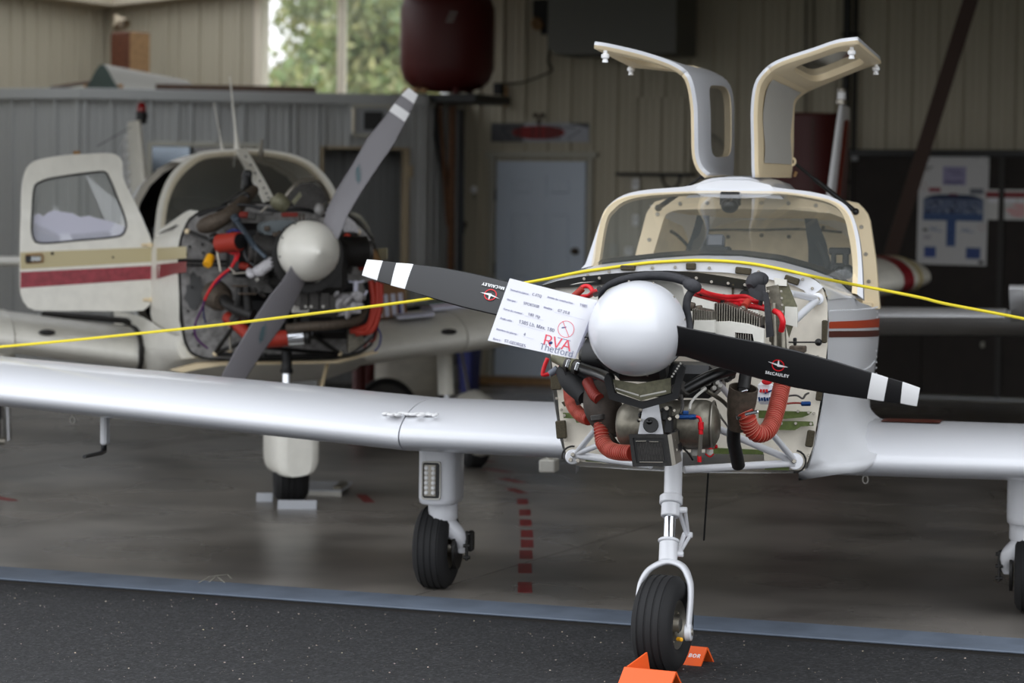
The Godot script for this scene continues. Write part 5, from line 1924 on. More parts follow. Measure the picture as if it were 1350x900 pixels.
func front_wings(air: Node3D) -> void:
	var yl := 0.686
	var yr := 0.657
	var s := st0()
	wing(s, [[-0.44, yl, -1.74, 1.5, 0.135], [-1.27, yl + 0.012, -1.76, 1.46, 0.135]])
	var lc := obj("wing_center_section", s, M.white, air)
	s = st0()
	wing(s, [[-1.276, yl + 0.012, -1.76, 1.46, 0.135], [-2.4, yl + 0.095, -1.76, 1.4, 0.135], [-3.0, yl + 0.139, -1.76, 1.36, 0.134], [-4.3, yl + 0.235, -1.77, 1.25, 0.13], [-4.45, yl + 0.25, -1.85, 1.0, 0.07]])
	var lo := obj("outer_wing_panel", s, M.white, air)
	s = st0()
	wing(s, [[0.44, yr, -1.74, 1.5, 0.135], [1.4, yr - 0.003, -1.76, 1.46, 0.135]])
	var rc := obj("wing_center_section", s, M.white, air)
	s = st0()
	wing(s, [[1.406, yr - 0.003, -1.76, 1.46, 0.135], [4.3, yr + 0.21, -1.77, 1.25, 0.13], [4.45, yr + 0.23, -1.85, 1.0, 0.07]])
	obj("outer_wing_panel", s, M.white, air)
	# rivets proud of the upper skin
	var dots := func(on: Node3D, x0: float, x1: float, y0: float, y1: float, n: int) -> void:
		var s2 := st0()
		for k in n:
			var f := (k + 0.5) / n
			ell(s2, Vector3(lerpf(x0, x1, f), lerpf(y0, y1, f) + 0.0645 + (0.001 if k % 2 else -0.001), -1.775 - 0.03 - 0.055), Vector3(0.0055, 0.003, 0.006), Basis(), 8)
		obj("rivet", s2, M.white, on)
	dots.call(lc, -0.65, -1.25, yl + 0.004, yl + 0.012, 6)
	dots.call(lo, -1.35, -3.3, yl + 0.017, yl + 0.16, 14)
	dots.call(rc, 0.72, 1.38, yr, yr - 0.003, 6)
	# brown grip strips on the wing walk
	for sx in [-1.0, 1.0]:
		s = st0()
		var a := []
		var b := []
		for k in 6:
			var z := -2.2 - 0.07 * k
			var c := (-1.745 - z) / 1.49
			var yy: float = (yl if sx < 0 else yr) + 1.49 * (0.08 * c * (1.0 - c) + 0.675 * (0.2969 * sqrt(c) - 0.126 * c - 0.3516 * c * c + 0.2843 * pow(c, 3) - 0.1015 * pow(c, 4))) + 0.003
			var x0: float = 0.56 if sx < 0 else 0.66
			var x1: float = 0.76 if sx < 0 else 0.9
			a.append(Vector3(sx * x0, yy, z))
			b.append(Vector3(sx * x1, yy, z))
		grid(s, [a, b])
		obj("grip_strip", s, M.brown_stripe, lc if sx < 0 else rc)
	# frayed white sealing tape over the panel joint
	s = st0()
	var rng := RandomNumberGenerator.new()
	rng.seed = 3
	for k in 26:
		var p := hit(FA, 508 + k * 2.7, 543.5 + rng.randf() * 3.0 + k * 0.06, Vector3.UP, yl + 0.088 + 0.012)
		ell(s, p, Vector3(rng.randf_range(0.008, 0.02), 0.007, 0.025), Basis(), 8)
	obj("sealing_tape", s, M.band, lc)
	# tie-down rings, pitot mast, fuel drains
	for q in [[96, 548, 96, 559, lo], [1141, 626, 1141, 637, rc]]:
		s = st0()
		var a := pz(q[0], q[1], -2.1)
		var r := []
		for k in 13:
			r.append(a + Vector3(sin(TAU * k / 12) * 0.011, -0.018 - cos(TAU * k / 12) * 0.016, 0))
		tube(s, r, 0.004, 6, false)
		rod(s, a + Vector3(0, 0.03, 0), a, 0.006)
		obj("tie_down_ring", s, M.shade, q[4])
	s = st0()
	box(s, (pz(138.5, 545, -2.1) + pz(138.5, 586, -2.1)) / 2, Vector3(rr(9, -2.1), rr(43, -2.1), 0.06), 0.008)
	var mast := obj("pitot_mast", s, M.white, lo)
	s = st0()
	tube(s, [pz(137, 580, -2.1), pz(137, 594, -2.1), pz(133, 597, -2.0), pz(111, 602, -1.6)], [0.013, 0.013, 0.01, 0.008], 8)
	s.generate_normals()
	var ph := MeshInstance3D.new()
	ph.mesh = s.commit()
	ph.material_override = M.black
	name_it(ph, "pitot_head", lo)
	# boarding step behind the left wing
	s = st0()
	box(s, pz(724, 613, -3.5), Vector3(0.075, 0.06, 0.12), 0.006)
	rod(s, pz(724, 606, -3.5), pz(726, 580, -3.4), 0.012)
	obj("boarding_step", s, M.old_white, air)

func front_gear(air: Node3D) -> void:
	# main legs: faired column, torque arm on the inner side, wheel on the outer side
	for sx in [-1.0, 1.0]:
		var g := part("main_gear", air)
		var xc := pz(582, 640, -2.3).x if sx < 0 else pz(1355, 640, -2.3).x
		var zc := -2.3
		var lo := pz(582, 662, zc).y
		var s := st0()
		var rows := []
		for q in [[0.68, 1.0], [0.5, 1.0], [lo + 0.03, 1.0], [lo + 0.008, 0.97], [lo, 0.9]]:
			var row := []
			for p in rrect(0.162 * q[1], 0.26 * q[1], 0.06, 5):
				row.append(Vector3(xc + p.x, q[0], zc + p.y))
			rows.append(row)
		grid(s, rows, true)
		fan(s, rows[-1])
		obj("leg_fairing", s, M.white, g)
		s = st0()
		var cx: float = xc + 0.008 * -sx
		lathe(s, [Vector2(0, 0.0), Vector2(0.06, 0.0), Vector2(0.064, 0.008), Vector2(0.064, 0.09), Vector2(0, 0.09)], Transform3D(Basis(), Vector3(cx, lo - 0.072, zc)), 28)
		obj("oleo_collar", s, M.white, g)
		# arm
		var wy := 0.172
		var inner: float = xc - sx * 0.075
		s = st0()
		tube(s, spl([Vector3(cx, lo - 0.06, zc), Vector3(cx - sx * 0.02, lo - 0.1, zc - 0.005), Vector3(inner - sx * 0.0, lo - 0.145, zc - 0.02), Vector3(inner - sx * 0.005, wy + 0.02, zc - 0.05), Vector3(inner, wy - 0.01, zc - 0.06)], 5), [0.05, 0.049, 0.048, 0.047, 0.046, 0.045, 0.044, 0.042, 0.04, 0.037, 0.034, 0.031, 0.029, 0.028, 0.027, 0.026, 0.025, 0.024, 0.023, 0.022, 0.02], 14)
		obj("axle_arm", s, M.white, g)
		s = st0()
		var wx: float = xc + sx * 0.03
		lathe(s, [Vector2(0.0, 0), Vector2(0.085, 0), Vector2(0.085, 0.012), Vector2(0.0, 0.012)], axis_t(Vector3(wx - sx * 0.085, wy, zc - 0.05), Vector3(-sx, 0, 0)), 28)
		obj("brake_disc", s, M.dark_metal, g)
		s = st0()
		box(s, Vector3(inner - sx * 0.03, wy + 0.03, zc - 0.12), Vector3(0.025, 0.09, 0.05), 0.008)
		box(s, Vector3(inner - sx * 0.035, wy + 0.02, zc - 0.02), Vector3(0.012, 0.13, 0.016), 0.004)
		for k in 3:
			can(s, Vector3(inner - sx * 0.02, wy - 0.03 + k * 0.05, zc - 0.02), Vector3(inner - sx * 0.05, wy - 0.03 + k * 0.05, zc - 0.02), 0.008, 8, 0.001)
		obj("brake_caliper", s, M.dark_metal, g)
		var w := part("main_wheel", air)
		wheel(Transform3D(Basis(), Vector3(wx, wy + 0.006, zc - 0.05)), 0.178, 0.15, w, M.dull)
		if sx < 0:
			var ll := part("landing_light", air)
			var zf := zc + 0.132
			var c0 := pz(569, 633, zf)
			var lw := rr(25, zf)
			var lh := rr(50, zf)
			obj("recess", bx(c0, Vector3(lw, lh, 0.012), 0.002), M.black, ll)
			obj("plate", bx(c0 + Vector3(-0.006, 0, 0.006), Vector3(lw * 0.66, lh * 0.86, 0.008), 0.002), M.steel, ll)
			obj("bezel", hoop1(rrect(lw * 1.06, lh * 1.04, 0.01), rrect(lw * 0.94, lh * 0.96, 0.008), 0.01, c0 + Vector3(0, 0, 0.011)), M.shade, ll)
			for i in 2:
				for j in 6:
					s = st0()
					lathe(s, [Vector2(0, 0.006), Vector2(0.006, 0.005), Vector2(0.0085, 0.0), Vector2(0.0095, -0.002)], axis_t(c0 + Vector3(-0.006 + (i - 0.5) * 0.03, (j - 2.5) * 0.021, 0.012), Vector3.BACK), 12)
					obj("light_emitting_diode", s, M.band, ll)
	# nose gear
	var ng := part("nose_gear", air)
	var s := st0()
	can(s, pz(889, 575, -0.97), pz(887, 654, -0.87), rr(12, -0.9), 24)
	obj("upper_tube", s, M.white, ng)
	s = st0()
	can(s, pz(885, 654, -0.86), pz(884.5, 664.5, -0.845), rr(15.5, -0.85), 24)
	can(s, pz(884.5, 664, -0.845), pz(883.5, 681, -0.825), rr(12.5, -0.85), 24)
	obj("collar", s, M.white, ng)
	s = st0()
	can(s, pz(883.5, 680, -0.825), pz(882, 713, -0.785), rr(7.6, -0.8), 24)
	obj("oleo_piston", s, M.chrome, ng)
	s = st0()
	can(s, pz(882, 711, -0.785), pz(881.7, 715, -0.78), rr(14.5, -0.78), 24)
	can(s, pz(881.7, 715, -0.78), pz(880.5, 741, -0.745), rr(12.5, -0.76), 24)
	obj("fork_head", s, M.white, ng)
	var fy := 0.155
	s = st0()
	var path := spl([pz(840, 829, -0.62), pz(842.5, 785, -0.66), pz(847, 764, -0.69), pz(858, 749, -0.72), pz(880, 740, -0.735), pz(899, 746, -0.72), pz(908, 762, -0.69), pz(910.5, 784, -0.66), pz(907, 832, -0.62)], 6)
	var rows := []
	for i in path.size():
		var t: Vector3 = (path[mini(i + 1, path.size() - 1)] - path[maxi(i - 1, 0)]).normalized()
		var side := Vector3(0, 0, 1).cross(t).normalized()
		var fw := side.cross(t).normalized()
		var ring := []
		for k in 12:
			var an := TAU * k / 12
			ring.append(path[i] + side * cos(an) * 0.0115 + fw * sin(an) * 0.03)
		rows.append(ring)
	grid(s, rows, true)
	obj("fork", s, M.white, ng)
	s = st0()
	can(s, pz(834, 829, -0.62), pz(843, 829, -0.62), 0.03, 20)
	can(s, pz(903, 833, -0.62), pz(912, 833, -0.62), 0.032, 20)
	obj("axle_cap", s, M.white, ng)
	s = st0()
	can(s, pz(911, 833, -0.62), pz(914, 833, -0.62), 0.013, 12, 0.001)
	obj("axle_bolt", s, M.steel, ng)
	# torque links behind the strut
	s = st0()
	var tl := [pz(899, 672, -0.84), pz(906, 705, -0.94), pz(894, 730, -0.78)]
	for k in 2:
		rod(s, tl[k] + Vector3(-0.012, 0, 0), tl[k + 1] + Vector3(0, 0, 0), 0.009)
		rod(s, tl[k] + Vector3(0.012, 0, 0), tl[k + 1] + Vector3(0.004, 0, 0), 0.007)
	for p in tl:
		can(s, p + Vector3(-0.018, 0, 0), p + Vector3(0.02, 0, 0), 0.012, 10)
	obj("torque_link", s, M.white, ng)
	var nw := part("nose_wheel", air)
	wheel(Transform3D(Basis(Vector3.UP, deg_to_rad(-9)), pz(873.5, 822, -0.63)), 0.177, 0.15, nw, M.steel)
	s = st0()
	can(s, pz(893, 842, -0.6), pz(899, 843, -0.58), 0.008, 8)
	obj("valve_cap", s, M.yellow_cap, nw)
	# trailing whip antenna
	obj("whip_antenna", rod1(pz(934, 618, -1.4), pz(928, 712, -1.5), 0.004, 6), M.black, air)

func front_engine(air: Node3D) -> void:
	var e := part("engine", air)
	var s := st0()
	# crankcase and dark masses behind the spinner
	box(s, pz(845, 446, -0.55), Vector3(0.22, 0.22, 0.7), 0.05)
	can(s, pz(838, 433, -0.12), pz(848, 435, -0.4), 0.1, 24)
	obj("crankcase", s, M.dark_metal, e)
	s = st0()
	can(s, pz(770, 470, -0.8), pz(840, 470, -0.75), 0.07, 20, 0.02)
	box(s, pz(905, 500, -0.8), Vector3(0.26, 0.12, 0.3), 0.03)
	can(s, pz(812, 478, -0.45), pz(880, 480, -0.45), 0.065, 20, 0.02)
	obj("accessory_case", s, M.black, e)
	# cylinders with cooling fins on the right, lighter shrouds below
	for q in [[916, 943, 406, 424, -0.45, 12, 0.0], [944, 1006, 399, 428, -0.55, 19, 0.14]]:
		s = st0()
		var nfin: int = q[5]
		for k in nfin:
			var f := (k + 0.5) / nfin
			var x: float = lerpf(q[0], q[1], f)
			var top: float = q[2] + (0.0 if f < 0.25 else (f - 0.25) * 26.0 * (1.0 if q[6] > 0 else 0.2))
			var p := pz(x, (top + q[3] + 30) / 2, q[4])
			var h := rr(q[3] + 30 - top, q[4])
			box(s, p, Vector3(0.0032, h, 0.16), 0.001)
		obj("cooling_fin", s, M.steel, e)
		s = st0()
		box(s, pz((q[0] + q[1]) / 2, q[3] + 12, q[4]), Vector3(rr(q[1] - q[0], q[4]), rr(30, q[4]), 0.12), 0.01)
		obj("cylinder_barrel", s, M.black, e)
	s = st0()
	slab(s, pl([915.5, 422, 942, 422, 942, 438.5, 914, 434], -0.36), Vector3(0, 0, -0.04))
	obj("cylinder_shroud", s, M.pale, e)
	s = st0()
	slab(s, pl([943, 424, 960, 423.5, 985, 427, 1007, 434, 1007, 453, 994, 450, 992, 440, 969, 438, 969, 446, 943, 440], -0.44), Vector3(0, 0, -0.04))
	obj("cylinder_shroud", s, M.pale, e)
	s = st0()
	for k in 7:
		box(s, pz(971 + k * 3.2, 445, -0.46), Vector3(0.0035, 0.03, 0.03))
	obj("cooling_fin", s, M.steel, e)
	# rear baffle plate, black seal above it, side baffles
	s = st0()
	slab(s, pl([722, 382, 765, 372, 850, 368, 930, 372, 990, 378, 1000, 392, 1000, 450, 730, 440], -1.02), Vector3(0, 0, -0.006))
	var rb := obj("rear_baffle", s, M.pale, e)
	s = st0()
	can(s, pz(983, 390, -1.015), pz(983, 390, -1.0), rr(8.5, -1.0), 20, 0.001)
	obj("duct_hole", s, M.black, rb)
	obj("seam", bx(pz(966, 392, -1.01), Vector3(0.008, 0.1, 0.006)), M.clip, rb)
	s = st0()
	var up := [[714, 376], [735, 370], [765, 364.5], [800, 361], [850, 357], [880, 356.5], [920, 359], [955, 364], [985, 369], [1000, 374]]
	var a := []
	var b := []
	for q in up:
		a.append(pz(q[0], q[1], -1.08))
		b.append(pz(q[0] - 0.5, q[1] + (13 if q[0] > 760 else 9), -0.99))
	grid(s, [a, b])
	var seal := obj("baffle_seal", s, M.black, e)
	s = st0()
	for q in [[878, 363], [918, 366], [938, 371], [960, 373], [982, 375], [770, 367], [790, 366]]:
		can(s, pz(q[0], q[1] + 0.5, -1.03), pz(q[0], q[1] + 0.5, -0.99), 0.006, 10, 0.001)
	obj("rivet", s, M.steel, seal)
	# rubber baffle hugging the spinner
	s = st0()
	var pth := spl(p3([790, 388, -0.2, 798, 378, -0.19, 812, 370, -0.18, 838, 364, -0.18, 866, 362, -0.18, 890, 365, -0.18, 908, 371, -0.18]), 6)
	var rows := []
	for p in pth:
		rows.append([p + Vector3(0, 0.008, 0.03), p + Vector3(0, 0.012, -0.05), p + Vector3(0, -0.01, -0.05), p + Vector3(0, -0.018, 0.02)])
	grid(s, rows, true)
	fan(s, rows[0])
	fan(s, rows[-1])
	tube(s, spl(p3([903, 372, -0.16, 912, 376, -0.14, 917, 378, -0.14, 920, 379, -0.16]), 4), [0.012, 0.017, 0.02, 0.022, 0.023, 0.023, 0.023, 0.022, 0.021, 0.02, 0.018, 0.015, 0.01], 12)
	tube(s, spl(p3([914, 381, -0.15, 907, 392, -0.15, 905, 405, -0.15, 907, 420, -0.16, 909, 434, -0.16]), 4), 0.014, 10)
	obj("nose_baffle", s, M.baffle, e)
	s = st0()
	slab(s, pl([820, 372, 838, 368, 880, 369, 900, 378, 904, 400, 905, 436, 880, 440, 820, 400], -0.24), Vector3(0, 0, -0.004))
	obj("nose_plate", s, M.pale, e)
	# right baffle: thick rubber, riveted alloy, olive and pale plates
	s = st0()
	tube(s, spl(p3([989, 378, -0.62, 994, 371, -0.64, 1003, 369, -0.66, 1010, 374, -0.66]), 5), [0.014, 0.02, 0.024, 0.026, 0.028, 0.029, 0.03, 0.03, 0.03, 0.03, 0.029, 0.028, 0.026, 0.024, 0.02, 0.014], 12)
	slab(s, pl([1006, 384, 1012, 386, 1016, 410, 1020, 443, 1010, 445, 1009, 425], -0.58), Vector3(0, 0, -0.02))
	slab(s, pl([986, 382, 996, 374, 1008, 376, 1010, 398, 998, 395, 989, 390], -0.62), Vector3(0, 0, -0.03))
	obj("side_baffle_rubber", s, M.baffle, e)
	s = st0()
	slab(s, pl([1010, 378, 1026, 375, 1030, 395, 1036, 440, 1036, 462, 1014, 450, 1014, 410], -0.72), Vector3(0, 0, -0.006))
	var al := obj("side_baffle", s, M.dull, e)
	s = st0()
	for k in 7:
		can(s, pz(1013 + k * 0.8, 384 + k * 9, -0.715), pz(1013 + k * 0.8, 384 + k * 9, -0.705), 0.005, 8, 0.001)
		can(s, pz(1030 + k * 0.6, 384 + k * 9, -0.715), pz(1030 + k * 0.6, 384 + k * 9, -0.705), 0.005, 8, 0.001)
	obj("rivet", s, M.steel, al)
	s = st0()
	slab(s, pl([1026, 372, 1038, 372, 1050, 402, 1052, 410, 1040, 445, 1028, 400], -0.86), Vector3(0, 0, -0.01))
	obj("olive_bracket", s, M.olive, e)
	s = st0()
	slab(s, pl([1020, 366, 1037, 369, 1037, 377, 1022, 376], -0.84), Vector3(0, 0, -0.02))
	slab(s, pl([1035, 404, 1051.5, 405, 1051, 431, 1034, 427], -0.8), Vector3(0, 0, -0.02))
	obj("pale_plate", s, M.pale, e)
	for q in [[1019, 400, 1022, 470, 4.5], [1031, 430, 1033, 470, 5.0]]:
		obj("push_rod_tube", rod1(pz(q[0], q[1], -0.66), pz(q[2], q[3], -0.62), rr(q[4], -0.65)), M.dull, e)
	# red ignition leads
	var leads := part("ignition_harness", air)
	var L := func(c: Array, r: float, m: Material) -> void: obj("lead", tube1(spl(p3(c), 6), r, 8), m, leads)
	L.call([917, 380, -0.3, 935, 387, -0.45, 955, 391, -0.6, 970, 391, -0.68, 985, 391.5, -0.72, 1000, 401, -0.72, 1012, 406, -0.7], 0.0085, M.wire_red)
	L.call([914, 387, -0.32, 935, 393, -0.5, 953, 397, -0.62, 975, 402, -0.68, 1011, 407, -0.7], 0.009, M.wire_red)
	L.call([920, 384, -0.3, 940, 390, -0.5, 965, 396, -0.66, 990, 396, -0.7, 1005, 400, -0.72], 0.008, M.wire_red)
	L.call([975, 400, -0.64, 990, 403, -0.66, 1011, 408, -0.68], 0.009, M.wire_red)
	L.call([1021, 410, -0.6, 1028, 414, -0.57, 1032, 424, -0.56, 1030, 436, -0.58], 0.011, M.wire_red)
	L.call([986, 397, -0.6, 981, 404, -0.56], 0.0135, M.hose_red)
	L.call([759, 392, -0.7, 767, 379, -0.72, 776, 377.5, -0.72, 781, 384, -0.7, 779, 389, -0.68, 770, 391, -0.66, 755, 391.5, -0.62], 0.0085, M.wire_red)
	L.call([756, 391, -0.6, 764, 384, -0.6, 768, 380, -0.6], 0.0125, M.hose_red)
	L.call([776, 390, -0.66, 784, 384, -0.6, 792, 383, -0.5], 0.008, M.wire_red)
	L.call([785, 388, -0.6, 792, 384, -0.5, 790, 380, -0.45], 0.01, M.black)
	L.call([880, 363, -0.9, 872, 361.5, -0.9, 850, 361, -0.9], 0.008, M.wire_red)
	L.call([722, 472, -0.85, 718, 482, -0.85, 715.5, 492, -0.85, 717, 494, -0.85, 723, 493, -0.86], 0.008, M.wire_red)
	L.call([728, 489, -0.9, 735, 492, -0.92, 738, 487, -0.9, 739, 480, -0.9], 0.007, M.wire_red)
	s = st0()
	for q in [[953, 393.5, -0.6, 12], [925, 385, -0.38, 10], [1003, 398, -0.7, 12]]:
		box(s, pz(q[0], q[1], q[2]), Vector3(0.014, rr(q[3], q[2]), 0.03), 0.004, Basis(Vector3.BACK, -0.2))
	obj("cable_tie", s, M.black, leads)
	s = st0()
	can(s, pz(979, 408, -0.56), pz(983, 400, -0.585), 0.012, 12)
	can(s, pz(977, 410, -0.56), pz(979, 407, -0.56), 0.016, 6)
	obj("spark_plug", s, M.steel, leads)
	obj("grey_boot", rod1(pz(735, 485.5, -0.82), pz(725, 493, -0.82), 0.013), mat(Color(0.4, 0.42, 0.46), 0.6), leads)
	s = st0()
	can(s, pz(916, 405, -0.6), pz(908, 403, -0.6), 0.016, 10)
	can(s, pz(926, 405, -0.6), pz(917, 406, -0.6), 0.009, 10)
	obj("spark_plug", s, M.rust, leads)
	# V-shaped lower baffle under the spinner
	s = st0()
	slab(s, pl([800, 492, 805, 497, 810, 518, 845, 530, 886, 519, 893, 490, 899, 480, 903, 484, 893, 526, 848, 539, 803, 526, 796, 500], -0.2), Vector3(0, 0, -0.03))
	obj("lower_baffle_frame", s, M.rubber, e)
	s = st0()
	slab(s, pl([808, 500, 840, 506, 884, 498, 884, 518, 845, 528, 812, 516], -0.24), Vector3(0, 0, -0.01))
	obj("lower_baffle_plate", s, M.olive, e)
	s = st0()
	rod(s, pz(844, 522.5, -0.16), pz(878, 515.5, -0.16), 0.0035, 6)
	rod(s, pz(812, 512, -0.16), pz(842, 521, -0.16), 0.003, 6)
	for k in 6:
		can(s, pz(886 + k * 2.2, 496 - k * 3.4, -0.19), pz(886 + k * 2.2, 496 - k * 3.4, -0.17), 0.004, 8, 0.001)
	obj("baffle_edge", s, M.shade, e)
	# oil sump: a pale metal capsule across the bay
	s = st0()
	var ca := pz(813, 561, -0.55)
	var cb := pz(949, 559, -0.55)
	var hr := rr(33, -0.5)
	var hl := ca.distance_to(cb)
	var pf := []
	for i in 8:
		var an := PI / 2 * i / 7.0
		pf.append(Vector2(hr * pow(sin(an), 0.6), hr * 0.7 * (1.0 - cos(an))))
	for i in 8:
		var an := PI / 2 * (7 - i) / 7.0
		pf.append(Vector2(hr * pow(sin(an), 0.6), hl - hr * 0.7 * (1.0 - cos(an))))
	lathe(s, pf, axis_t(ca, cb - ca), 40)
	var sump := obj("oil_sump", s, M.dull, e)
	s = st0()
	var rim := []
	for k in 33:
		var an := TAU * k / 32
		rim.append(ca.lerp(cb, 0.94) + Vector3(0, cos(an), sin(an)) * (hr * 0.93))
	tube(s, rim, 0.004, 6, false)
	obj("weld_rim", s, M.steel, sump)
	# white plate with a round black hole, air filter below
	s = st0()
	slab(s, pl([848.5, 532, 868, 531, 874.5, 572, 841, 572], -0.36), Vector3(0, 0, -0.006))
	var wp := obj("white_bracket", s, M.white, e)
	s = st0()
	can(s, pz(858, 560, -0.358), pz(858, 560, -0.335), rr(10.3, -0.35), 24, 0.002)
	obj("round_port", s, M.black, wp)
	s = st0()
	ell(s, pz(856, 556, -0.335), Vector3(0.011, 0.009, 0.008))
	obj("port_valve", s, M.black_gloss, wp)
	var af := part("air_filter", air)
	var fz := -0.28
	s = st0()
	hoop(s, pl([829, 572.5, 880, 573, 886, 614, 834, 615], fz), pl([834, 577, 875, 577.5, 880, 609.5, 839, 610.5], fz), Vector3(0, 0, -0.03), 48)
	obj("frame", s, M.dark_metal, af)
	s = st0()
	slab(s, pl([833, 576, 876, 576.5, 881, 611, 838, 612], fz - 0.012), Vector3(0, 0, -0.05))
	obj("box", s, M.black, af)
	s = st0()
	for k in 17:
		rod(s, pz(840 + k * 2.0, 582, fz - 0.01), pz(843 + k * 2.0, 607, fz - 0.01), 0.002, 5)
	obj("pleats", s, M.case_metal, af)
	s = st0()
	slab(s, pl([880, 573, 885.5, 572, 891, 612, 886, 614], fz), Vector3(0, 0, -0.14))
	rod(s, pz(838, 581.5, fz), pz(852, 581, fz), 0.002, 6)
	rod(s, pz(856, 582, fz), pz(868, 582, fz), 0.002, 6)
	rod(s, pz(843, 609, fz), pz(874, 609, fz), 0.002, 6)
	obj("side_plate", s, M.steel, af)
	# carburettor clutter right of the bracket
	s = st0()
	for q in [[879, 545, 10, 18], [884, 560, 12, 22], [889, 577, 9, 22], [893, 590, 8, 14], [876, 540, 8, 6], [886, 602, 8, 14], [846, 546, 5, 8], [844, 553, 4, 5]]:
		box(s, pz(q[0], q[1], -0.42), Vector3(rr(q[2], -0.42), rr(q[3], -0.42), 0.09), 0.006)
	var cl := obj("carburettor", s, M.black, e)
	s = st0()
	for q in [[877, 538, 3.0], [887, 541, 2.0], [891, 549, 3], [886, 580, 3], [889, 593, 2.5], [843, 540, 1.5], [842, 553, 1.8], [881, 552, 2.5]]:
		can(s, pz(q[0], q[1], -0.4), pz(q[0] + 2, q[1], -0.34), rr(q[2], -0.4), 10, 0.001)
	obj("bolt", s, M.steel, cl)
	# red corrugated ducts
	for q in [[[775, 504, -0.7, 779, 512, -0.66, 784, 521, -0.62, 790, 526, -0.6], 8.0, M.hose_dark], [[751, 513, -0.95, 753, 528, -0.9, 758, 539, -0.82, 767, 548, -0.75, 777, 552, -0.7], 9.0, M.hose_red], [[793, 552, -0.62, 793.5, 569, -0.6, 795.5, 583, -0.58, 803, 592, -0.54, 815, 596, -0.48, 834, 597, -0.42], 10.5, M.hose_red], [[1034, 496, -0.95, 1030, 512, -0.9, 1024, 538, -0.8, 1017, 559, -0.72, 1009, 569.5, -0.66, 998, 571.5, -0.62, 989, 563, -0.6, 985, 550, -0.58, 982, 543, -0.58]  , 11.5, M.hose_red]]:
		s = st0()
		hose(s, p3(q[0]), rr(q[1], -0.65), 0.0105, 0.15)
		var duct := obj("red_duct", s, q[2], e)
		if q[2] == M.hose_red: obj("wound_cord", helix(p3(q[0]), rr(q[1], -0.65) * 1.005, 0.0125, 0.0013), M.cord, air_part(duct))
	s = st0()
	can(s, pz(982.6, 549, -0.59), pz(981.5, 544, -0.585), rr(12.4, -0.58), 24, 0.001)
	box(s, pz(991, 544, -0.5), Vector3(0.05, 0.012, 0.014), 0.003, Basis(Vector3.BACK, 0.25))
	obj("hose_clamp", s, M.chrome, e)
	s = st0()
	can(s, pz(790, 553, -0.6), pz(789, 546, -0.6), rr(11, -0.6), 24, 0.002)
	obj("duct_collar", s, M.case_metal, e)
	# exhaust: right cup and tail pipe, left heat muff
	s = st0()
	lathe(s, [Vector2(0.036, -0.11), Vector2(0.046, -0.06), Vector2(0.053, 0.0), Vector2(0.053, 0.05), Vector2(0.047, 0.05), Vector2(0.047, 0.0), Vector2(0.03, -0.06)], axis_t(pz(978, 528, -0.62), Vector3(0.16, 1, 0.28)), 28)
	var cup := obj("exhaust_cup", s, M.rust, e)
	s = st0()
	can(s, pz(985, 480, -0.66), pz(980, 514, -0.62), rr(8.5, -0.62), 18)
	box(s, pz(979, 520, -0.6), Vector3(0.03, 0.05, 0.03), 0.004)
	obj("exhaust_stack", s, M.dark_metal, cup)
	s = st0()
	can(s, pz(977, 516, -0.55), pz(986, 514, -0.55), 0.005, 8)
	obj("bolt", s, M.chrome, cup)
	s = st0()
	tube(s, spl(p3([974, 536, -0.64, 970, 548, -0.66, 968, 562, -0.7, 967, 580, -0.75, 970, 596, -0.8, 973.5, 613, -0.86]), 5), rr(9, -0.7), 18)
	obj("exhaust_pipe", s, M.dark_metal, e)
	s = st0()
	tube(s, spl(p3([788, 512, -0.72, 793, 530, -0.68, 800, 552, -0.64, 808, 575, -0.62]), 5), [0.05, 0.055, 0.06, 0.063, 0.066, 0.068, 0.07, 0.07, 0.069, 0.066, 0.062, 0.056, 0.05, 0.042, 0.034, 0.026], 20)
	tube(s, spl(p3([800, 566, -0.6, 808, 580, -0.6, 815, 589, -0.62]), 5), 0.012, 10)
	obj("heat_muff", s, M.muff, e)
	s = st0()
	tube(s, spl(p3([742, 488, -0.82, 752, 500, -0.78, 762, 512, -0.74, 772, 524, -0.7]), 5), [0.03, 0.032, 0.035, 0.038, 0.041, 0.043, 0.044, 0.044, 0.043, 0.042, 0.04, 0.038, 0.036, 0.034, 0.032, 0.03], 18)
	slab(s, pl([742, 486, 775, 484, 790, 508, 782, 530, 760, 534, 752, 512], -0.74), Vector3(0, 0, -0.05))
	obj("black_shroud", s, M.rubber, e)
	s = st0()
	box(s, pz(770, 532, -0.69), Vector3(0.02, 0.006, 0.006), 0, Basis(Vector3.BACK, 0.2))
	box(s, pz(782, 525, -0.69), Vector3(0.02, 0.006, 0.006), 0, Basis(Vector3.BACK, 0.8))
	obj("bright_edge", s, M.shade, e)
	# intake pipes with clamps
	s = st0()
	tube(s, spl(p3([756, 480, -0.75, 772, 487, -0.66, 790, 493, -0.56, 804, 499, -0.46]), 4), rr(7.5, -0.6), 14)
	obj("intake_pipe", s, M.black_gloss, e)
	s = st0()
	tube(s, spl(p3([733, 470, -0.82, 741, 474, -0.8, 750, 479, -0.76, 760, 482, -0.72]), 4), rr(9.0, -0.78), 14)
	obj("intake_elbow", s, M.olive, e)
	s = st0()
	tube(s, spl(p3([894, 519, -0.5, 915, 507, -0.56, 940, 495, -0.62, 965, 488, -0.7]), 4), rr(8.5, -0.6), 14)
	obj("intake_pipe", s, M.black_gloss, e)
	s = st0()
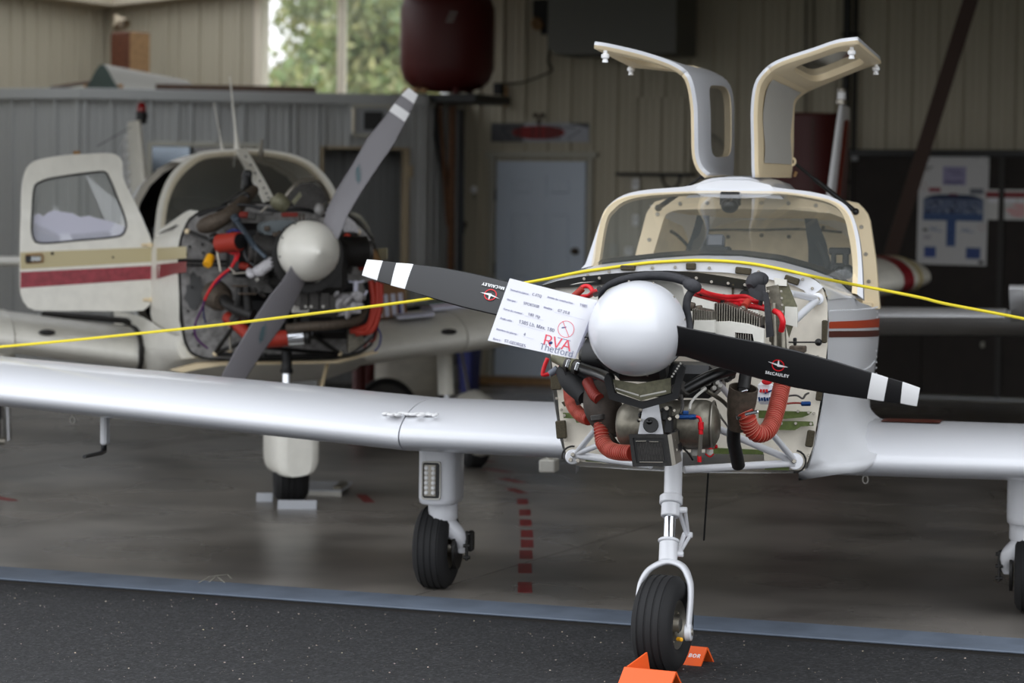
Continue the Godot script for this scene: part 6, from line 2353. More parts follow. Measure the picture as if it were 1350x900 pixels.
	for q in [[749, 480, -0.74, 10.5, 0.35], [760, 484, -0.7, 10.5, 0.35], [894, 516, -0.5, 12, -0.5], [901, 512, -0.51, 11, -0.5], [962, 490, -0.69, 11, -0.4]]:
		var dir := Vector3(cos(q[4]), -sin(q[4]), 0.3)
		var p := pz(q[0], q[1], q[2])
		can(s, p - dir * 0.008, p + dir * 0.008, rr(q[3], q[2]) * 0.95, 20, 0.001)
	obj("pipe_clamp", s, M.case_metal, e)
	s = st0()
	box(s, pz(749, 479, -0.66), Vector3(0.014, 0.03, 0.008), 0.002, Basis(Vector3.BACK, -0.3))
	box(s, pz(761, 483, -0.62), Vector3(0.014, 0.03, 0.008), 0.002, Basis(Vector3.BACK, -0.3))
	obj("clamp_screw", s, M.chrome, e)
	# white engine mount frame
	var mt := part("engine_mount", air)
	var T := func(q: Array, r: float) -> void: obj("mount_tube", rod1(pz(q[0], q[1], q[2]), pz(q[3], q[4], q[5]), r, 12), M.white, mt)
	T.call([902, 619, -0.95, 1047, 610, -1.17], 0.0145)
	T.call([935, 560, -0.8, 1040, 605, -1.16], 0.0135)
	T.call([1018, 572, -0.95, 1047, 606, -1.17], 0.0125)
	T.call([945, 503, -0.7, 965, 525, -0.8], 0.012)
	T.call([757, 599, -1.17, 858, 613, -0.95], 0.0145)
	T.call([760, 597, -1.17, 785, 566, -0.9], 0.0115)
	T.call([760, 598, -1.17, 806, 580, -0.85], 0.0115)
	T.call([1078, 394, -1.17, 1042, 386.5, -0.9], 0.0135)
	T.call([1078, 394, -1.17, 1046, 424, -0.85], 0.0145)
	s = st0()
	for q in [[1048, 608, 11], [755, 602, 10], [1078, 394, 8]]:
		can(s, pz(q[0], q[1], -1.19), pz(q[0], q[1], -1.165), rr(q[2], -1.17), 24, 0.003)
	obj("mount_pad", s, M.white, mt)
	s = st0()
	for q in [[1047, 608], [755, 599], [1078, 394], [752, 606], [762, 607]]:
		can(s, pz(q[0], q[1], -1.16), pz(q[0], q[1], -1.135), 0.009, 6, 0.002)
	obj("mount_bolt", s, M.steel, mt)
	s = st0()
	for q in [[1048, 608, 14.5], [755, 602, 14]]:
		var arc := []
		for k in 9:
			var an := deg_to_rad(80.0 - k * 22.0) if q[0] > 900 else deg_to_rad(80.0 + k * 14.0)
			arc.append(pz(q[0] + cos(an) * q[2], q[1] - sin(an) * q[2], -1.18))
		tube(s, arc, 0.004, 6)
	obj("pad_seal", s, M.seal, mt)
	s = st0()
	slab(s, pl([772, 600, 800, 603, 800, 610, 772, 608], -1.17), Vector3(0, 0, -0.01))
	slab(s, pl([1009, 614, 1040, 613, 1040, 620, 1008, 619], -1.17), Vector3(0, 0, -0.01))
	slab(s, pl([940, 590, 1006, 593, 1006, 599, 940, 598], -1.19), Vector3(0, 0, -0.02))
	obj("green_angle", s, M.green, wall_of(air))
	# green brackets on the firewall
	for q in [[1000, 541, 1070, 543, 1066, 547, 1058, 550, 1035, 552, 1000, 551], [1005, 556, 1040, 555, 1071, 556, 1072, 561, 1056, 562, 1048, 567, 1005, 566], [742, 544, 774, 546, 774, 552, 743, 551], [758, 552, 776, 553, 776, 557, 760, 557], [740, 530, 748, 528, 752, 533, 744, 536]]:
		s = st0()
		slab(s, pl(q, -1.16), Vector3(0, 0, -0.02))
		obj("green_bracket", s, M.green if q[0] != 740 else M.clip, wall_of(air))
	s = st0()
	for q in [[1066, 543.5], [1052, 542], [1069, 558.5], [1049, 558], [1030, 558], [744, 547.5], [747, 532]]:
		can(s, pz(q[0], q[1], -1.158), pz(q[0], q[1], -1.15), 0.006, 10, 0.001)
	obj("rivet", s, M.steel, wall_of(air))
	# control cables and fittings on the firewall
	var fit := part("firewall_fittings", air)
	obj("control_cable", tube1(spl(p3([1037, 522, -1.1, 1050, 521, -1.1, 1058, 525, -1.1, 1062, 520, -1.12, 1066, 518, -1.15]), 5), 0.004, 6), M.case_metal, fit)
	obj("control_cable", tube1(spl(p3([1035, 532, -1.1, 1050, 531, -1.12, 1060, 532, -1.14]), 5), 0.004, 6), M.hose_dark, fit)
	s = st0()
	can(s, pz(1056, 532, -1.13), pz(1069, 532, -1.13), 0.009, 10)
	obj("blue_fitting", s, M.blue_fit, fit)
	obj("control_cable", rod1(pz(1040, 451, -1.05), pz(1078, 451, -1.13), 0.003, 6), M.black, fit)
	s = st0()
	ell(s, pz(1079, 451, -1.15), Vector3.ONE * 0.014)
	can(s, pz(1048, 455, -1.1), pz(1048, 445, -1.1), 0.007, 8)
	obj("grommet", s, M.black, fit)
	s = st0()
	box(s, pz(1052, 460, -1.08), Vector3(0.06, 0.025, 0.06), 0.004)
	obj("pink_bracket", s, M.rust, fit)
	# white pouch with red and blue print, tucked on the firewall
	var bag := part("document_pouch", air)
	s = st0()
	box(s, pz(1009, 518, -1.12), Vector3(rr(20, -1.1), rr(30, -1.1), 0.03), 0.012)
	obj("pouch", s, M.paper, bag)
	s = st0()
	ell(s, pz(1011, 503, -1.095), Vector3(0.02, 0.012, 0.004))
	for k in 3:
		box(s, pz(1003 + k * 4, 515, -1.1), Vector3(0.008, 0.012, 0.004), 0, Basis(Vector3.BACK, 0.3 * (k - 1)))
	obj("red_print", s, M.wire_red, bag)
	s = st0()
	for k in 5:
		box(s, pz(1001 + k * 3.6, 526, -1.1), Vector3(0.007, 0.016 - 0.004 * (k % 2), 0.004), 0, Basis(Vector3.BACK, 0.2))
	box(s, pz(1014, 516, -1.1), Vector3(0.035, 0.006, 0.004), 0, Basis(Vector3.BACK, 0.4))
	obj("blue_print", s, M.blue_fit, bag)
	# fuel line: blue elbow, red fitting, braided hose
	var fl := part("fuel_line", air)
	s = st0()
	can(s, pz(895, 549.5, -0.36), pz(918, 549.5, -0.36), rr(3.2, -0.36), 6, 0.001)
	can(s, pz(909, 549.5, -0.36), pz(916, 549.5, -0.36), rr(3.9, -0.36), 6, 0.001)
	box(s, pz(904, 544, -0.4), Vector3(0.022, 0.014, 0.014), 0.003)
	obj("blue_fitting", s, M.blue_fit, fl)
	s = st0()
	tube(s, spl(p3([917, 549, -0.36, 922, 550.5, -0.36, 924, 556, -0.36]), 5), rr(2.2, -0.36), 10)
	can(s, pz(924, 556, -0.36), pz(924, 566, -0.36), rr(4.0, -0.36), 6, 0.001)
	can(s, pz(924, 566, -0.36), pz(924, 572.5, -0.36), rr(3.2, -0.36), 6, 0.001)
	can(s, pz(922, 600, -0.38), pz(922, 609, -0.38), rr(3.2, -0.36), 6, 0.001)
	obj("red_fitting", s, M.red_fit, fl)
	obj("braided_hose", rod1(pz(924, 572, -0.36), pz(922, 602, -0.38), rr(2.7, -0.36), 12), M.steel, fl)
	s = st0()
	can(s, pz(935, 588, -0.6), pz(935, 600, -0.6), rr(5.5, -0.6), 18)
	obj("sediment_bowl", s, M.shade, fl)
	s = st0()
	lathe(s, [Vector2(0.012, -0.004), Vector2(0.018, -0.004), Vector2(0.018, 0.004), Vector2(0.012, 0.004)], axis_t(pz(935, 590, -0.6), Vector3.UP), 16)
	can(s, pz(941, 589, -0.6), pz(946, 588, -0.6), 0.008, 8)
	tube(s, spl(p3([930, 598, -0.58, 936, 602, -0.58, 941, 598, -0.58]), 4), 0.003, 6)
	obj("red_fitting", s, M.red_fit, fl)
	s = st0()
	box(s, pz(917, 595, -0.6), Vector3(0.03, 0.03, 0.03), 0.004)
	obj("alloy_block", s, M.shade, fl)
	# small lines and dark plumbing
	for q in [[[930, 512, -0.55, 918, 522, -0.5, 911, 531, -0.46, 909, 540, -0.42], 0.005, "shade"], [[932, 515, -0.58, 940, 520, -0.6, 952, 528, -0.64, 960, 536, -0.7], 0.0075, "dull"], [[948, 545, -0.62, 952, 552, -0.66, 958, 560, -0.74, 962, 566, -0.8], 0.004, "shade"], [[830, 533, -0.3, 838, 537, -0.3, 845, 535, -0.3, 848, 532, -0.32], 0.0025, "steel"], [[898, 520, -0.42, 900, 535, -0.42, 897, 546, -0.4], 0.006, "case_metal"], [[900, 590, -0.5, 908, 598, -0.55, 913, 606, -0.6], 0.0035, "seal"]]:
		obj("small_line", tube1(spl(p3(q[0]), 5), q[1], 8), M[q[2]], fl)
	s = st0()
	for q in [[920, 509, 6], [932, 512, 7], [944, 506, 8], [936, 516, 5], [950, 500, 7], [940, 498, 6], [928, 500, 6], [915, 500, 8], [900, 488, 6], [905, 500, 7], [918, 490, 8], [935, 485, 7], [952, 483, 8], [960, 500, 7], [970, 470, 8], [990, 470, 7]]:
		box(s, pz(q[0], q[1], -0.75), Vector3(rr(q[2], -0.7), rr(q[2] * 0.9, -0.7), 0.08), 0.005, Basis(Vector3.BACK, q[0] * 0.7))
	obj("clutter", s, M.case_metal, e)
	s = st0()
	for q in [[943, 506], [947, 510], [932, 506], [939, 513], [926, 514]]:
		can(s, pz(q[0], q[1], -0.66), pz(q[0] + 3, q[1] - 2, -0.62), 0.009, 8)
	obj("bolt", s, M.shade, e)

func wall_of(air: Node3D) -> Node3D:
	return air.get_node("firewall")

func air_part(o: Node3D) -> Node3D:
	return o.get_parent()

func helix(p: Array, r: float, pitch: float, thin: float) -> SurfaceTool:
	var q := spl(p, 16)
	var total := 0.0
	for i in range(1, q.size()):
		total += q[i].distance_to(q[i - 1])
	var n := int(total / pitch * 14.0)
	var c := even(q, n)
	var pts := []
	var up := Vector3.ZERO
	for i in n:
		var t: Vector3 = (c[mini(i + 1, n - 1)] - c[maxi(i - 1, 0)]).normalized()
		if up == Vector3.ZERO:
			up = t.cross(Vector3.RIGHT if absf(t.x) < 0.8 else Vector3.UP).normalized()
		up = (up - t * up.dot(t)).normalized()
		var a := TAU * i / 14.0
		pts.append(c[i] + (up * cos(a) + t.cross(up) * sin(a)) * r)
	return tube1(pts, thin, 4)

# ================================================================ the older airplane further inside
var FB := Transform3D()

func build_airplane_left() -> void:
	var hub := far(410, 331, 14.9)
	FB = Transform3D(Basis(Vector3.UP, deg_to_rad(15.7)), Vector3(hub.x, 0, hub.z))
	F = FB
	var air := thing("airplane", "older white airplane with gold and maroon stripes, open cabin door and exposed dirty engine", "airplane", FB)
	left_propeller(air)
	left_body(air)
	left_door(air)
	left_wings(air)
	left_gear(air)
	left_engine(air)

func left_propeller(air: Node3D) -> void:
	var c := pz(409, 331, -0.02)
	var s := st0()
	var prof := []
	for i in 15:
		var t := i / 14.0
		prof.append(Vector2(0.163 * (1.0 - pow(t, 1.9)) * (1.0 - 0.0 * t), 0.05 + 0.27 * t))
	lathe(s, [Vector2(0, 0), Vector2(0.155, 0.0), Vector2(0.163, 0.005)] + prof, axis_t(c + Vector3(0, 0, -0.08), Vector3.BACK), 52)
	var sp := obj("spinner", s, M.old_white, air)
	s = st0()
	for k in 10:
		var a := TAU * (k + 0.3) / 10
		can(s, c + Vector3(cos(a) * 0.15, sin(a) * 0.15, -0.02), c + Vector3(cos(a) * 0.166, sin(a) * 0.166, -0.012), 0.006, 8, 0.001)
	obj("screw", s, M.dark_metal, sp)
	var up := [[424, 302, 446, 316, -0.05, 0.05, 0.022], [430.7, 276, 451, 289, -0.045, 0.045, 0.018], [443, 251, 476.6, 253, -0.04, 0.04, 0.014], [464, 217.5, 502, 215, -0.034, 0.034, 0.012], [484, 182, 520, 189.5, -0.026, 0.026, 0.01], [502, 160, 527.5, 175, -0.02, 0.02, 0.009], [513, 146, 534, 161, -0.016, 0.016, 0.008], [520, 136, 540, 149.5, -0.013, 0.013, 0.007], [529, 125, 546, 137, -0.01, 0.01, 0.006], [538.5, 115.5, 551, 125, -0.008, 0.008, 0.005]]
	up[1] = [431, 275, 459, 283, -0.045, 0.045, 0.018]
	var lo := [[385, 348, 409, 356, 0.05, -0.05, 0.022], [372, 370, 400, 377, 0.045, -0.045, 0.018], [356, 389, 390, 398, 0.04, -0.04, 0.014], [334, 422, 372, 430, 0.033, -0.033, 0.012], [313, 457, 349, 461, 0.026, -0.026, 0.01], [299, 482, 332, 487, 0.02, -0.02, 0.009], [289, 501, 316, 513, 0.016, -0.016, 0.008], [281, 515, 303, 529, 0.013, -0.013, 0.007], [275, 526, 295, 538, 0.01, -0.01, 0.006], [269, 537, 283, 547, 0.008, -0.008, 0.005]]
	for q in [up, lo]:
		var n: int = q.size()
		var bl := blade_seg("propeller_blade", q.slice(0, n - 3), M.blade_grey, air)
		obj("tip_stripe", bl_mesh(q.slice(n - 4, n - 2)), M.band, bl)
		obj("tip_gap", bl_mesh(q.slice(n - 3, n - 1)), M.blade_grey, bl)
		obj("tip_stripe", bl_mesh(q.slice(n - 2, n)), M.band, bl)
		var st: Array = [455, 232, 492, 229, -0.036, 0.036, 0.0125] if q == up else [326, 435, 364, 443, 0.03, -0.03, 0.0115]
		var span := pz(q[n - 1][0], q[n - 1][1], 0) - pz(q[1][0], q[1][1], 0)
		var t := blade_frame(st, span, false)
		s = st0()
		for k in 5:
			box(s, Vector3(-0.03 + k * 0.015, 0.001 * k, 0.0003), Vector3(0.008, 0.022 - 0.003 * absf(k - 2), 0.0006))
		var em := func(f: float) -> Array: return [Vector3(-0.055 * f, 0, 0.0006), Vector3(-0.022 * f, 0.017 * f, 0.0006), Vector3(0.022 * f, 0.017 * f, 0.0006), Vector3(0.058 * f, -0.003, 0.0006), Vector3(0.022 * f, -0.015 * f, 0.0006), Vector3(-0.022 * f, -0.016 * f, 0.0006)]
		hoop(s, em.call(1.0), em.call(0.92), Vector3(0, 0, -0.0006), 30)
		obj("maker_emblem", s, M.teal, bl).transform = t

func left_body(air: Node3D) -> void:
	# firewall
	var out := spl(pl([258, 283, 243, 303, 236.5, 326, 236.5, 362, 240, 423, 246, 455, 260, 469, 300, 474, 440, 470, 482, 460, 495, 436, 498, 362, 493, 322, 474, 296, 440, 279, 380, 270, 310, 270], -0.9), 3, true)
	var s := st0()
	slab(s, out, Vector3(0, 0, -0.01))
	var fw := obj("firewall", s, M.firewall_grey, air)
	s = st0()
	tube(s, out + [out[0]], 0.007, 8, false)
	obj("edge_seal", s, M.seal, fw)
	s = st0()
	for q in [[250, 325], [267, 322], [268, 333], [246, 335], [248, 410], [255, 440], [253, 378], [262, 455]]:
		can(s, pz(q[0], q[1], -0.89), pz(q[0], q[1], -0.87), 0.008, 8, 0.001)
	obj("rivet", s, M.dark_metal, fw)
	s = st0()
	rod(s, pz(238, 343, -0.875), pz(310, 345, -0.875), 0.008, 6)
	rod(s, pz(238, 349, -0.88), pz(300, 350, -0.88), 0.005, 6)
	obj("stiffener", s, M.dark_metal, fw)
	s = st0()
	var rng := RandomNumberGenerator.new()
	rng.seed = 8
	var blot := []
	for k in 18:
		var an := TAU * k / 18
		var rad := rng.randf_range(0.6, 1.15)
		blot.append(pz(258 + cos(an) * 15 * rad, 384 + sin(an) * 24 * rad, -0.888))
	slab(s, blot, Vector3(0, 0, -0.002))
	obj("bare_patch", s, mat(Color(0.33, 0.33, 0.33), 0.6), fw)
	# nose skin between firewall and door post on both sides, deck on top
	var w := 0.6
	var prof := [Vector2(0.36, 1.62), Vector2(0.5, 1.57), Vector2(0.585, 1.47), Vector2(0.603, 1.36), Vector2(0.603, 1.2), Vector2(0.6, 1.0), Vector2(0.57, 0.86), Vector2(0.5, 0.79), Vector2(0.3, 0.77), Vector2(0, 0.765)]
	var rows := []
	var narrow := absf(pz(236.0, 362, -0.9).x) / 0.603
	var wide := func(z: float) -> float: return lerpf(1.0, narrow, clampf((z + 1.4) / 0.5, 0, 1))
	for z in [-0.9, -1.05, -1.2, -1.4, -1.72]:
		var row := []
		var f: float = wide.call(z)
		for p in prof:
			row.append(Vector3(p.x * f, p.y if p.y < 1.4 else p.y - (p.y - 1.42) * clampf((-0.9 - z) / 0.82, 0, 1) * 0.62, z))
		for i in range(prof.size() - 2, -1, -1):
			var p: Vector2 = prof[i]
			row.append(Vector3(-p.x * f, p.y if p.y < 1.4 else p.y - (p.y - 1.42) * clampf((-0.9 - z) / 0.82, 0, 1) * 0.62, z))
		rows.append(row)
	s = st0()
	grid(s, rows)
	var nose := obj("nose_skin", s, M.old_white, air)
	var band := func(pts: Array, m: Material, name_: String) -> void:
		for sx in [-1.0, 1.0]:
			var s2 := st0()
			var ring := []
			for i in range(0, pts.size(), 2):
				var p := hit(FB, pts[i], pts[i + 1], Vector3.RIGHT, -w - 0.004)
				ring.append(Vector3(sx * (0.603 * wide.call(p.z) + 0.003), p.y, p.z))
			slab(s2, ring, Vector3(0.002 * -sx, 0, 0))
			obj(name_, s2, m, nose)
	band.call([207, 327, 236, 324.5, 236, 340, 207, 343.6], M.gold, "gold_stripe")
	band.call([207, 348.7, 220, 346.5, 236, 344.5, 236, 358.5, 222, 361, 207, 368], M.maroon, "maroon_stripe")
	# deck over the instrument panel
	var base := even(p3([206, 309, -1.7, 228, 294, -1.5, 250, 281, -1.3, 290, 273.5, -1.15, 350, 269, -1.1, 410, 273, -1.15, 436, 284, -1.35, 452, 300, -1.6]), 34)
	var front := even(pl([250, 292, 258, 283, 310, 271, 380, 271, 440, 280, 474, 298], -0.92), 34)
	s = st0()
	grid(s, [front, base])
	obj("cowl_deck", s, M.dark_metal, air)
	# pale corner piece of cowl by the windshield
	for sx in [-1.0, 1.0]:
		rows = []
		for q in [[207, 330, -1.69, 215, 328, -1.5, 225, 326, -1.2, 238, 322, -0.915], [207, 309, -1.69, 220, 301, -1.5, 237, 290, -1.25, 245, 300, -0.915], [207, 307.5, -1.7, 222, 297.5, -1.52, 243, 283, -1.2, 257, 284, -0.915], [207, 307, -1.71, 224, 296.5, -1.54, 250, 279.5, -1.15, 262, 281, -0.92]]:
			rows.append(p3(q).map(func(p): return Vector3(-sx * p.x, p.y + 0.012, p.z)))
		s = st0()
		grid(s, rows)
		obj("cowl_corner", s, M.old_white, air)
	# windshield arch, trim, two panes and the screwed centre strip
	var n := Vector3(0, 0.91, 1)
	var d := -0.344
	var hp := func(arr: Array) -> Array:
		var r := []
		for i in range(0, arr.size(), 2):
			r.append(hit(FB, arr[i], arr[i + 1], n, d))
		return r
	var outer := even(spl(hp.call([205, 322, 206.5, 300, 211.5, 264, 223, 234, 241, 213, 266.5, 199.5, 315, 196, 343, 196.6, 379, 201.7, 404.5, 210.7, 422, 223.5, 440, 246.5, 452, 276, 458, 305]), 4), 60)
	var inner := even(spl(hp.call([210, 320, 211, 302, 216, 266, 227, 237, 244, 216.5, 268, 203, 315, 199, 343, 199.5, 378, 204.5, 402, 213.5, 418, 226, 435, 249, 447, 278, 453, 305]), 4), 60)
	var trim := even(spl(hp.call([216, 318, 217, 302, 222, 268, 233, 241, 250, 222, 272, 209, 315, 204.5, 343, 205, 375, 210, 398, 218, 413, 230, 429, 252, 441, 280, 447, 305]), 4), 60)
	s = st0()
	hoop(s, outer, inner, Vector3(0, -0.01, -0.08), 60, false)
	var arch := obj("windshield_arch", s, M.old_white, air)
	s = st0()
	hoop(s, inner, trim, Vector3(0, -0.005, -0.05), 60, false)
	obj("inner_trim", s, M.tan, arch)
	var i34 := even(inner, 34)
	rows = []
	for k in 6:
		var row := []
		for j in 34:
			row.append(base[j].lerp(i34[j], k / 5.0) + Vector3(0, 0.03, 0.04) * sin(PI * k / 5.0) * sin(PI * j / 33.0))
		rows.append(row)
	s = st0()
	grid(s, rows)
	obj("windshield", s, M.glass, air)
	s = st0()
	var ca := spl([hit(FB, 318, 197.5, n, d + 0.01), pz(334, 225, -1.66), pz(348, 250, -1.3), pz(356, 266, -1.12)], 5)
	var sa := []
	var sb := []
	for p in ca:
		sa.append(p + Vector3(-0.035, -0.0, 0.03))
		sb.append(p + Vector3(0.022, 0.012, 0.03))
	grid(s, [sa, sb])
	var sa2 := []
	for p in sa: sa2.append(p + Vector3(0.0, -0.02, -0.02))
	grid(s, [sa, sa2])
	var strip := obj("centre_strip", s, M.old_white, air)
	s = st0()
	for k in range(2, 15, 2):
		var p: Vector3 = (sa[k] + sb[k]) / 2
		can(s, p, p + Vector3(-0.003, 0.006, 0.006), 0.006, 8, 0.001)
	obj("screw", s, M.dark_metal, strip)
	# cabin roof, rear shell, dark lining
	rows = []
	var r0 := even(outer, 40)
	var ring1 := []
	for k in 40:
		var an := PI * (1.0 - k / 39.0)
		ring1.append(Vector3(signf(cos(an)) * pow(absf(cos(an)), 0.8) * 0.6, 1.4 + 0.56 * pow(sin(an), 0.8), -2.72))
	s = st0()
	var ra := []
	var rb := []
	for k in range(13, 34):
		ra.append(r0[k] + Vector3(0, -0.004, -0.07))
		rb.append(ring1[k])
	grid(s, [ra, rb])
	obj("cabin_roof", s, M.old_white, air)
	var secs := [[-2.7, 0.6, 0.76, 1.4, 1.96], [-3.2, 0.58, 0.8, 1.4, 1.89], [-4.0, 0.42, 0.9, 1.36, 1.7], [-5.2, 0.25, 1.0, 1.28, 1.5], [-7.0, 0.07, 1.1, 1.22, 1.34]]
	rows = []
	var lin := []
	for q in secs:
		var row := []
		var row2 := []
		for k in 32:
			var an := TAU * k / 32
			var cx := signf(cos(an)) * pow(absf(cos(an)), 0.8 if sin(an) > 0 else 0.6)
			var cy := signf(sin(an)) * pow(absf(sin(an)), 0.8 if sin(an) > 0 else 0.65)
			var v := Vector3(cx * q[1], q[3] + cy * ((q[4] - q[3]) if cy > 0 else (q[3] - q[2])), q[0])
			row.append(v)
			row2.append(Vector3(v.x * 0.93, 1.4 + (v.y - 1.4) * 0.94, v.z))
		rows.append(row)
		lin.append(row2)
	s = st0()
	grid(s, rows, true)
	fan(s, rows[-1])
	var tail := obj("tail_cone", s, M.skin, air)
	s = st0()
	hoop(s, rows[0], lin[0], Vector3(0, 0, -0.03), 32)
	obj("door_frame", s, M.steel, tail)
	s = st0()
	grid(s, lin.slice(0, 3), true)
	fan(s, lin[2])
	obj("cabin_lining", s, M.lining_dark, tail)
	# lower cabin tub, right wall, floor, seats
	s = st0()
	rows = []
	for z in [-1.7, -2.2, -2.72]:
		rows.append([Vector3(0.6, 1.5, z), Vector3(0.603, 1.2, z), Vector3(0.6, 1.0, z), Vector3(0.57, 0.86, z), Vector3(0.5, 0.79, z), Vector3(0, 0.765, z), Vector3(-0.5, 0.79, z), Vector3(-0.57, 0.86, z), Vector3(-0.59, 0.95, z)])
	grid(s, rows)
	obj("cabin_tub", s, M.old_white, air)
	for x in [-0.28, 0.28]:
		var s2 := st0()
		box(s2, Vector3(x, 1.25, -2.35), Vector3(0.42, 0.6, 0.12), 0.05, Basis(Vector3.RIGHT, -0.2))
		box(s2, Vector3(x, 1.0, -2.12), Vector3(0.42, 0.14, 0.45), 0.04)
		obj("seat", s2, M.belt, air)
	# belly fairing that carries the wing roots
	rows = []
	for q in [[-0.98, 0.56, 0.9, 0.775, 0.77], [-1.2, 0.595, 0.92, 0.74, 0.72], [-1.5, 0.612, 0.95, 0.68, 0.64], [-1.9, 0.615, 0.97, 0.64, 0.58], [-2.6, 0.615, 0.97, 0.64, 0.57], [-3.3, 0.6, 0.95, 0.72, 0.66], [-3.7, 0.5, 0.95, 0.85, 0.8]]:
		var half := [Vector3(q[1], q[2], q[0]), Vector3(q[1] + 0.004, (q[2] + q[3]) / 2, q[0]), Vector3(q[1] - 0.03, q[3], q[0]), Vector3(q[1] - 0.14, q[4] + 0.015, q[0]), Vector3(0.2, q[4], q[0])]
		var row := half.duplicate()
		for i in range(half.size() - 1, -1, -1):
			row.append(half[i] * Vector3(-1, 1, 1))
		rows.append(row)
	s = st0()
	grid(s, rows)
	fan(s, rows[0])
	obj("belly_fairing", s, M.old_white, air)
	# nose floor lip
	s = st0()
	slab(s, pl([226, 488, 262, 479, 300, 476, 330, 477, 440, 475, 496, 462, 500, 465, 446, 479, 330, 481, 292, 482, 264, 486, 240, 491], -0.93), Vector3(0, 0, -0.08))
	obj("lower_lip", s, M.cream, air)
	# fin, ribbed rudder, beacon, tailplane
	s = st0()
	rows = []
	for q in [[1.3, -5.75, 1.25, 0.11], [1.75, -6.05, 0.95, 0.09], [2.2, -6.38, 0.72, 0.075], [2.26, -6.42, 0.66, 0.06]]:
		var row := []
		for k in 20:
			var u := k / 10.0 if k < 10 else (20 - k) / 10.0
			var cc := 1.0 - cos(u * PI / 2)
			var th: float = q[3] * (1.3 * sqrt(cc) - 1.3 * cc + 0.25 * cc * (1 - cc))
			row.append(Vector3(th if k < 10 else -th, q[0], q[1] - q[2] * cc))
		rows.append(row)
	grid(s, rows, true)
	fan(s, rows[-1])
	var fin := obj("tail_fin", s, M.old_white, air)
	s = st0()
	for k in 12:
		var y := 1.4 + k * 0.068
		var z := -6.35 - k * 0.04
		for sx in [-1.0, 1.0]:
			rod(s, Vector3(sx * 0.05, y, z), Vector3(sx * 0.02, y - 0.08, z - 0.42), 0.012, 6)
	obj("rudder_rib", s, M.skin, fin)
	s = st0()
	can(s, pz(186, 163, -6.5), pz(186.5, 147, -6.5), 0.04, 16, 0.006)
	box(s, pz(190, 153, -6.5), Vector3(0.05, 0.04, 0.04), 0.006)
	obj("beacon_base", s, M.black, fin)
	s = st0()
	lathe(s, [Vector2(0.034, 0), Vector2(0.036, 0.03), Vector2(0.03, 0.055), Vector2(0.018, 0.07), Vector2(0, 0.074)], axis_t(pz(186.5, 147, -6.5), Vector3.UP), 20)
	obj("beacon_lens", s, M.red_lamp, fin)
	s = st0()
	wing(s, [[-1.5, 1.18, -6.5, 0.72, 0.1], [1.5, 1.18, -6.5, 0.72, 0.1]])
	obj("tailplane", s, M.old_white, air)
	obj("aerial_wire", rod1(pz(175, 166, -6.7), pz(128, 193, -6.5), 0.003, 5), M.seal, air)
	# aerials on the roof
	for q in [[303, 101, -2.6, 313, 196, -2.55, 0.004, 0.017], [282, 135.5, -3.0, 293, 196, -2.95, 0.003, 0.009]]:
		var a := pz(q[3], q[4], q[5])
		var b := pz(q[0], q[1], q[2])
		s = st0()
		tube(s, [a + Vector3(0, -0.03, 0), a, a.lerp(b, 0.12), a.lerp(b, 0.3), b], [q[7] * 1.5, q[7] * 1.3, q[7] * 0.8, q[7] * 0.45, q[6]], 10)
		obj("whip_aerial", s, M.old_white, air)
	s = st0()
	rod(s, pz(345.5, 184, -2.0), pz(343.5, 216, -1.95), 0.008, 8)
	rod(s, pz(344.5, 198, -2.0), pz(343.5, 214, -1.95), 0.015, 8)
	obj("temperature_probe", s, M.steel, air)

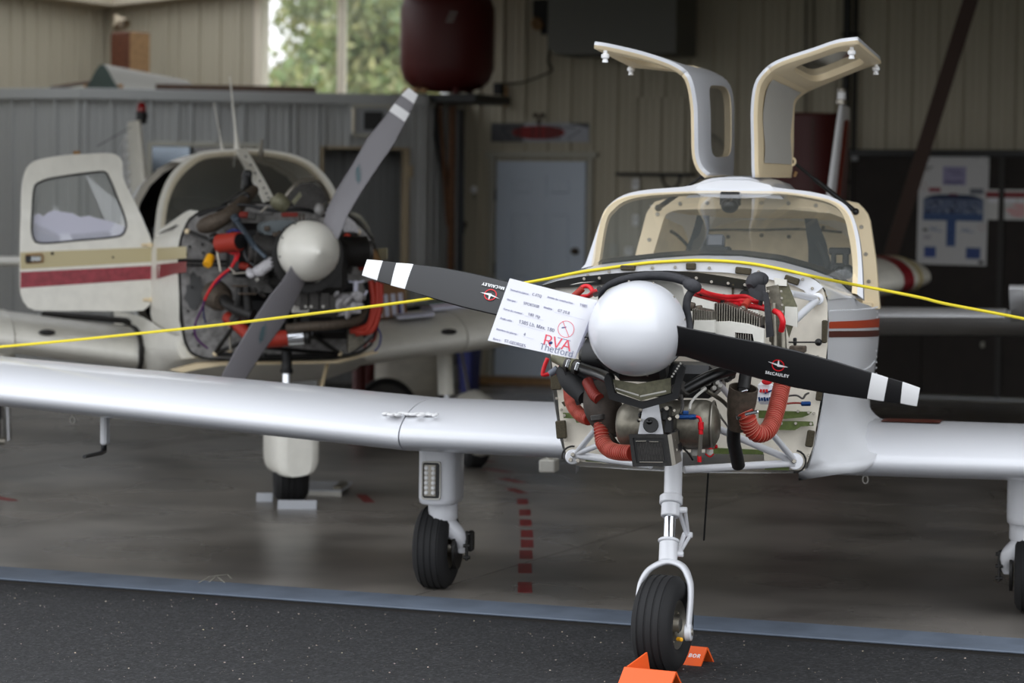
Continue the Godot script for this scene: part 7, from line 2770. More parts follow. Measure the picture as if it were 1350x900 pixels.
func left_door(air: Node3D) -> void:
	var z := -1.68
	var o := part("cabin_door", air)
	var outline := spl(pl([27, 384, 26.6, 333, 28, 282, 32, 239, 44.7, 214.5, 76.7, 205.6, 115, 202.5, 163, 203.5, 166, 236, 179, 267, 194, 302.7, 200.7, 325, 200.7, 394, 196.5, 403, 183, 410, 110, 409.5, 46, 409, 33, 400], z), 3, true)
	var hole := spl(pl([41.7, 295, 46, 250, 55, 240, 76.7, 233.7, 137, 226, 145.7, 232, 156, 262, 166, 293, 164, 305, 156, 311.6, 100, 317, 53.7, 320.6, 44, 314], z), 3, true)
	# the upper part leans inwards like the cabin side
	var bend := func(p: Vector3) -> Vector3: return p + Vector3(0, 0, -0.9 * pow(maxf(0.0, p.y - 1.55), 1.5))
	var ob := []
	var hb := []
	for p in even(outline, 96, true): ob.append(bend.call(p))
	for p in even(hole, 96, true): hb.append(bend.call(p))
	# align both rings by angle about the window centre
	var c := Vector3.ZERO
	for p in hb: c += p
	c /= 96.0
	var by_angle := func(ring: Array) -> Array:
		var r := []
		for k in 96:
			var an := TAU * k / 96
			var dir := Vector2(cos(an), sin(an))
			var best = ring[0]
			for i in ring.size():
				var a: Vector3 = ring[i] - c
				var b: Vector3 = ring[(i + 1) % ring.size()] - c
				var ca := dir.cross(Vector2(a.x, a.y))
				var cb := dir.cross(Vector2(b.x, b.y))
				if ca * cb <= 0 and dir.dot(Vector2(a.x, a.y)) > 0:
					var f := ca / (ca - cb) if absf(ca - cb) > 1e-9 else 0.0
					best = ring[i].lerp(ring[(i + 1) % ring.size()], f)
					break
			r.append(best)
		return r
	var oo: Array = by_angle.call(ob)
	var hh: Array = by_angle.call(hb)
	var s := st0()
	var off := Vector3(0, 0, -0.035)
	var rows := []
	for j in 5:
		var row := []
		for k in 96:
			row.append(bend.call((oo[k].lerp(hh[k], j / 4.0) as Vector3) * Vector3(1, 1, 0) + Vector3(0, 0, z)))
		rows.append(row)
	grid(s, rows, true)
	var back := []
	for row in rows:
		var r2 := []
		for v in row: r2.append(v + off)
		back.append(r2)
	grid(s, back, true)
	grid(s, [rows[0], back[0]], true)
	grid(s, [rows[4], back[4]], true)
	obj("skin", s, M.old_white, o)
	s = st0()
	slab(s, hh.map(func(v): return v + off * 0.5), Vector3(0, 0, -0.004))
	obj("window", s, M.glass, o)
	s = st0()
	tube(s, hh + [hh[0]], 0.006, 6, false)
	obj("window_seal", s, M.dark_metal, o)
	# pale sheet standing in for the bright reflection low in the window
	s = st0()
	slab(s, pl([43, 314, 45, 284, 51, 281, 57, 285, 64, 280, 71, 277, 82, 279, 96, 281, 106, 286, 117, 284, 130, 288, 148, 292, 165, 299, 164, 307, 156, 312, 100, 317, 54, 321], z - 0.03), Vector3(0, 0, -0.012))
	obj("window_reflection", s, M.pale_matte, o)
	s = st0()
	slab(s, pl([26.8, 332.5, 197, 326, 200.6, 328, 200.6, 345, 27, 355], z + 0.002), Vector3(0, 0, -0.003))
	obj("gold_stripe", s, M.gold, o)
	s = st0()
	slab(s, pl([27, 358.5, 200.6, 350, 200.6, 368, 27, 379.5], z + 0.002), Vector3(0, 0, -0.003))
	obj("maroon_stripe", s, M.maroon_door, o)
	var hd := part("door_latch", air)
	s = st0()
	hoop(s, pl([34, 335, 55, 333.5, 58, 338, 57, 346, 35, 347.5, 33, 341], z + 0.012), pl([37, 337, 54, 336, 56, 339, 55, 344, 37, 345, 35.5, 341], z + 0.012), Vector3(0, 0, -0.012), 40)
	obj("escutcheon", s, M.wood, hd)
	s = st0()
	box(s, pz(45, 341, z + 0.015), Vector3(rr(17, z), rr(7, z), 0.02), 0.004)
	obj("handle", s, M.chrome, hd)
	s = st0()
	box(s, pz(37, 341.5, z + 0.02), Vector3(rr(7, z), rr(9, z), 0.02), 0.004)
	obj("catch", s, M.black, hd)
	s = st0()
	can(s, pz(69, 334, z), pz(69, 334, z + 0.012), 0.009, 12, 0.002)
	can(s, pz(149, 339, z), pz(149, 339, z + 0.008), 0.006, 12, 0.001)
	obj("lock", s, M.dark_metal, hd)
	for q in [[198, 323], [200, 395]]:
		s = st0()
		rod(s, pz(q[0] - 11, q[1], z + 0.01), pz(q[0] + 6, q[1], z - 0.01), 0.009, 8)
		can(s, pz(q[0], q[1] + 3, z + 0.005), pz(q[0], q[1] - 3, z + 0.005), 0.014, 10)
		obj("hinge", s, M.cream, o)
	s = st0()
	box(s, bend.call(pz(107, 200.5, z)), Vector3(0.04, 0.022, 0.02), 0.004)
	obj("top_latch", s, M.wood, o)

func left_wings(air: Node3D) -> void:
	for sx in [-1.0, 1.0]:
		var y := func(x: float) -> float: return 0.665 + 0.126 * x
		var s := st0()
		wing(s, [[sx * 0.5, y.call(0.5), -1.85, 1.62, 0.15], [sx * 1.365, y.call(1.365), -1.9, 1.6, 0.15]])
		var inner := obj("inner_wing", s, M.old_white, air)
		s = st0()
		wing(s, [[sx * 1.37, y.call(1.37), -1.885, 1.62, 0.155], [sx * 2.6, y.call(2.6), -1.9, 1.6, 0.15], [sx * 4.14, y.call(4.14), -1.9, 1.6, 0.15], [sx * 4.37, y.call(4.37), -1.92, 1.56, 0.145], [sx * 4.46, y.call(4.46), -1.98, 1.48, 0.12], [sx * 4.51, y.call(4.51) + 0.01, -2.1, 1.3, 0.07]])
		var outer := obj("outer_wing", s, M.old_white, air)
		for q in [[4.24, 4.31, M.maroon, "maroon_stripe"], [4.34, 4.38, M.gold, "gold_stripe"]]:
			s = st0()
			wing(s, [[sx * q[0], y.call(q[0]), -1.897, 1.605, 0.1535], [sx * q[1], y.call(q[1]), -1.9 if q[0] < 4.3 else -1.915, 1.6 if q[0] < 4.3 else 1.565, 0.152]], false)
			obj(q[3], s, q[2], outer)
		# black root seal following the airfoil
		s = st0()
		var ring := []
		for k in 25:
			var f := -1.0 + 2.0 * k / 24.0
			var c := f * f * 0.55
			var th := 5.0 * 0.158 * (0.2969 * sqrt(c) - 0.126 * c - 0.3516 * c * c + 0.2843 * c * c * c) * 1.62
			ring.append(Vector3(sx * (0.635 - 0.03 * absf(f)), y.call(0.62) + th * signf(f) + 0.02, -1.84 - c * 1.62))
		tube(s, ring, 0.017, 8)
		obj("root_seal", s, M.seal, inner)
		s = st0()
		ell(s, hit(FB, 62.0 if sx < 0 else 592.0, 438.0 if sx < 0 else 437.0, Vector3.BACK, -1.905), Vector3(0.05, 0.018, 0.012))
		obj("stall_vent", s, M.dark_metal, inner)
	# black walkway strip along the far edge of the near wing
	var s := st0()
	slab(s, p3([54, 412.5, -2.4, 130, 419, -2.4, 190, 425, -2.4, 196, 423, -2.5, 186, 420, -2.6, 58, 409, -2.6]), Vector3(0, -0.02, 0))
	obj("walkway_strip", s, M.seal, air)

func left_gear(air: Node3D) -> void:
	for sx in [-1.0, 1.0]:
		var g := part("main_gear", air)
		var x: float = sx * 1.37
		var z := -2.45
		var s := st0()
		var top := pz(582, 455, z).y
		var mid := pz(582, 520, z).y
		tube(s, spl([Vector3(x - 0.12, top + 0.11, z + 0.1), Vector3(x - 0.05, top + 0.06, z + 0.06), Vector3(x, top - 0.0, z), Vector3(x, top - 0.05, z)], 4), 0.055, 14)
		obj("elbow_fairing", s, M.old_white, g)
		s = st0()
		can(s, Vector3(x - sx * 0.01, top + 0.02, z), Vector3(x + 0.005, mid, z), 0.05, 24)
		obj("leg_tube", s, M.old_white, g)
		s = st0()
		can(s, Vector3(x + 0.01, mid + 0.02, z), Vector3(x + 0.02, 0.2, z), 0.021, 16)
		obj("oleo_piston", s, M.chrome, g)
		s = st0()
		box(s, Vector3(x - 0.03, mid - 0.06, z - 0.02), Vector3(0.03, 0.14, 0.05), 0.006)
		box(s, Vector3(x - 0.04, mid - 0.17, z - 0.03), Vector3(0.03, 0.14, 0.06), 0.006)
		obj("torque_link", s, M.dark_metal, g)
		s = st0()
		var px_: float = x + sx * 0.19
		rod(s, Vector3(x, 0.2, z), Vector3(px_, 0.2, z), 0.025)
		obj("axle", s, M.steel, g)
		s = st0()
		var rows := []
		for q in [[0.5, 0.01, 0.01], [0.46, 0.07, 0.11], [0.36, 0.105, 0.18], [0.2, 0.122, 0.225], [0.0, 0.125, 0.24], [-0.25, 0.11, 0.2], [-0.5, 0.06, 0.12], [-0.62, 0.008, 0.03]]:
			var row := []
			for k in 20:
				var an := TAU * k / 20
				row.append(Vector3(px_ + cos(an) * q[1], 0.255 + sin(an) * q[2] * (1.0 if sin(an) > 0 else 0.75), z + q[0]))
			rows.append(row)
		grid(s, rows, true)
		fan(s, rows[0])
		fan(s, rows[-1])
		obj("wheel_pant", s, M.old_white, g)
		var w := part("main_wheel", air)
		wheel(Transform3D(Basis(), Vector3(px_, 0.181, z)), 0.182, 0.15, w, M.steel)
	# nose gear
	var g := part("nose_gear", air)
	var s := st0()
	can(s, pz(378, 462, -0.72), pz(378, 490, -0.7), rr(7, -0.7), 18)
	can(s, pz(378, 486, -0.7), pz(378, 492, -0.7), rr(8.5, -0.7), 18)
	obj("upper_tube", s, M.black, g)
	s = st0()
	can(s, pz(378, 490, -0.7), pz(379, 560, -0.66), rr(6, -0.7), 18)
	obj("oleo_piston", s, M.chrome, g)
	s = st0()
	rod(s, pz(421, 522, -0.9), pz(432, 478, -1.1), 0.012)
	obj("steering_rod", s, M.cream, g)
	s = st0()
	var rows := []
	var c := pz(382.5, 600, -0.62)
	var hw := rr(29.5, -0.5)
	var bot := pz(382, 627, -0.5).y
	for q in [[0.27, 0.55, 0.1], [0.26, 0.85, 0.14], [0.2, 0.99, 0.17], [0.05, 1.0, 0.18], [-0.15, 0.95, 0.175], [-0.35, 0.7, 0.15], [-0.5, 0.15, 0.06]]:
		var row := []
		for k in 24:
			var an := TAU * k / 24
			var cx := signf(cos(an)) * pow(absf(cos(an)), 0.38)
			var cy := signf(sin(an)) * pow(absf(sin(an)), 0.55)
			row.append(Vector3(c.x + cx * hw * q[1], bot + 0.16 + cy * (q[2] if cy > 0 else 0.15) - (0.012 * sin(an * 2) if cy < 0 else 0.0), -0.62 + q[0]))
		rows.append(row)
	grid(s, rows, true)
	fan(s, rows[0])
	fan(s, rows[-1])
	obj("wheel_pant", s, M.old_white, g)
	var w := part("nose_wheel", air)
	wheel(Transform3D(Basis(Vector3.UP, deg_to_rad(-8)), Vector3(c.x + 0.005, 0.185, -0.62)), 0.185, 0.19, w, M.steel)

func left_engine(air: Node3D) -> void:
	var e := part("engine", air)
	var s := st0()
	box(s, pz(405, 350, -0.5), Vector3(0.34, 0.3, 0.6), 0.04)
	can(s, pz(409, 331, -0.08), pz(405, 336, -0.4), 0.09, 24)
	obj("crankcase", s, M.dark_metal, e)
	s = st0()
	box(s, pz(415, 400, -0.35), Vector3(0.24, 0.14, 0.2), 0.02)
	for k in 3:
		box(s, pz(400 + k * 14, 397, -0.24), Vector3(0.052, 0.1, 0.02), 0.006)
	obj("oil_sump", s, M.case_metal, e)
	s = st0()
	box(s, pz(360, 330, -0.7), Vector3(0.5, 0.3, 0.2), 0.04)
	box(s, pz(440, 420, -0.7), Vector3(0.4, 0.22, 0.2), 0.04)
	box(s, pz(350, 410, -0.75), Vector3(0.3, 0.2, 0.16), 0.04)
	obj("dark_accessories", s, M.black, e)
	# cylinders with fins on both sides
	for sx in [-1.0, 1.0]:
		for kz in 2:
			s = st0()
			var c := pz(409, 331, -0.3 - 0.28 * kz)
			for k in 12:
				can(s, Vector3(c.x + sx * (0.17 + k * 0.0125), c.y - 0.0, c.z), Vector3(c.x + sx * (0.174 + k * 0.0125), c.y, c.z), 0.085, 18, 0.0)
			can(s, Vector3(c.x + sx * 0.12, c.y, c.z), Vector3(c.x + sx * 0.34, c.y, c.z), 0.06, 16)
			obj("cylinder", s, M.case_metal, e)
	# starter ring gear
	s = st0()
	var rc := pz(405, 338, -0.12)
	lathe(s, [Vector2(0.15, -0.006), Vector2(0.19, -0.006), Vector2(0.19, 0.006), Vector2(0.15, 0.006)], axis_t(rc, Vector3.BACK), 48)
	for k in 60:
		var an := TAU * k / 60
		box(s, rc + Vector3(cos(an), sin(an), 0) * 0.194, Vector3(0.01, 0.011, 0.012), 0, Basis(Vector3.BACK, an))
	obj("ring_gear", s, M.dark_metal, e)
	# valve cover, oily tank on top, white foil bundles
	s = st0()
	prism(s, disc_stretch(rr(24, -0.3), rr(9.5, -0.3)), 0.12, Transform3D(Basis(Vector3.BACK, 0.06), pz(368, 300, -0.26)))
	obj("valve_cover", s, mat(Color(0.36, 0.39, 0.4), 0.5), e)
	s = st0()
	for q in [[352, 301], [370, 307], [378, 303], [363, 309]]:
		box(s, pz(q[0], q[1], -0.24), Vector3(0.03, 0.025, 0.04), 0.006)
	can(s, pz(395, 290, -0.26), pz(395, 282, -0.26), 0.006, 8)
	can(s, pz(400, 290, -0.26), pz(400, 282, -0.26), 0.006, 8)
	obj("cover_fitting", s, M.rust, e)
	s = st0()
	var rng := RandomNumberGenerator.new()
	rng.seed = 6
	for q in [[349, 352, 20, 7, 0.62], [342, 357, 10, 6, 0.2], [357, 346, 12, 6, 0.7], [330, 360, 6, 4, 0.3]]:
		ell(s, pz(q[0], q[1], -0.15), Vector3(rr(q[2], -0.15), rr(q[3], -0.15), 0.035), Basis(Vector3.BACK, q[4]) * Basis(Vector3.RIGHT, rng.randf()), 10)
	obj("foil_wrap", s, M.bag, e)
	s = st0()
	for k in 14:
		var q := [rng.randf_range(444, 474), rng.randf_range(384, 413)]
		ell(s, pz(q[0], q[1], -0.3 + rng.randf() * 0.06), Vector3(rng.randf_range(0.02, 0.05), rng.randf_range(0.02, 0.05), 0.012), Basis.from_euler(Vector3(rng.randf(), rng.randf(), rng.randf() * 3)), 8)
	slab(s, pl([440, 387, 472, 389, 476, 412, 458, 415, 438, 417], -0.3), Vector3(0, 0, -0.02))
	for k in 8:
		ell(s, pz(441 + rng.randf() * 14, 360 + rng.randf() * 12, -0.25), Vector3(0.03, 0.02, 0.012), Basis(Vector3.BACK, rng.randf() * 3), 8)
	obj("plastic_bag", s, M.bag, e)
	# orange ducts
	s = st0()
	can(s, pz(289, 321, -0.42), pz(316, 318, -0.3), rr(12.5, -0.35), 24, 0.004)
	obj("orange_duct", s, M.hose_red, e)
	s = st0()
	can(s, pz(316, 318, -0.3), pz(317, 318, -0.295), rr(10.5, -0.35), 24, 0.001)
	ell(s, pz(283, 314, -0.45), Vector3(0.035, 0.03, 0.04))
	obj("duct_mouth", s, M.black, e)
	for q in [[[300, 418, -0.6, 315, 430, -0.5, 332, 444, -0.42, 352, 450, -0.38], 8.5], [[348, 448, -0.4, 365, 447, -0.38, 380, 445, -0.36], 11.0], [[318, 350, -0.5, 330, 352, -0.45], 5.0], [[478, 352, -0.4, 471, 342, -0.45, 464, 330, -0.5], 6.0], [[452, 322, -0.5, 460, 312, -0.52], 7.0]]:
		s = st0()
		hose(s, p3(q[0]), rr(q[1], -0.4), 0.012, 0.06)
		obj("orange_duct", s, M.hose_red, e)
	s = st0()
	can(s, pz(380, 445, -0.36), pz(402, 444, -0.33), rr(10.5, -0.35), 28, 0.004)
	obj("silver_muff", s, M.chrome, e)
	s = st0()
	can(s, pz(402, 444, -0.33), pz(409, 444, -0.32), rr(10, -0.35), 28, 0.004)
	obj("muff_end", s, M.black, e)
	# yellow cap on a black lever, wires
	s = st0()
	can(s, pz(278, 338, -0.5), pz(273, 349, -0.46), rr(6.2, -0.5), 14, 0.003)
	obj("yellow_cap", s, M.yellow_cap, e)
	s = st0()
	can(s, pz(286, 325, -0.52), pz(277.5, 339, -0.5), rr(3.6, -0.5), 12)
	obj("cap_stem", s, M.black, e)
	var wires := part("wiring", air)
	obj("red_wire", tube1(spl(p3([306, 330, -0.4, 311, 338, -0.38, 305, 352, -0.4, 294, 361, -0.42, 284, 371, -0.44, 276, 383, -0.46, 270, 395, -0.5]), 6), 0.008, 8), M.wire_red, wires)
	obj("red_wire", tube1(spl(p3([296, 329, -0.4, 306, 334, -0.38, 315, 333, -0.36, 312, 344, -0.38]), 6), 0.006, 8), M.wire_red, wires)
	obj("violet_wire", tube1(spl(p3([303, 356, -0.42, 288, 370, -0.44, 273, 388, -0.48, 267, 405, -0.55, 258, 425, -0.66, 257, 440, -0.7, 263, 450, -0.72, 274, 459, -0.74]), 6), 0.006, 8), mat(Color(0.35, 0.12, 0.4), 0.5), wires)
	obj("blue_wire", tube1(spl(p3([268, 404, -0.55, 269, 416, -0.6, 271, 425, -0.64]), 5), 0.005, 6), M.blue, wires)
	obj("blue_wire", tube1(spl(p3([300, 307, -0.45, 308, 303, -0.4, 318, 307, -0.4]), 5), 0.008, 6), M.blue, wires)
	obj("blue_wire", tube1(spl(p3([497, 430, -0.4, 502, 442, -0.4, 500, 455, -0.42, 494, 463, -0.45]), 5), 0.005, 6), M.blue, wires)
	obj("black_wire", tube1(spl(p3([497, 428, -0.4, 492, 442, -0.4, 478, 455, -0.42, 462, 466, -0.45, 454, 468, -0.45]), 5), 0.006, 6), M.black, wires)
	obj("dark_red_wire", tube1(spl(p3([498, 430, -0.42, 494, 448, -0.42, 486, 450, -0.42, 480, 458, -0.44]), 5), 0.005, 6), M.hose_dark, wires)
	# struts and rods
	s = st0()
	can(s, pz(309, 287, -0.5), pz(337, 327, -0.2), rr(4, -0.35), 12)
	can(s, pz(309, 286, -0.5), pz(313, 292, -0.46), rr(5.5, -0.4), 12)
	can(s, pz(337, 326, -0.2), pz(351, 340, -0.14), rr(3, -0.35), 12)
	obj("grey_strut", s, mat(Color(0.27, 0.31, 0.35), 0.4, 0.4), e)
	s = st0()
	rod(s, pz(286, 330, -0.42), pz(291, 358, -0.4), rr(1.8, -0.4))
	rod(s, pz(302, 352, -0.4), pz(312, 361, -0.36), rr(1.3, -0.4))
	rod(s, pz(306, 361, -0.36), pz(326, 359, -0.3), rr(1.3, -0.4))
	rod(s, pz(302, 423, -0.6), pz(304, 462, -0.6), rr(1.6, -0.5))
	obj("bright_rod", s, M.steel, e)
	s = st0()
	tube(s, spl(p3([325, 317, -0.36, 322, 330, -0.34, 326, 342, -0.32, 337, 351, -0.28]), 5), 0.011, 8)
	tube(s, spl(p3([262, 284, -0.8, 285, 276, -0.7, 320, 270, -0.6, 360, 277, -0.5, 400, 276, -0.5, 430, 285, -0.6]), 5), 0.011, 8)
	obj("black_hose", s, M.black, e)
	# exhaust collector
	s = st0()
	tube(s, spl(p3([282, 388, -0.7, 292, 392, -0.6, 303, 402, -0.5, 318, 410, -0.42, 334, 416, -0.36]), 5), rr(8, -0.5), 14)
	tube(s, spl(p3([316, 377, -0.42, 315, 392, -0.42, 313, 408, -0.44]), 5), rr(5.5, -0.45), 14)
	tube(s, spl(p3([325, 378, -0.38, 326, 392, -0.38, 328, 412, -0.38]), 5), rr(5.5, -0.45), 14)
	obj("exhaust_pipe", s, M.dark_metal, e)
	s = st0()
	lathe(s, [Vector2(0.0, 0), Vector2(0.05, 0.0), Vector2(0.075, 0.06), Vector2(0.08, 0.14), Vector2(0, 0.14)], axis_t(pz(294, 396, -0.56), pz(272, 378, -0.86) - pz(294, 396, -0.56)), 22)
	obj("exhaust_cone", s, M.rust, e)
	s = st0()
	box(s, pz(316, 377, -0.4), Vector3(0.08, 0.01, 0.06), 0.002)
	box(s, pz(326, 387, -0.36), Vector3(0.09, 0.01, 0.06), 0.002)
	obj("flange", s, M.rust, e)
	s = st0()
	tube(s, spl(p3([378, 433, -0.35, 410, 430, -0.3, 440, 428, -0.3, 470, 422, -0.36, 482, 410, -0.42]), 5), rr(6.5, -0.35), 14)
	obj("crossover_pipe", s, M.rust, e)
	s = st0()
	tube(s, spl(p3([455, 424, -0.36, 478, 420, -0.4, 488, 405, -0.44, 490, 385, -0.48, 486, 372, -0.5]), 5), rr(8, -0.45), 14)
	obj("black_hose", s, M.rubber, e)
	s = st0()
	can(s, pz(438, 378, -0.4), pz(466, 377, -0.4), rr(8, -0.4), 18)
	obj("black_hose", s, M.rubber, e)
	# red hoses looping down the right
	for q in [[489, 370, 492, 400, 486, 428, 466, 434], [502, 374, 501, 405, 490, 436, 462, 436], [497, 372, 497, 402, 486, 434, 470, 440]]:
		obj("red_hose", tube1(spl(p3([q[0], q[1], -0.36, q[2], q[3], -0.34, q[4], q[5], -0.36, q[6], q[7], -0.42]), 7), rr(3.8, -0.36), 12), M.hose_red, e)
	# black engine mount
	var mt := part("engine_mount", air)
	for q in [[283, 466, -0.86, 306, 432, -0.5], [283, 466, -0.86, 330, 447, -0.45], [283, 467, -0.86, 350, 468, -0.6], [248, 305, -0.86, 292, 323, -0.5], [472, 308, -0.86, 440, 309, -0.5], [448, 466, -0.86, 410, 440, -0.5], [448, 467, -0.86, 350, 458, -0.5], [340, 470, -0.86, 448, 468, -0.86]]:
		obj("mount_tube", rod1(pz(q[0], q[1], q[2]), pz(q[3], q[4], q[5]), 0.012, 10), M.black, mt)
	s = st0()
	for q in [[284, 466], [247, 305], [472, 306], [448, 466], [303, 461]]:
		ell(s, pz(q[0], q[1], -0.84), Vector3.ONE * 0.016)
	obj("mount_bolt", s, M.cream, mt)
	# right side baffles and air box
	s = st0()
	slab(s, pl([448, 290, 458, 285, 468, 293, 474, 306, 462, 309, 450, 304], -0.8), Vector3(0, 0, -0.02))
	obj("white_gusset", s, M.bag, e)
	s = st0()
	slab(s, pl([466, 318, 475, 318, 480, 326, 466, 328], -0.8), Vector3(0, 0, -0.02))
	obj("pale_gusset", s, M.shade, e)
	s = st0()
	tube(s, spl(p3([462, 336, -0.46, 474, 330, -0.5, 486, 336, -0.55, 500, 352, -0.62]), 5), [0.05, 0.055, 0.06, 0.062, 0.062, 0.06, 0.058, 0.055, 0.052, 0.05, 0.047, 0.044, 0.04, 0.036, 0.032, 0.028], 16)
	obj("baffle_scoop", s, M.wood, e)
	obj("scoop_lead", rod1(pz(471, 335, -0.38), pz(481, 352, -0.36), rr(4, -0.4)), M.hose_red, e)
	s = st0()
	slab(s, pl([459, 434, 478, 441, 482, 452, 468, 462, 459, 465], -0.5), Vector3(0, 0, -0.04))
	obj("alloy_plate", s, M.dull, e)
	s = st0()
	can(s, pz(418, 377, -0.2), pz(428, 370, -0.16), rr(5, -0.2), 12)
	can(s, pz(409, 382, -0.2), pz(420, 376, -0.18), rr(3, -0.2), 12)
	obj("alternator_arm", s, M.shade, e)
	s = st0()
	lathe(s, [Vector2(0.0, 0.03), Vector2(0.012, 0.03), Vector2(0.022, 0.02), Vector2(0.024, 0.0)], axis_t(pz(428, 371, -0.16), Vector3.BACK), 18)
	obj("pulley_bolt", s, M.steel, e)
	s = st0()
	for q in [[388, 404, 2], [403, 404, 2], [410, 404, 2], [426, 404, 2], [339, 368, 3], [412, 312, 2]]:
		can(s, pz(q[0], q[1], -0.26), pz(q[0], q[1], -0.22), rr(q[2], -0.26), 8, 0.001)
	box(s, pz(396, 408, -0.25), Vector3(0.09, 0.035, 0.03), 0.004)
	obj("bright_nuts", s, M.shade, e)
	s = st0()
	tube(s, spl(p3([460, 371, -0.3, 472, 372, -0.28, 480, 370, -0.28]), 4), 0.006, 8)
	tube(s, spl(p3([470, 390, -0.3, 480, 389, -0.28, 484, 383, -0.28]), 4), 0.006, 8)
	box(s, pz(469, 377, -0.28), Vector3(0.026, 0.06, 0.02), 0.006)
	obj("white_lines", s, M.pale_matte, e)
	# dark scoop and hoop standing up in front of the windshield
	s = st0()
	tube(s, spl(p3([263, 300, -0.66, 282, 293, -0.6, 300, 284, -0.6, 318, 268, -0.7, 335, 250, -0.9]), 5), [0.03, 0.04, 0.046, 0.048, 0.05, 0.05, 0.048, 0.046, 0.044, 0.043, 0.042, 0.044, 0.042, 0.04, 0.038, 0.036, 0.034, 0.033, 0.032, 0.03, 0.028], 12)
	obj("oily_shroud", s, M.rust, e)
	s = st0()
	tube(s, spl(p3([296, 274, -0.72, 312, 262, -0.85, 326, 252, -0.95, 324, 230, -1.0]), 5), 0.026, 10)
	box(s, pz(308, 268, -0.75), Vector3(0.2, 0.045, 0.08), 0.012, Basis(Vector3.BACK, 0.55))
	box(s, pz(325, 238, -1.0), Vector3(0.05, 0.12, 0.06), 0.012, Basis(Vector3.BACK, -0.1))
	obj("black_linkage", s, M.black, e)
	s = st0()
	tube(s, spl(p3([374, 262, -0.55, 385, 248, -0.56, 396, 239, -0.58, 408, 237, -0.6, 420, 240, -0.62, 428, 250, -0.66, 434, 264, -0.7]), 5), 0.011, 10)
	obj("filter_hoop", s, M.steel, e)
	s = st0()
	slab(s, pl([378, 262, 388, 249, 398, 242, 412, 240, 424, 248, 432, 264, 420, 275, 390, 276], -0.74), Vector3(0, 0, -0.03))
	obj("filter_cone", s, M.case_metal, e)
	s = st0()
	tube(s, spl(p3([362, 258, -0.5, 368, 266, -0.5, 378, 274, -0.5]), 5), [0.03, 0.036, 0.042, 0.046, 0.048, 0.049, 0.049, 0.047, 0.044, 0.04, 0.036], 14)
	slab(s, pl([384, 266, 396, 253, 398, 258, 388, 270], -0.5), Vector3(0, 0, -0.02))
	obj("brass_collar", s, M.olive, e)
	s = st0()
	ell(s, pz(421, 277, -0.5), Vector3(0.03, 0.04, 0.03))
	box(s, pz(330, 276, -0.7), Vector3(0.26, 0.06, 0.05), 0.01, Basis(Vector3.BACK, -0.02))
	obj("pale_canister", s, M.firewall_grey, e)
	s = st0()
	box(s, pz(320, 283, -0.62), Vector3(0.14, 0.035, 0.04), 0.008, Basis(Vector3.BACK, -0.12))
	box(s, pz(382, 283, -0.5), Vector3(0.09, 0.025, 0.03), 0.006)
	obj("dark_red_plate", s, M.hose_dark, e)
	s = st0()
	rod(s, pz(344, 280, -0.45), pz(353, 272, -0.42), rr(1.8, -0.4))
	obj("bright_rod", s, M.steel, e)
	s = st0()
	for k in 40:
		var q := [rng.randf_range(300, 470), rng.randf_range(285, 430)]
		if Vector2(q[0] - 409, q[1] - 331).length() < 36: continue
		var sz := rng.randf_range(0.02, 0.05)
		box(s, pz(q[0], q[1], -0.5 - rng.randf() * 0.15), Vector3(sz, sz * rng.randf_range(0.5, 1.5), 0.05), 0.006, Basis(Vector3.BACK, rng.randf() * 3))
	tag(obj("clutter", s, M.case_metal, e), "", "", "", "stuff")

func disc_stretch(a: float, b: float) -> Array:
	var p := []
	for k in 28:
		var an := TAU * k / 28
		p.append(Vector2(signf(cos(an)) * pow(absf(cos(an)), 0.55) * a, signf(sin(an)) * pow(absf(sin(an)), 0.8) * b))
	return p

# ================================================================ things on the floor and on the wing, rope, paper

func angle_chock(t: Transform3D, w: float, h: float, m: Material, parent: Node3D, called := "angle_bar") -> void:
	var s := st0()
	var th := 0.006
	prism(s, [Vector2(-h, 0), Vector2(-h + th * 1.4, 0), Vector2(0, h - th * 1.4), Vector2(h - th * 1.4, 0), Vector2(h, 0), Vector2(0.004, h), Vector2(-0.004, h)], w, t * Transform3D(Basis(Vector3.UP, PI / 2), Vector3(w / 2, 0, 0)))
	obj(called, s, m, parent)

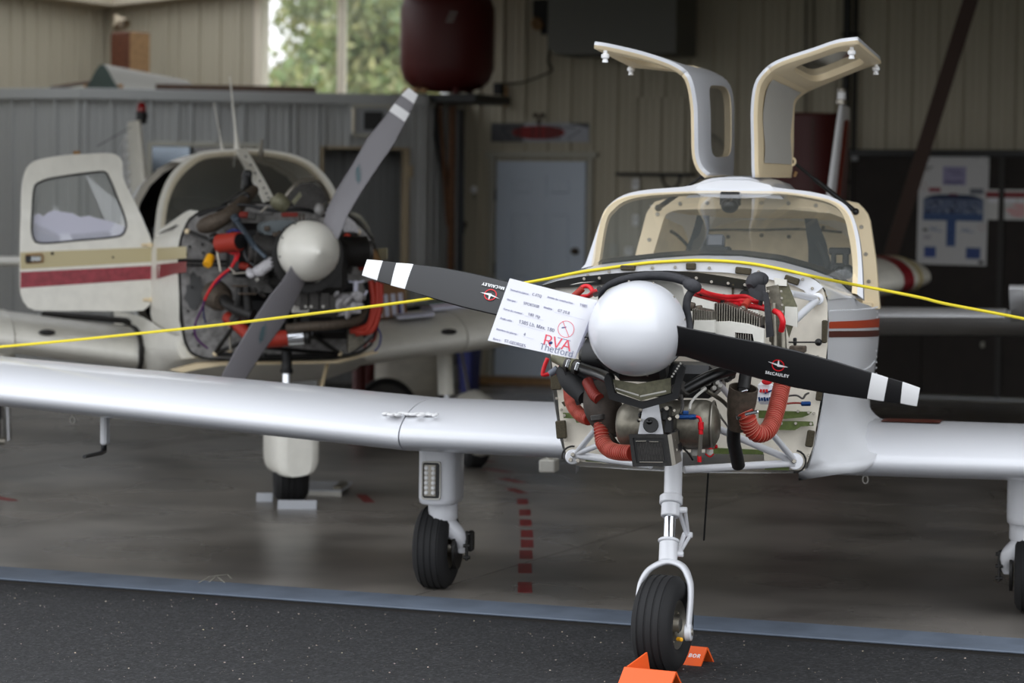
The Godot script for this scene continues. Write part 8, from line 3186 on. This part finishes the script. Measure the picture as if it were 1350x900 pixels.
func build_floor_things() -> void:
	# orange chocks at the front nose wheel
	F = FA
	var g := ground_hit(875, 885, -0.025)
	var wc := FA.affine_inverse() * g
	var yaw := Basis(Vector3.UP, deg_to_rad(-16))
	var names := ["orange bent-metal wheel chock in front of the near nose wheel", "orange bent-metal wheel chock behind the near nose wheel, with stamped letters"]
	for k in 2:
		var p := FA.affine_inverse() * (ground_hit(857, 905, -0.03) if k == 0 else ground_hit(900, 872, -0.03))
		var c := thing("wheel_chock", names[k], "wheel chock", FA * Transform3D(yaw, Vector3(p.x, -0.03, p.z)), "orange chocks at the near nose wheel")
		angle_chock(Transform3D(), 0.2 if k == 0 else 0.2, 0.062, M.orange, c)
		if k == 0:
			var s := st0()
			slab(s, [Vector3(-0.098, 0.0, -0.05), Vector3(-0.098, 0.062, -0.01), Vector3(-0.06, 0.105, -0.09), Vector3(-0.06, 0.0, -0.13)], Vector3(0.005, 0, 0))
			obj("side_plate", s, M.orange, c)
		else:
			text("stamped_letters", "BOR", M.band, Transform3D(Basis(Vector3.RIGHT, deg_to_rad(-45)), Vector3(0.062, 0.032, 0.0325)), 0.024, c)
	# grey chocks at the other nose wheel
	var gm := mat(Color(0.66, 0.67, 0.69), 0.6)
	var gl := ["grey angle chock in front of the far nose wheel", "smaller grey angle chock beside the far nose wheel"]
	for k in 2:
		var p := ground_hit(392, 670) if k == 0 else ground_hit(349, 660)
		var c := thing("wheel_chock", gl[k], "wheel chock", Transform3D(FB.basis * Basis(Vector3.UP, deg_to_rad(-14)), Vector3(p.x, 0, p.z)), "grey chocks at the far nose wheel")
		angle_chock(Transform3D(), 0.21 if k == 0 else 0.09, 0.045, gm, c)
	var p2 := ground_hit(428, 648)
	var pb := thing("tow_bar_plate", "flat grey metal plate lying on the floor behind the far nose wheel", "plate", Transform3D(Basis(Vector3.UP, deg_to_rad(-4)), Vector3(p2.x - 0.02, 0, p2.z)))
	obj("plate", bx(Vector3(0, 0.03, 0), Vector3(0.3, 0.012, 0.5), 0.003), gm, pb)
	obj("rim", bx(Vector3(0, 0.015, 0.245), Vector3(0.3, 0.03, 0.012), 0.003), M.shade, pb)
	obj("end_block", bx(Vector3(0.12, 0.042, 0.05), Vector3(0.05, 0.02, 0.3), 0.004), M.dull, pb)

	# pale drum, tyre, red stand and blue bin under the far wing
	var dr := thing("barrel", "big pale dirty drum standing under the far wing", "barrel", Transform3D(Basis(), Vector3(far(532, 500, 20.5).x, 0, -20.5)))
	var s := st0()
	lathe(s, [Vector2(0, 0), Vector2(0.32, 0), Vector2(0.33, 0.02), Vector2(0.33, 0.3), Vector2(0.337, 0.31), Vector2(0.33, 0.32), Vector2(0.33, 0.62), Vector2(0.337, 0.63), Vector2(0.33, 0.64), Vector2(0.33, 0.92), Vector2(0.32, 0.94), Vector2(0, 0.93)], Transform3D(), 40)
	obj("shell", s, M.drum, dr)
	var ty := thing("tyre", "loose black tyre leaning in front of the pale drum", "tyre", Transform3D(Basis(Vector3.UP, 0.25), Vector3(far(510, 500, 19.6).x, 0, -19.6)))
	s = st0()
	var prof := []
	for k in 17:
		var an := TAU * k / 16
		prof.append(Vector2(0.2 + cos(an) * 0.022, sin(an) * 0.03))
	lathe(s, prof, axis_t(Vector3(0, 0.222, 0), Vector3(0, 0.12, 1)), 40, 80)
	obj("ring", s, M.rubber, ty)
	s = st0()
	lathe(s, [Vector2(0, 0.0), Vector2(0.182, 0.0), Vector2(0.184, 0.02), Vector2(0, 0.02)], axis_t(Vector3(0, 0.222, -0.03), Vector3(0, 0.12, 1)), 32)
	obj("disc", s, M.case_metal, ty)
	for q in [[484, 495, 20.0, 0.055, 0.86, "tall dark red post standing behind the far nose leg"], [473, 515, 19.3, 0.045, 0.6, "short red post standing beside the loose tyre"]]:
		var rp := thing("red_stand", q[5], "stand", Transform3D(Basis(), Vector3(far(q[0], q[1], q[2]).x, 0, -q[2])))
		s = st0()
		can(s, Vector3(0, 0.02, 0), Vector3(0, q[4], 0), q[3], 20)
		obj("column", s, M.tank, rp)
		s = st0()
		can(s, Vector3(0, 0.0, 0), Vector3(0, 0.02, 0), q[3] * 1.8, 24)
		obj("base", s, M.tank, rp)
	var bin := thing("bin", "dark blue plastic bin standing left of the grey back door", "bin", Transform3D(FH.basis, Vector3(far(619, 480, 24.9).x, 0, -24.9)))
	s = st0()
	var rows := []
	for q in [[0.0, 0.055, 0.1], [0.42, 0.075, 0.13], [0.42, 0.085, 0.14], [0.45, 0.085, 0.14], [0.45, 0.07, 0.125], [0.06, 0.05, 0.095]]:
		var row := []
		for p in rrect(q[1] * 2, q[2] * 2, 0.03):
			row.append(Vector3(p.x, q[0], p.y))
		rows.append(row)
	grid(s, rows, true, false)
	fan(s, rows[0])
	fan(s, rows[-1])
	obj("tub", s, M.blue, bin)
	var bk := thing("broom_handle", "thin pale stick leaning beside the blue bin", "stick")
	var b0 := ground_hit(624, 548)
	obj("stick", rod1(Vector3(b0.x, 0.0, b0.z), far(606, 452, 20.5), 0.011), M.drum, bk)
	obj("foot", bx(Vector3(b0.x, 0.014, b0.z), Vector3(0.2, 0.028, 0.05), 0.006), M.drum, bk)

	# box and magazines on the far wing
	F = FB
	var wy := func(x: float) -> float: return 0.665 + 0.126 * x + 0.156
	var put := func(px_: float, py_: float, z: float) -> Vector3:
		var p := pz(px_, py_, z)
		return Vector3(p.x, wy.call(p.x), z)
	var tilt := Basis(Vector3.BACK, 0.106)
	var c0: Vector3 = put.call(513.0, 405.0, -2.45)
	var bx_ := thing("cardboard_box", "brown cardboard box with white labels standing on the far wing", "box", FB * Transform3D(tilt, c0))
	obj("carton", bx(Vector3(0, 0.11, 0), Vector3(0.2, 0.22, 0.16), 0.004), M.card, bx_)
	s = st0()
	for k in 4:
		box(s, Vector3(-0.075 + k * 0.047, 0.08, 0.0815), Vector3(0.03, 0.14, 0.002))
	obj("white_label", s, M.pale_matte, bx_)
	s = st0()
	box(s, Vector3(0.055, 0.05, 0.083), Vector3(0.016, 0.07, 0.002))
	obj("blue_print", s, M.blue, bx_)
	var stack := [[546, -2.2, 0.24, 0.02, 0.02, -0.15, "white open folder lying beside the cardboard box on the far wing", M.pale_matte, 0.0], [545, -2.85, 0.3, 0.03, 0.02, 0.2, "dark magazine lying behind the white folder on the far wing", M.black, 0.0], [590, -2.55, 0.3, 0.035, 0.02, 0.1, "thick pink-edged book under the green magazine on the far wing", mat(Color(0.62, 0.45, 0.47), 0.7), 0.0], [586, -2.55, 0.32, 0.014, 0.02, 0.16, "green-covered magazine on top of the pile on the far wing", mat(Color(0.24, 0.36, 0.29), 0.5), 0.037]]
	for q in stack:
		var c1: Vector3 = put.call(q[0], 405.0, q[1])
		var bk2 := thing("magazine", q[6], "magazine", FB * Transform3D(tilt * Basis(Vector3.UP, q[5]), c1 + Vector3(0, q[8] + 0.002, 0)), "papers on the far wing")
		obj("cover", bx(Vector3(0, q[3] - 0.003, 0), Vector3(q[2], 0.005, 0.24), 0.001), q[7], bk2)
		obj("pages", bx(Vector3(0.003, q[3] / 2 - 0.003, 0.003), Vector3(q[2] - 0.012, maxf(q[3] - 0.006, 0.006), 0.232), 0.001), M.pale_matte if q[7] != M.black else M.dark_metal, bk2)

func build_rope_and_paper() -> void:
	F = FA
	# the yellow rope: across the far airplane, over the near cowl, out to the right
	var pts := []
	for q in [[-220, 471, 13.0], [0, 457, 12.6], [240, 433.5, 12.0], [400, 415, 11.6], [560, 394.5, 11.15], [700, 371.5, 10.75]]:
		pts.append(far(q[0], q[1], q[2]))
	for q in [[760, 359.5, -1.17], [800, 353.5, -1.17], [850, 346.8, -1.17], [900, 343.6, -1.17], [930, 343.2, -1.17], [965, 344.8, -1.17], [1000, 349, -1.17], [1040, 357, -1.17], [1075, 365, -1.19]]:
		pts.append(FA * pz(q[0], q[1], q[2]))
	for q in [[1120, 374, 10.95], [1160, 381.5, 11.0], [1215, 392.5, 11.0], [1250, 401, 11.0], [1350, 420, 11.0], [1560, 462, 11.0]]:
		pts.append(far(q[0], q[1], q[2]))
	var rp := thing("rope", "yellow rope stretched across both airplanes and over the near cowl", "rope")
	var s := st0()
	tube(s, spl(pts, 8), 0.0062, 8)
	obj("cord", s, M.yellow, rp)
	# paper sheet taped to the propeller
	var z := 0.062
	var tl := pz(672, 366.7, z)
	var tr := pz(786.5, 396, z)
	var br := pz(757, 473.5, z + 0.01)
	var bl := pz(643, 448.5, z)
	var xa := (tr - tl + br - bl)
	var w := tl.distance_to(tr)
	var h := tl.distance_to(bl)
	var n := (tr - tl).cross(bl - tl).normalized() * -1.0
	if n.z < 0: n = -n
	var x := (tr - tl).normalized()
	var y := n.cross(x)
	var pt := Transform3D(Basis(x, y, n), tl)
	var ps := thing("paper_sheet", "white paper data sheet taped to a black propeller blade beside the spinner", "paper", FA * pt)
	var inv := pt.affine_inverse()
	var c := [inv * tl, inv * tr, inv * br, inv * bl]
	s = st0()
	var rows := []
	var back := []
	for j in 9:
		var row := []
		var r2 := []
		for i in 15:
			var u := i / 14.0
			var v := j / 8.0
			var p: Vector3 = (c[0].lerp(c[1], u) as Vector3).lerp(c[3].lerp(c[2], u), v)
			p.z = -0.05 * pow(maxf(0.0, u - 0.86) / 0.14, 2.0) * 0.35
			row.append(p)
			r2.append(p + Vector3(0, 0, -0.0004))
		rows.append(row)
		back.append(r2)
	grid(s, rows)
	grid(s, back)
	obj("sheet", s, M.paper, ps)
	s = st0()
	slab(s, [inv * pz(757, 473, z - 0.012), inv * pz(786, 398, z - 0.012), inv * pz(781, 425, z - 0.03), inv * pz(768, 456, z - 0.035)], Vector3(0, 0, -0.001))
	obj("folded_edge", s, M.pale_matte, ps)
	pass
	var at := func(u: float, v: float) -> Transform3D:
		var p: Vector3 = (c[0].lerp(c[1], u) as Vector3).lerp(c[3].lerp(c[2], u), v)
		return Transform3D(Basis(Vector3.BACK, -0.0), Vector3(p.x, p.y, 0.0008))
	var wr := func(called: String, words: String, u: float, v: float, hgt: float, m: Material, sq := 1.0) -> void:
		var mi := text(called, words, m, at.call(u, v), hgt, ps, false, sq)
		mi.position.x += (mi.mesh as TextMesh).get_aabb().size.x * sq / 2.0 if false else 0.0
		(mi.mesh as TextMesh).horizontal_alignment = HORIZONTAL_ALIGNMENT_LEFT
	wr.call("printed_words", "Immatriculation :", 0.05, 0.165, 0.009, M.ink_blue)
	wr.call("handwritten_words", "C-FTQ", 0.3, 0.15, 0.0125, M.ink)
	wr.call("printed_words", "Année de construction :", 0.47, 0.135, 0.009, M.ink_blue)
	wr.call("handwritten_words", "1985", 0.84, 0.13, 0.0125, M.ink)
	wr.call("printed_words", "Marque :", 0.05, 0.32, 0.009, M.ink_blue)
	wr.call("handwritten_words", "SPORTAIR", 0.24, 0.315, 0.0125, M.ink)
	wr.call("printed_words", "Modèle :", 0.47, 0.305, 0.009, M.ink_blue)
	wr.call("handwritten_words", "GT 20.8", 0.63, 0.3, 0.0125, M.ink)
	wr.call("printed_words", "Force du moteur :", 0.05, 0.475, 0.009, M.ink_blue)
	wr.call("handwritten_words", "180  Hp", 0.33, 0.465, 0.0125, M.ink)
	wr.call("printed_words", "Poids utile :", 0.05, 0.625, 0.009, M.ink_blue)
	wr.call("handwritten_words", "1385 Lb. Max. 180", 0.26, 0.61, 0.0155, M.ink)
	wr.call("printed_words", "Nombre de places :", 0.05, 0.8, 0.009, M.ink_blue)
	wr.call("handwritten_words", "4", 0.36, 0.785, 0.0125, M.ink)
	wr.call("printed_words", "Base à :", 0.05, 0.955, 0.009, M.ink_blue)
	wr.call("handwritten_words", "ST-GEORGES", 0.18, 0.95, 0.0135, M.ink)
	wr.call("red_logo", "RVA", 0.585, 0.8, 0.048, M.pink, 1.2)
	wr.call("logo_words", "Thetford", 0.58, 0.915, 0.028, mat(Color(0.5, 0.52, 0.62), 0.8), 1.1)
	s = st0()
	for q in [[0.26, 0.66, 0.3], [0.36, 0.82, 0.13], [0.6, 0.34, 0.35], [0.3, 0.5, 0.22]]:
		var p: Transform3D = at.call(q[0], q[1])
		box(s, p.origin + Vector3(q[2] * w / 2, 0, 0), Vector3(q[2] * w, 0.0006, 0.0004))
	obj("rule_line", s, M.pale_matte, ps)
	var sg: Transform3D = at.call(0.79, 0.56)
	var ring := hoop1(disc(0.0285, 40), disc(0.0268, 40), 0.0005, sg.origin, 60)
	box(ring, sg.origin, Vector3(0.0018, 0.054, 0.0005), 0, Basis(Vector3.BACK, 0.62))
	obj("no_smoking_sign", ring, M.pink, ps)
	s = st0()
	box(s, sg.origin + Vector3(0.002, -0.0345, 0), Vector3(0.045, 0.0016, 0.0004))
	box(s, sg.origin + Vector3(-0.008, 0.004, 0), Vector3(0.016, 0.004, 0.0004), 0, Basis(Vector3.BACK, 0.4))
	obj("sign_print", s, M.ink_blue, ps)
	s = st0()
	ell(s, (at.call(0.68, 0.83) as Transform3D).origin, Vector3(0.008, 0.005, 0.0006), Basis(Vector3.BACK, 0.6), 8)
	obj("logo_mark", s, M.blue, ps)
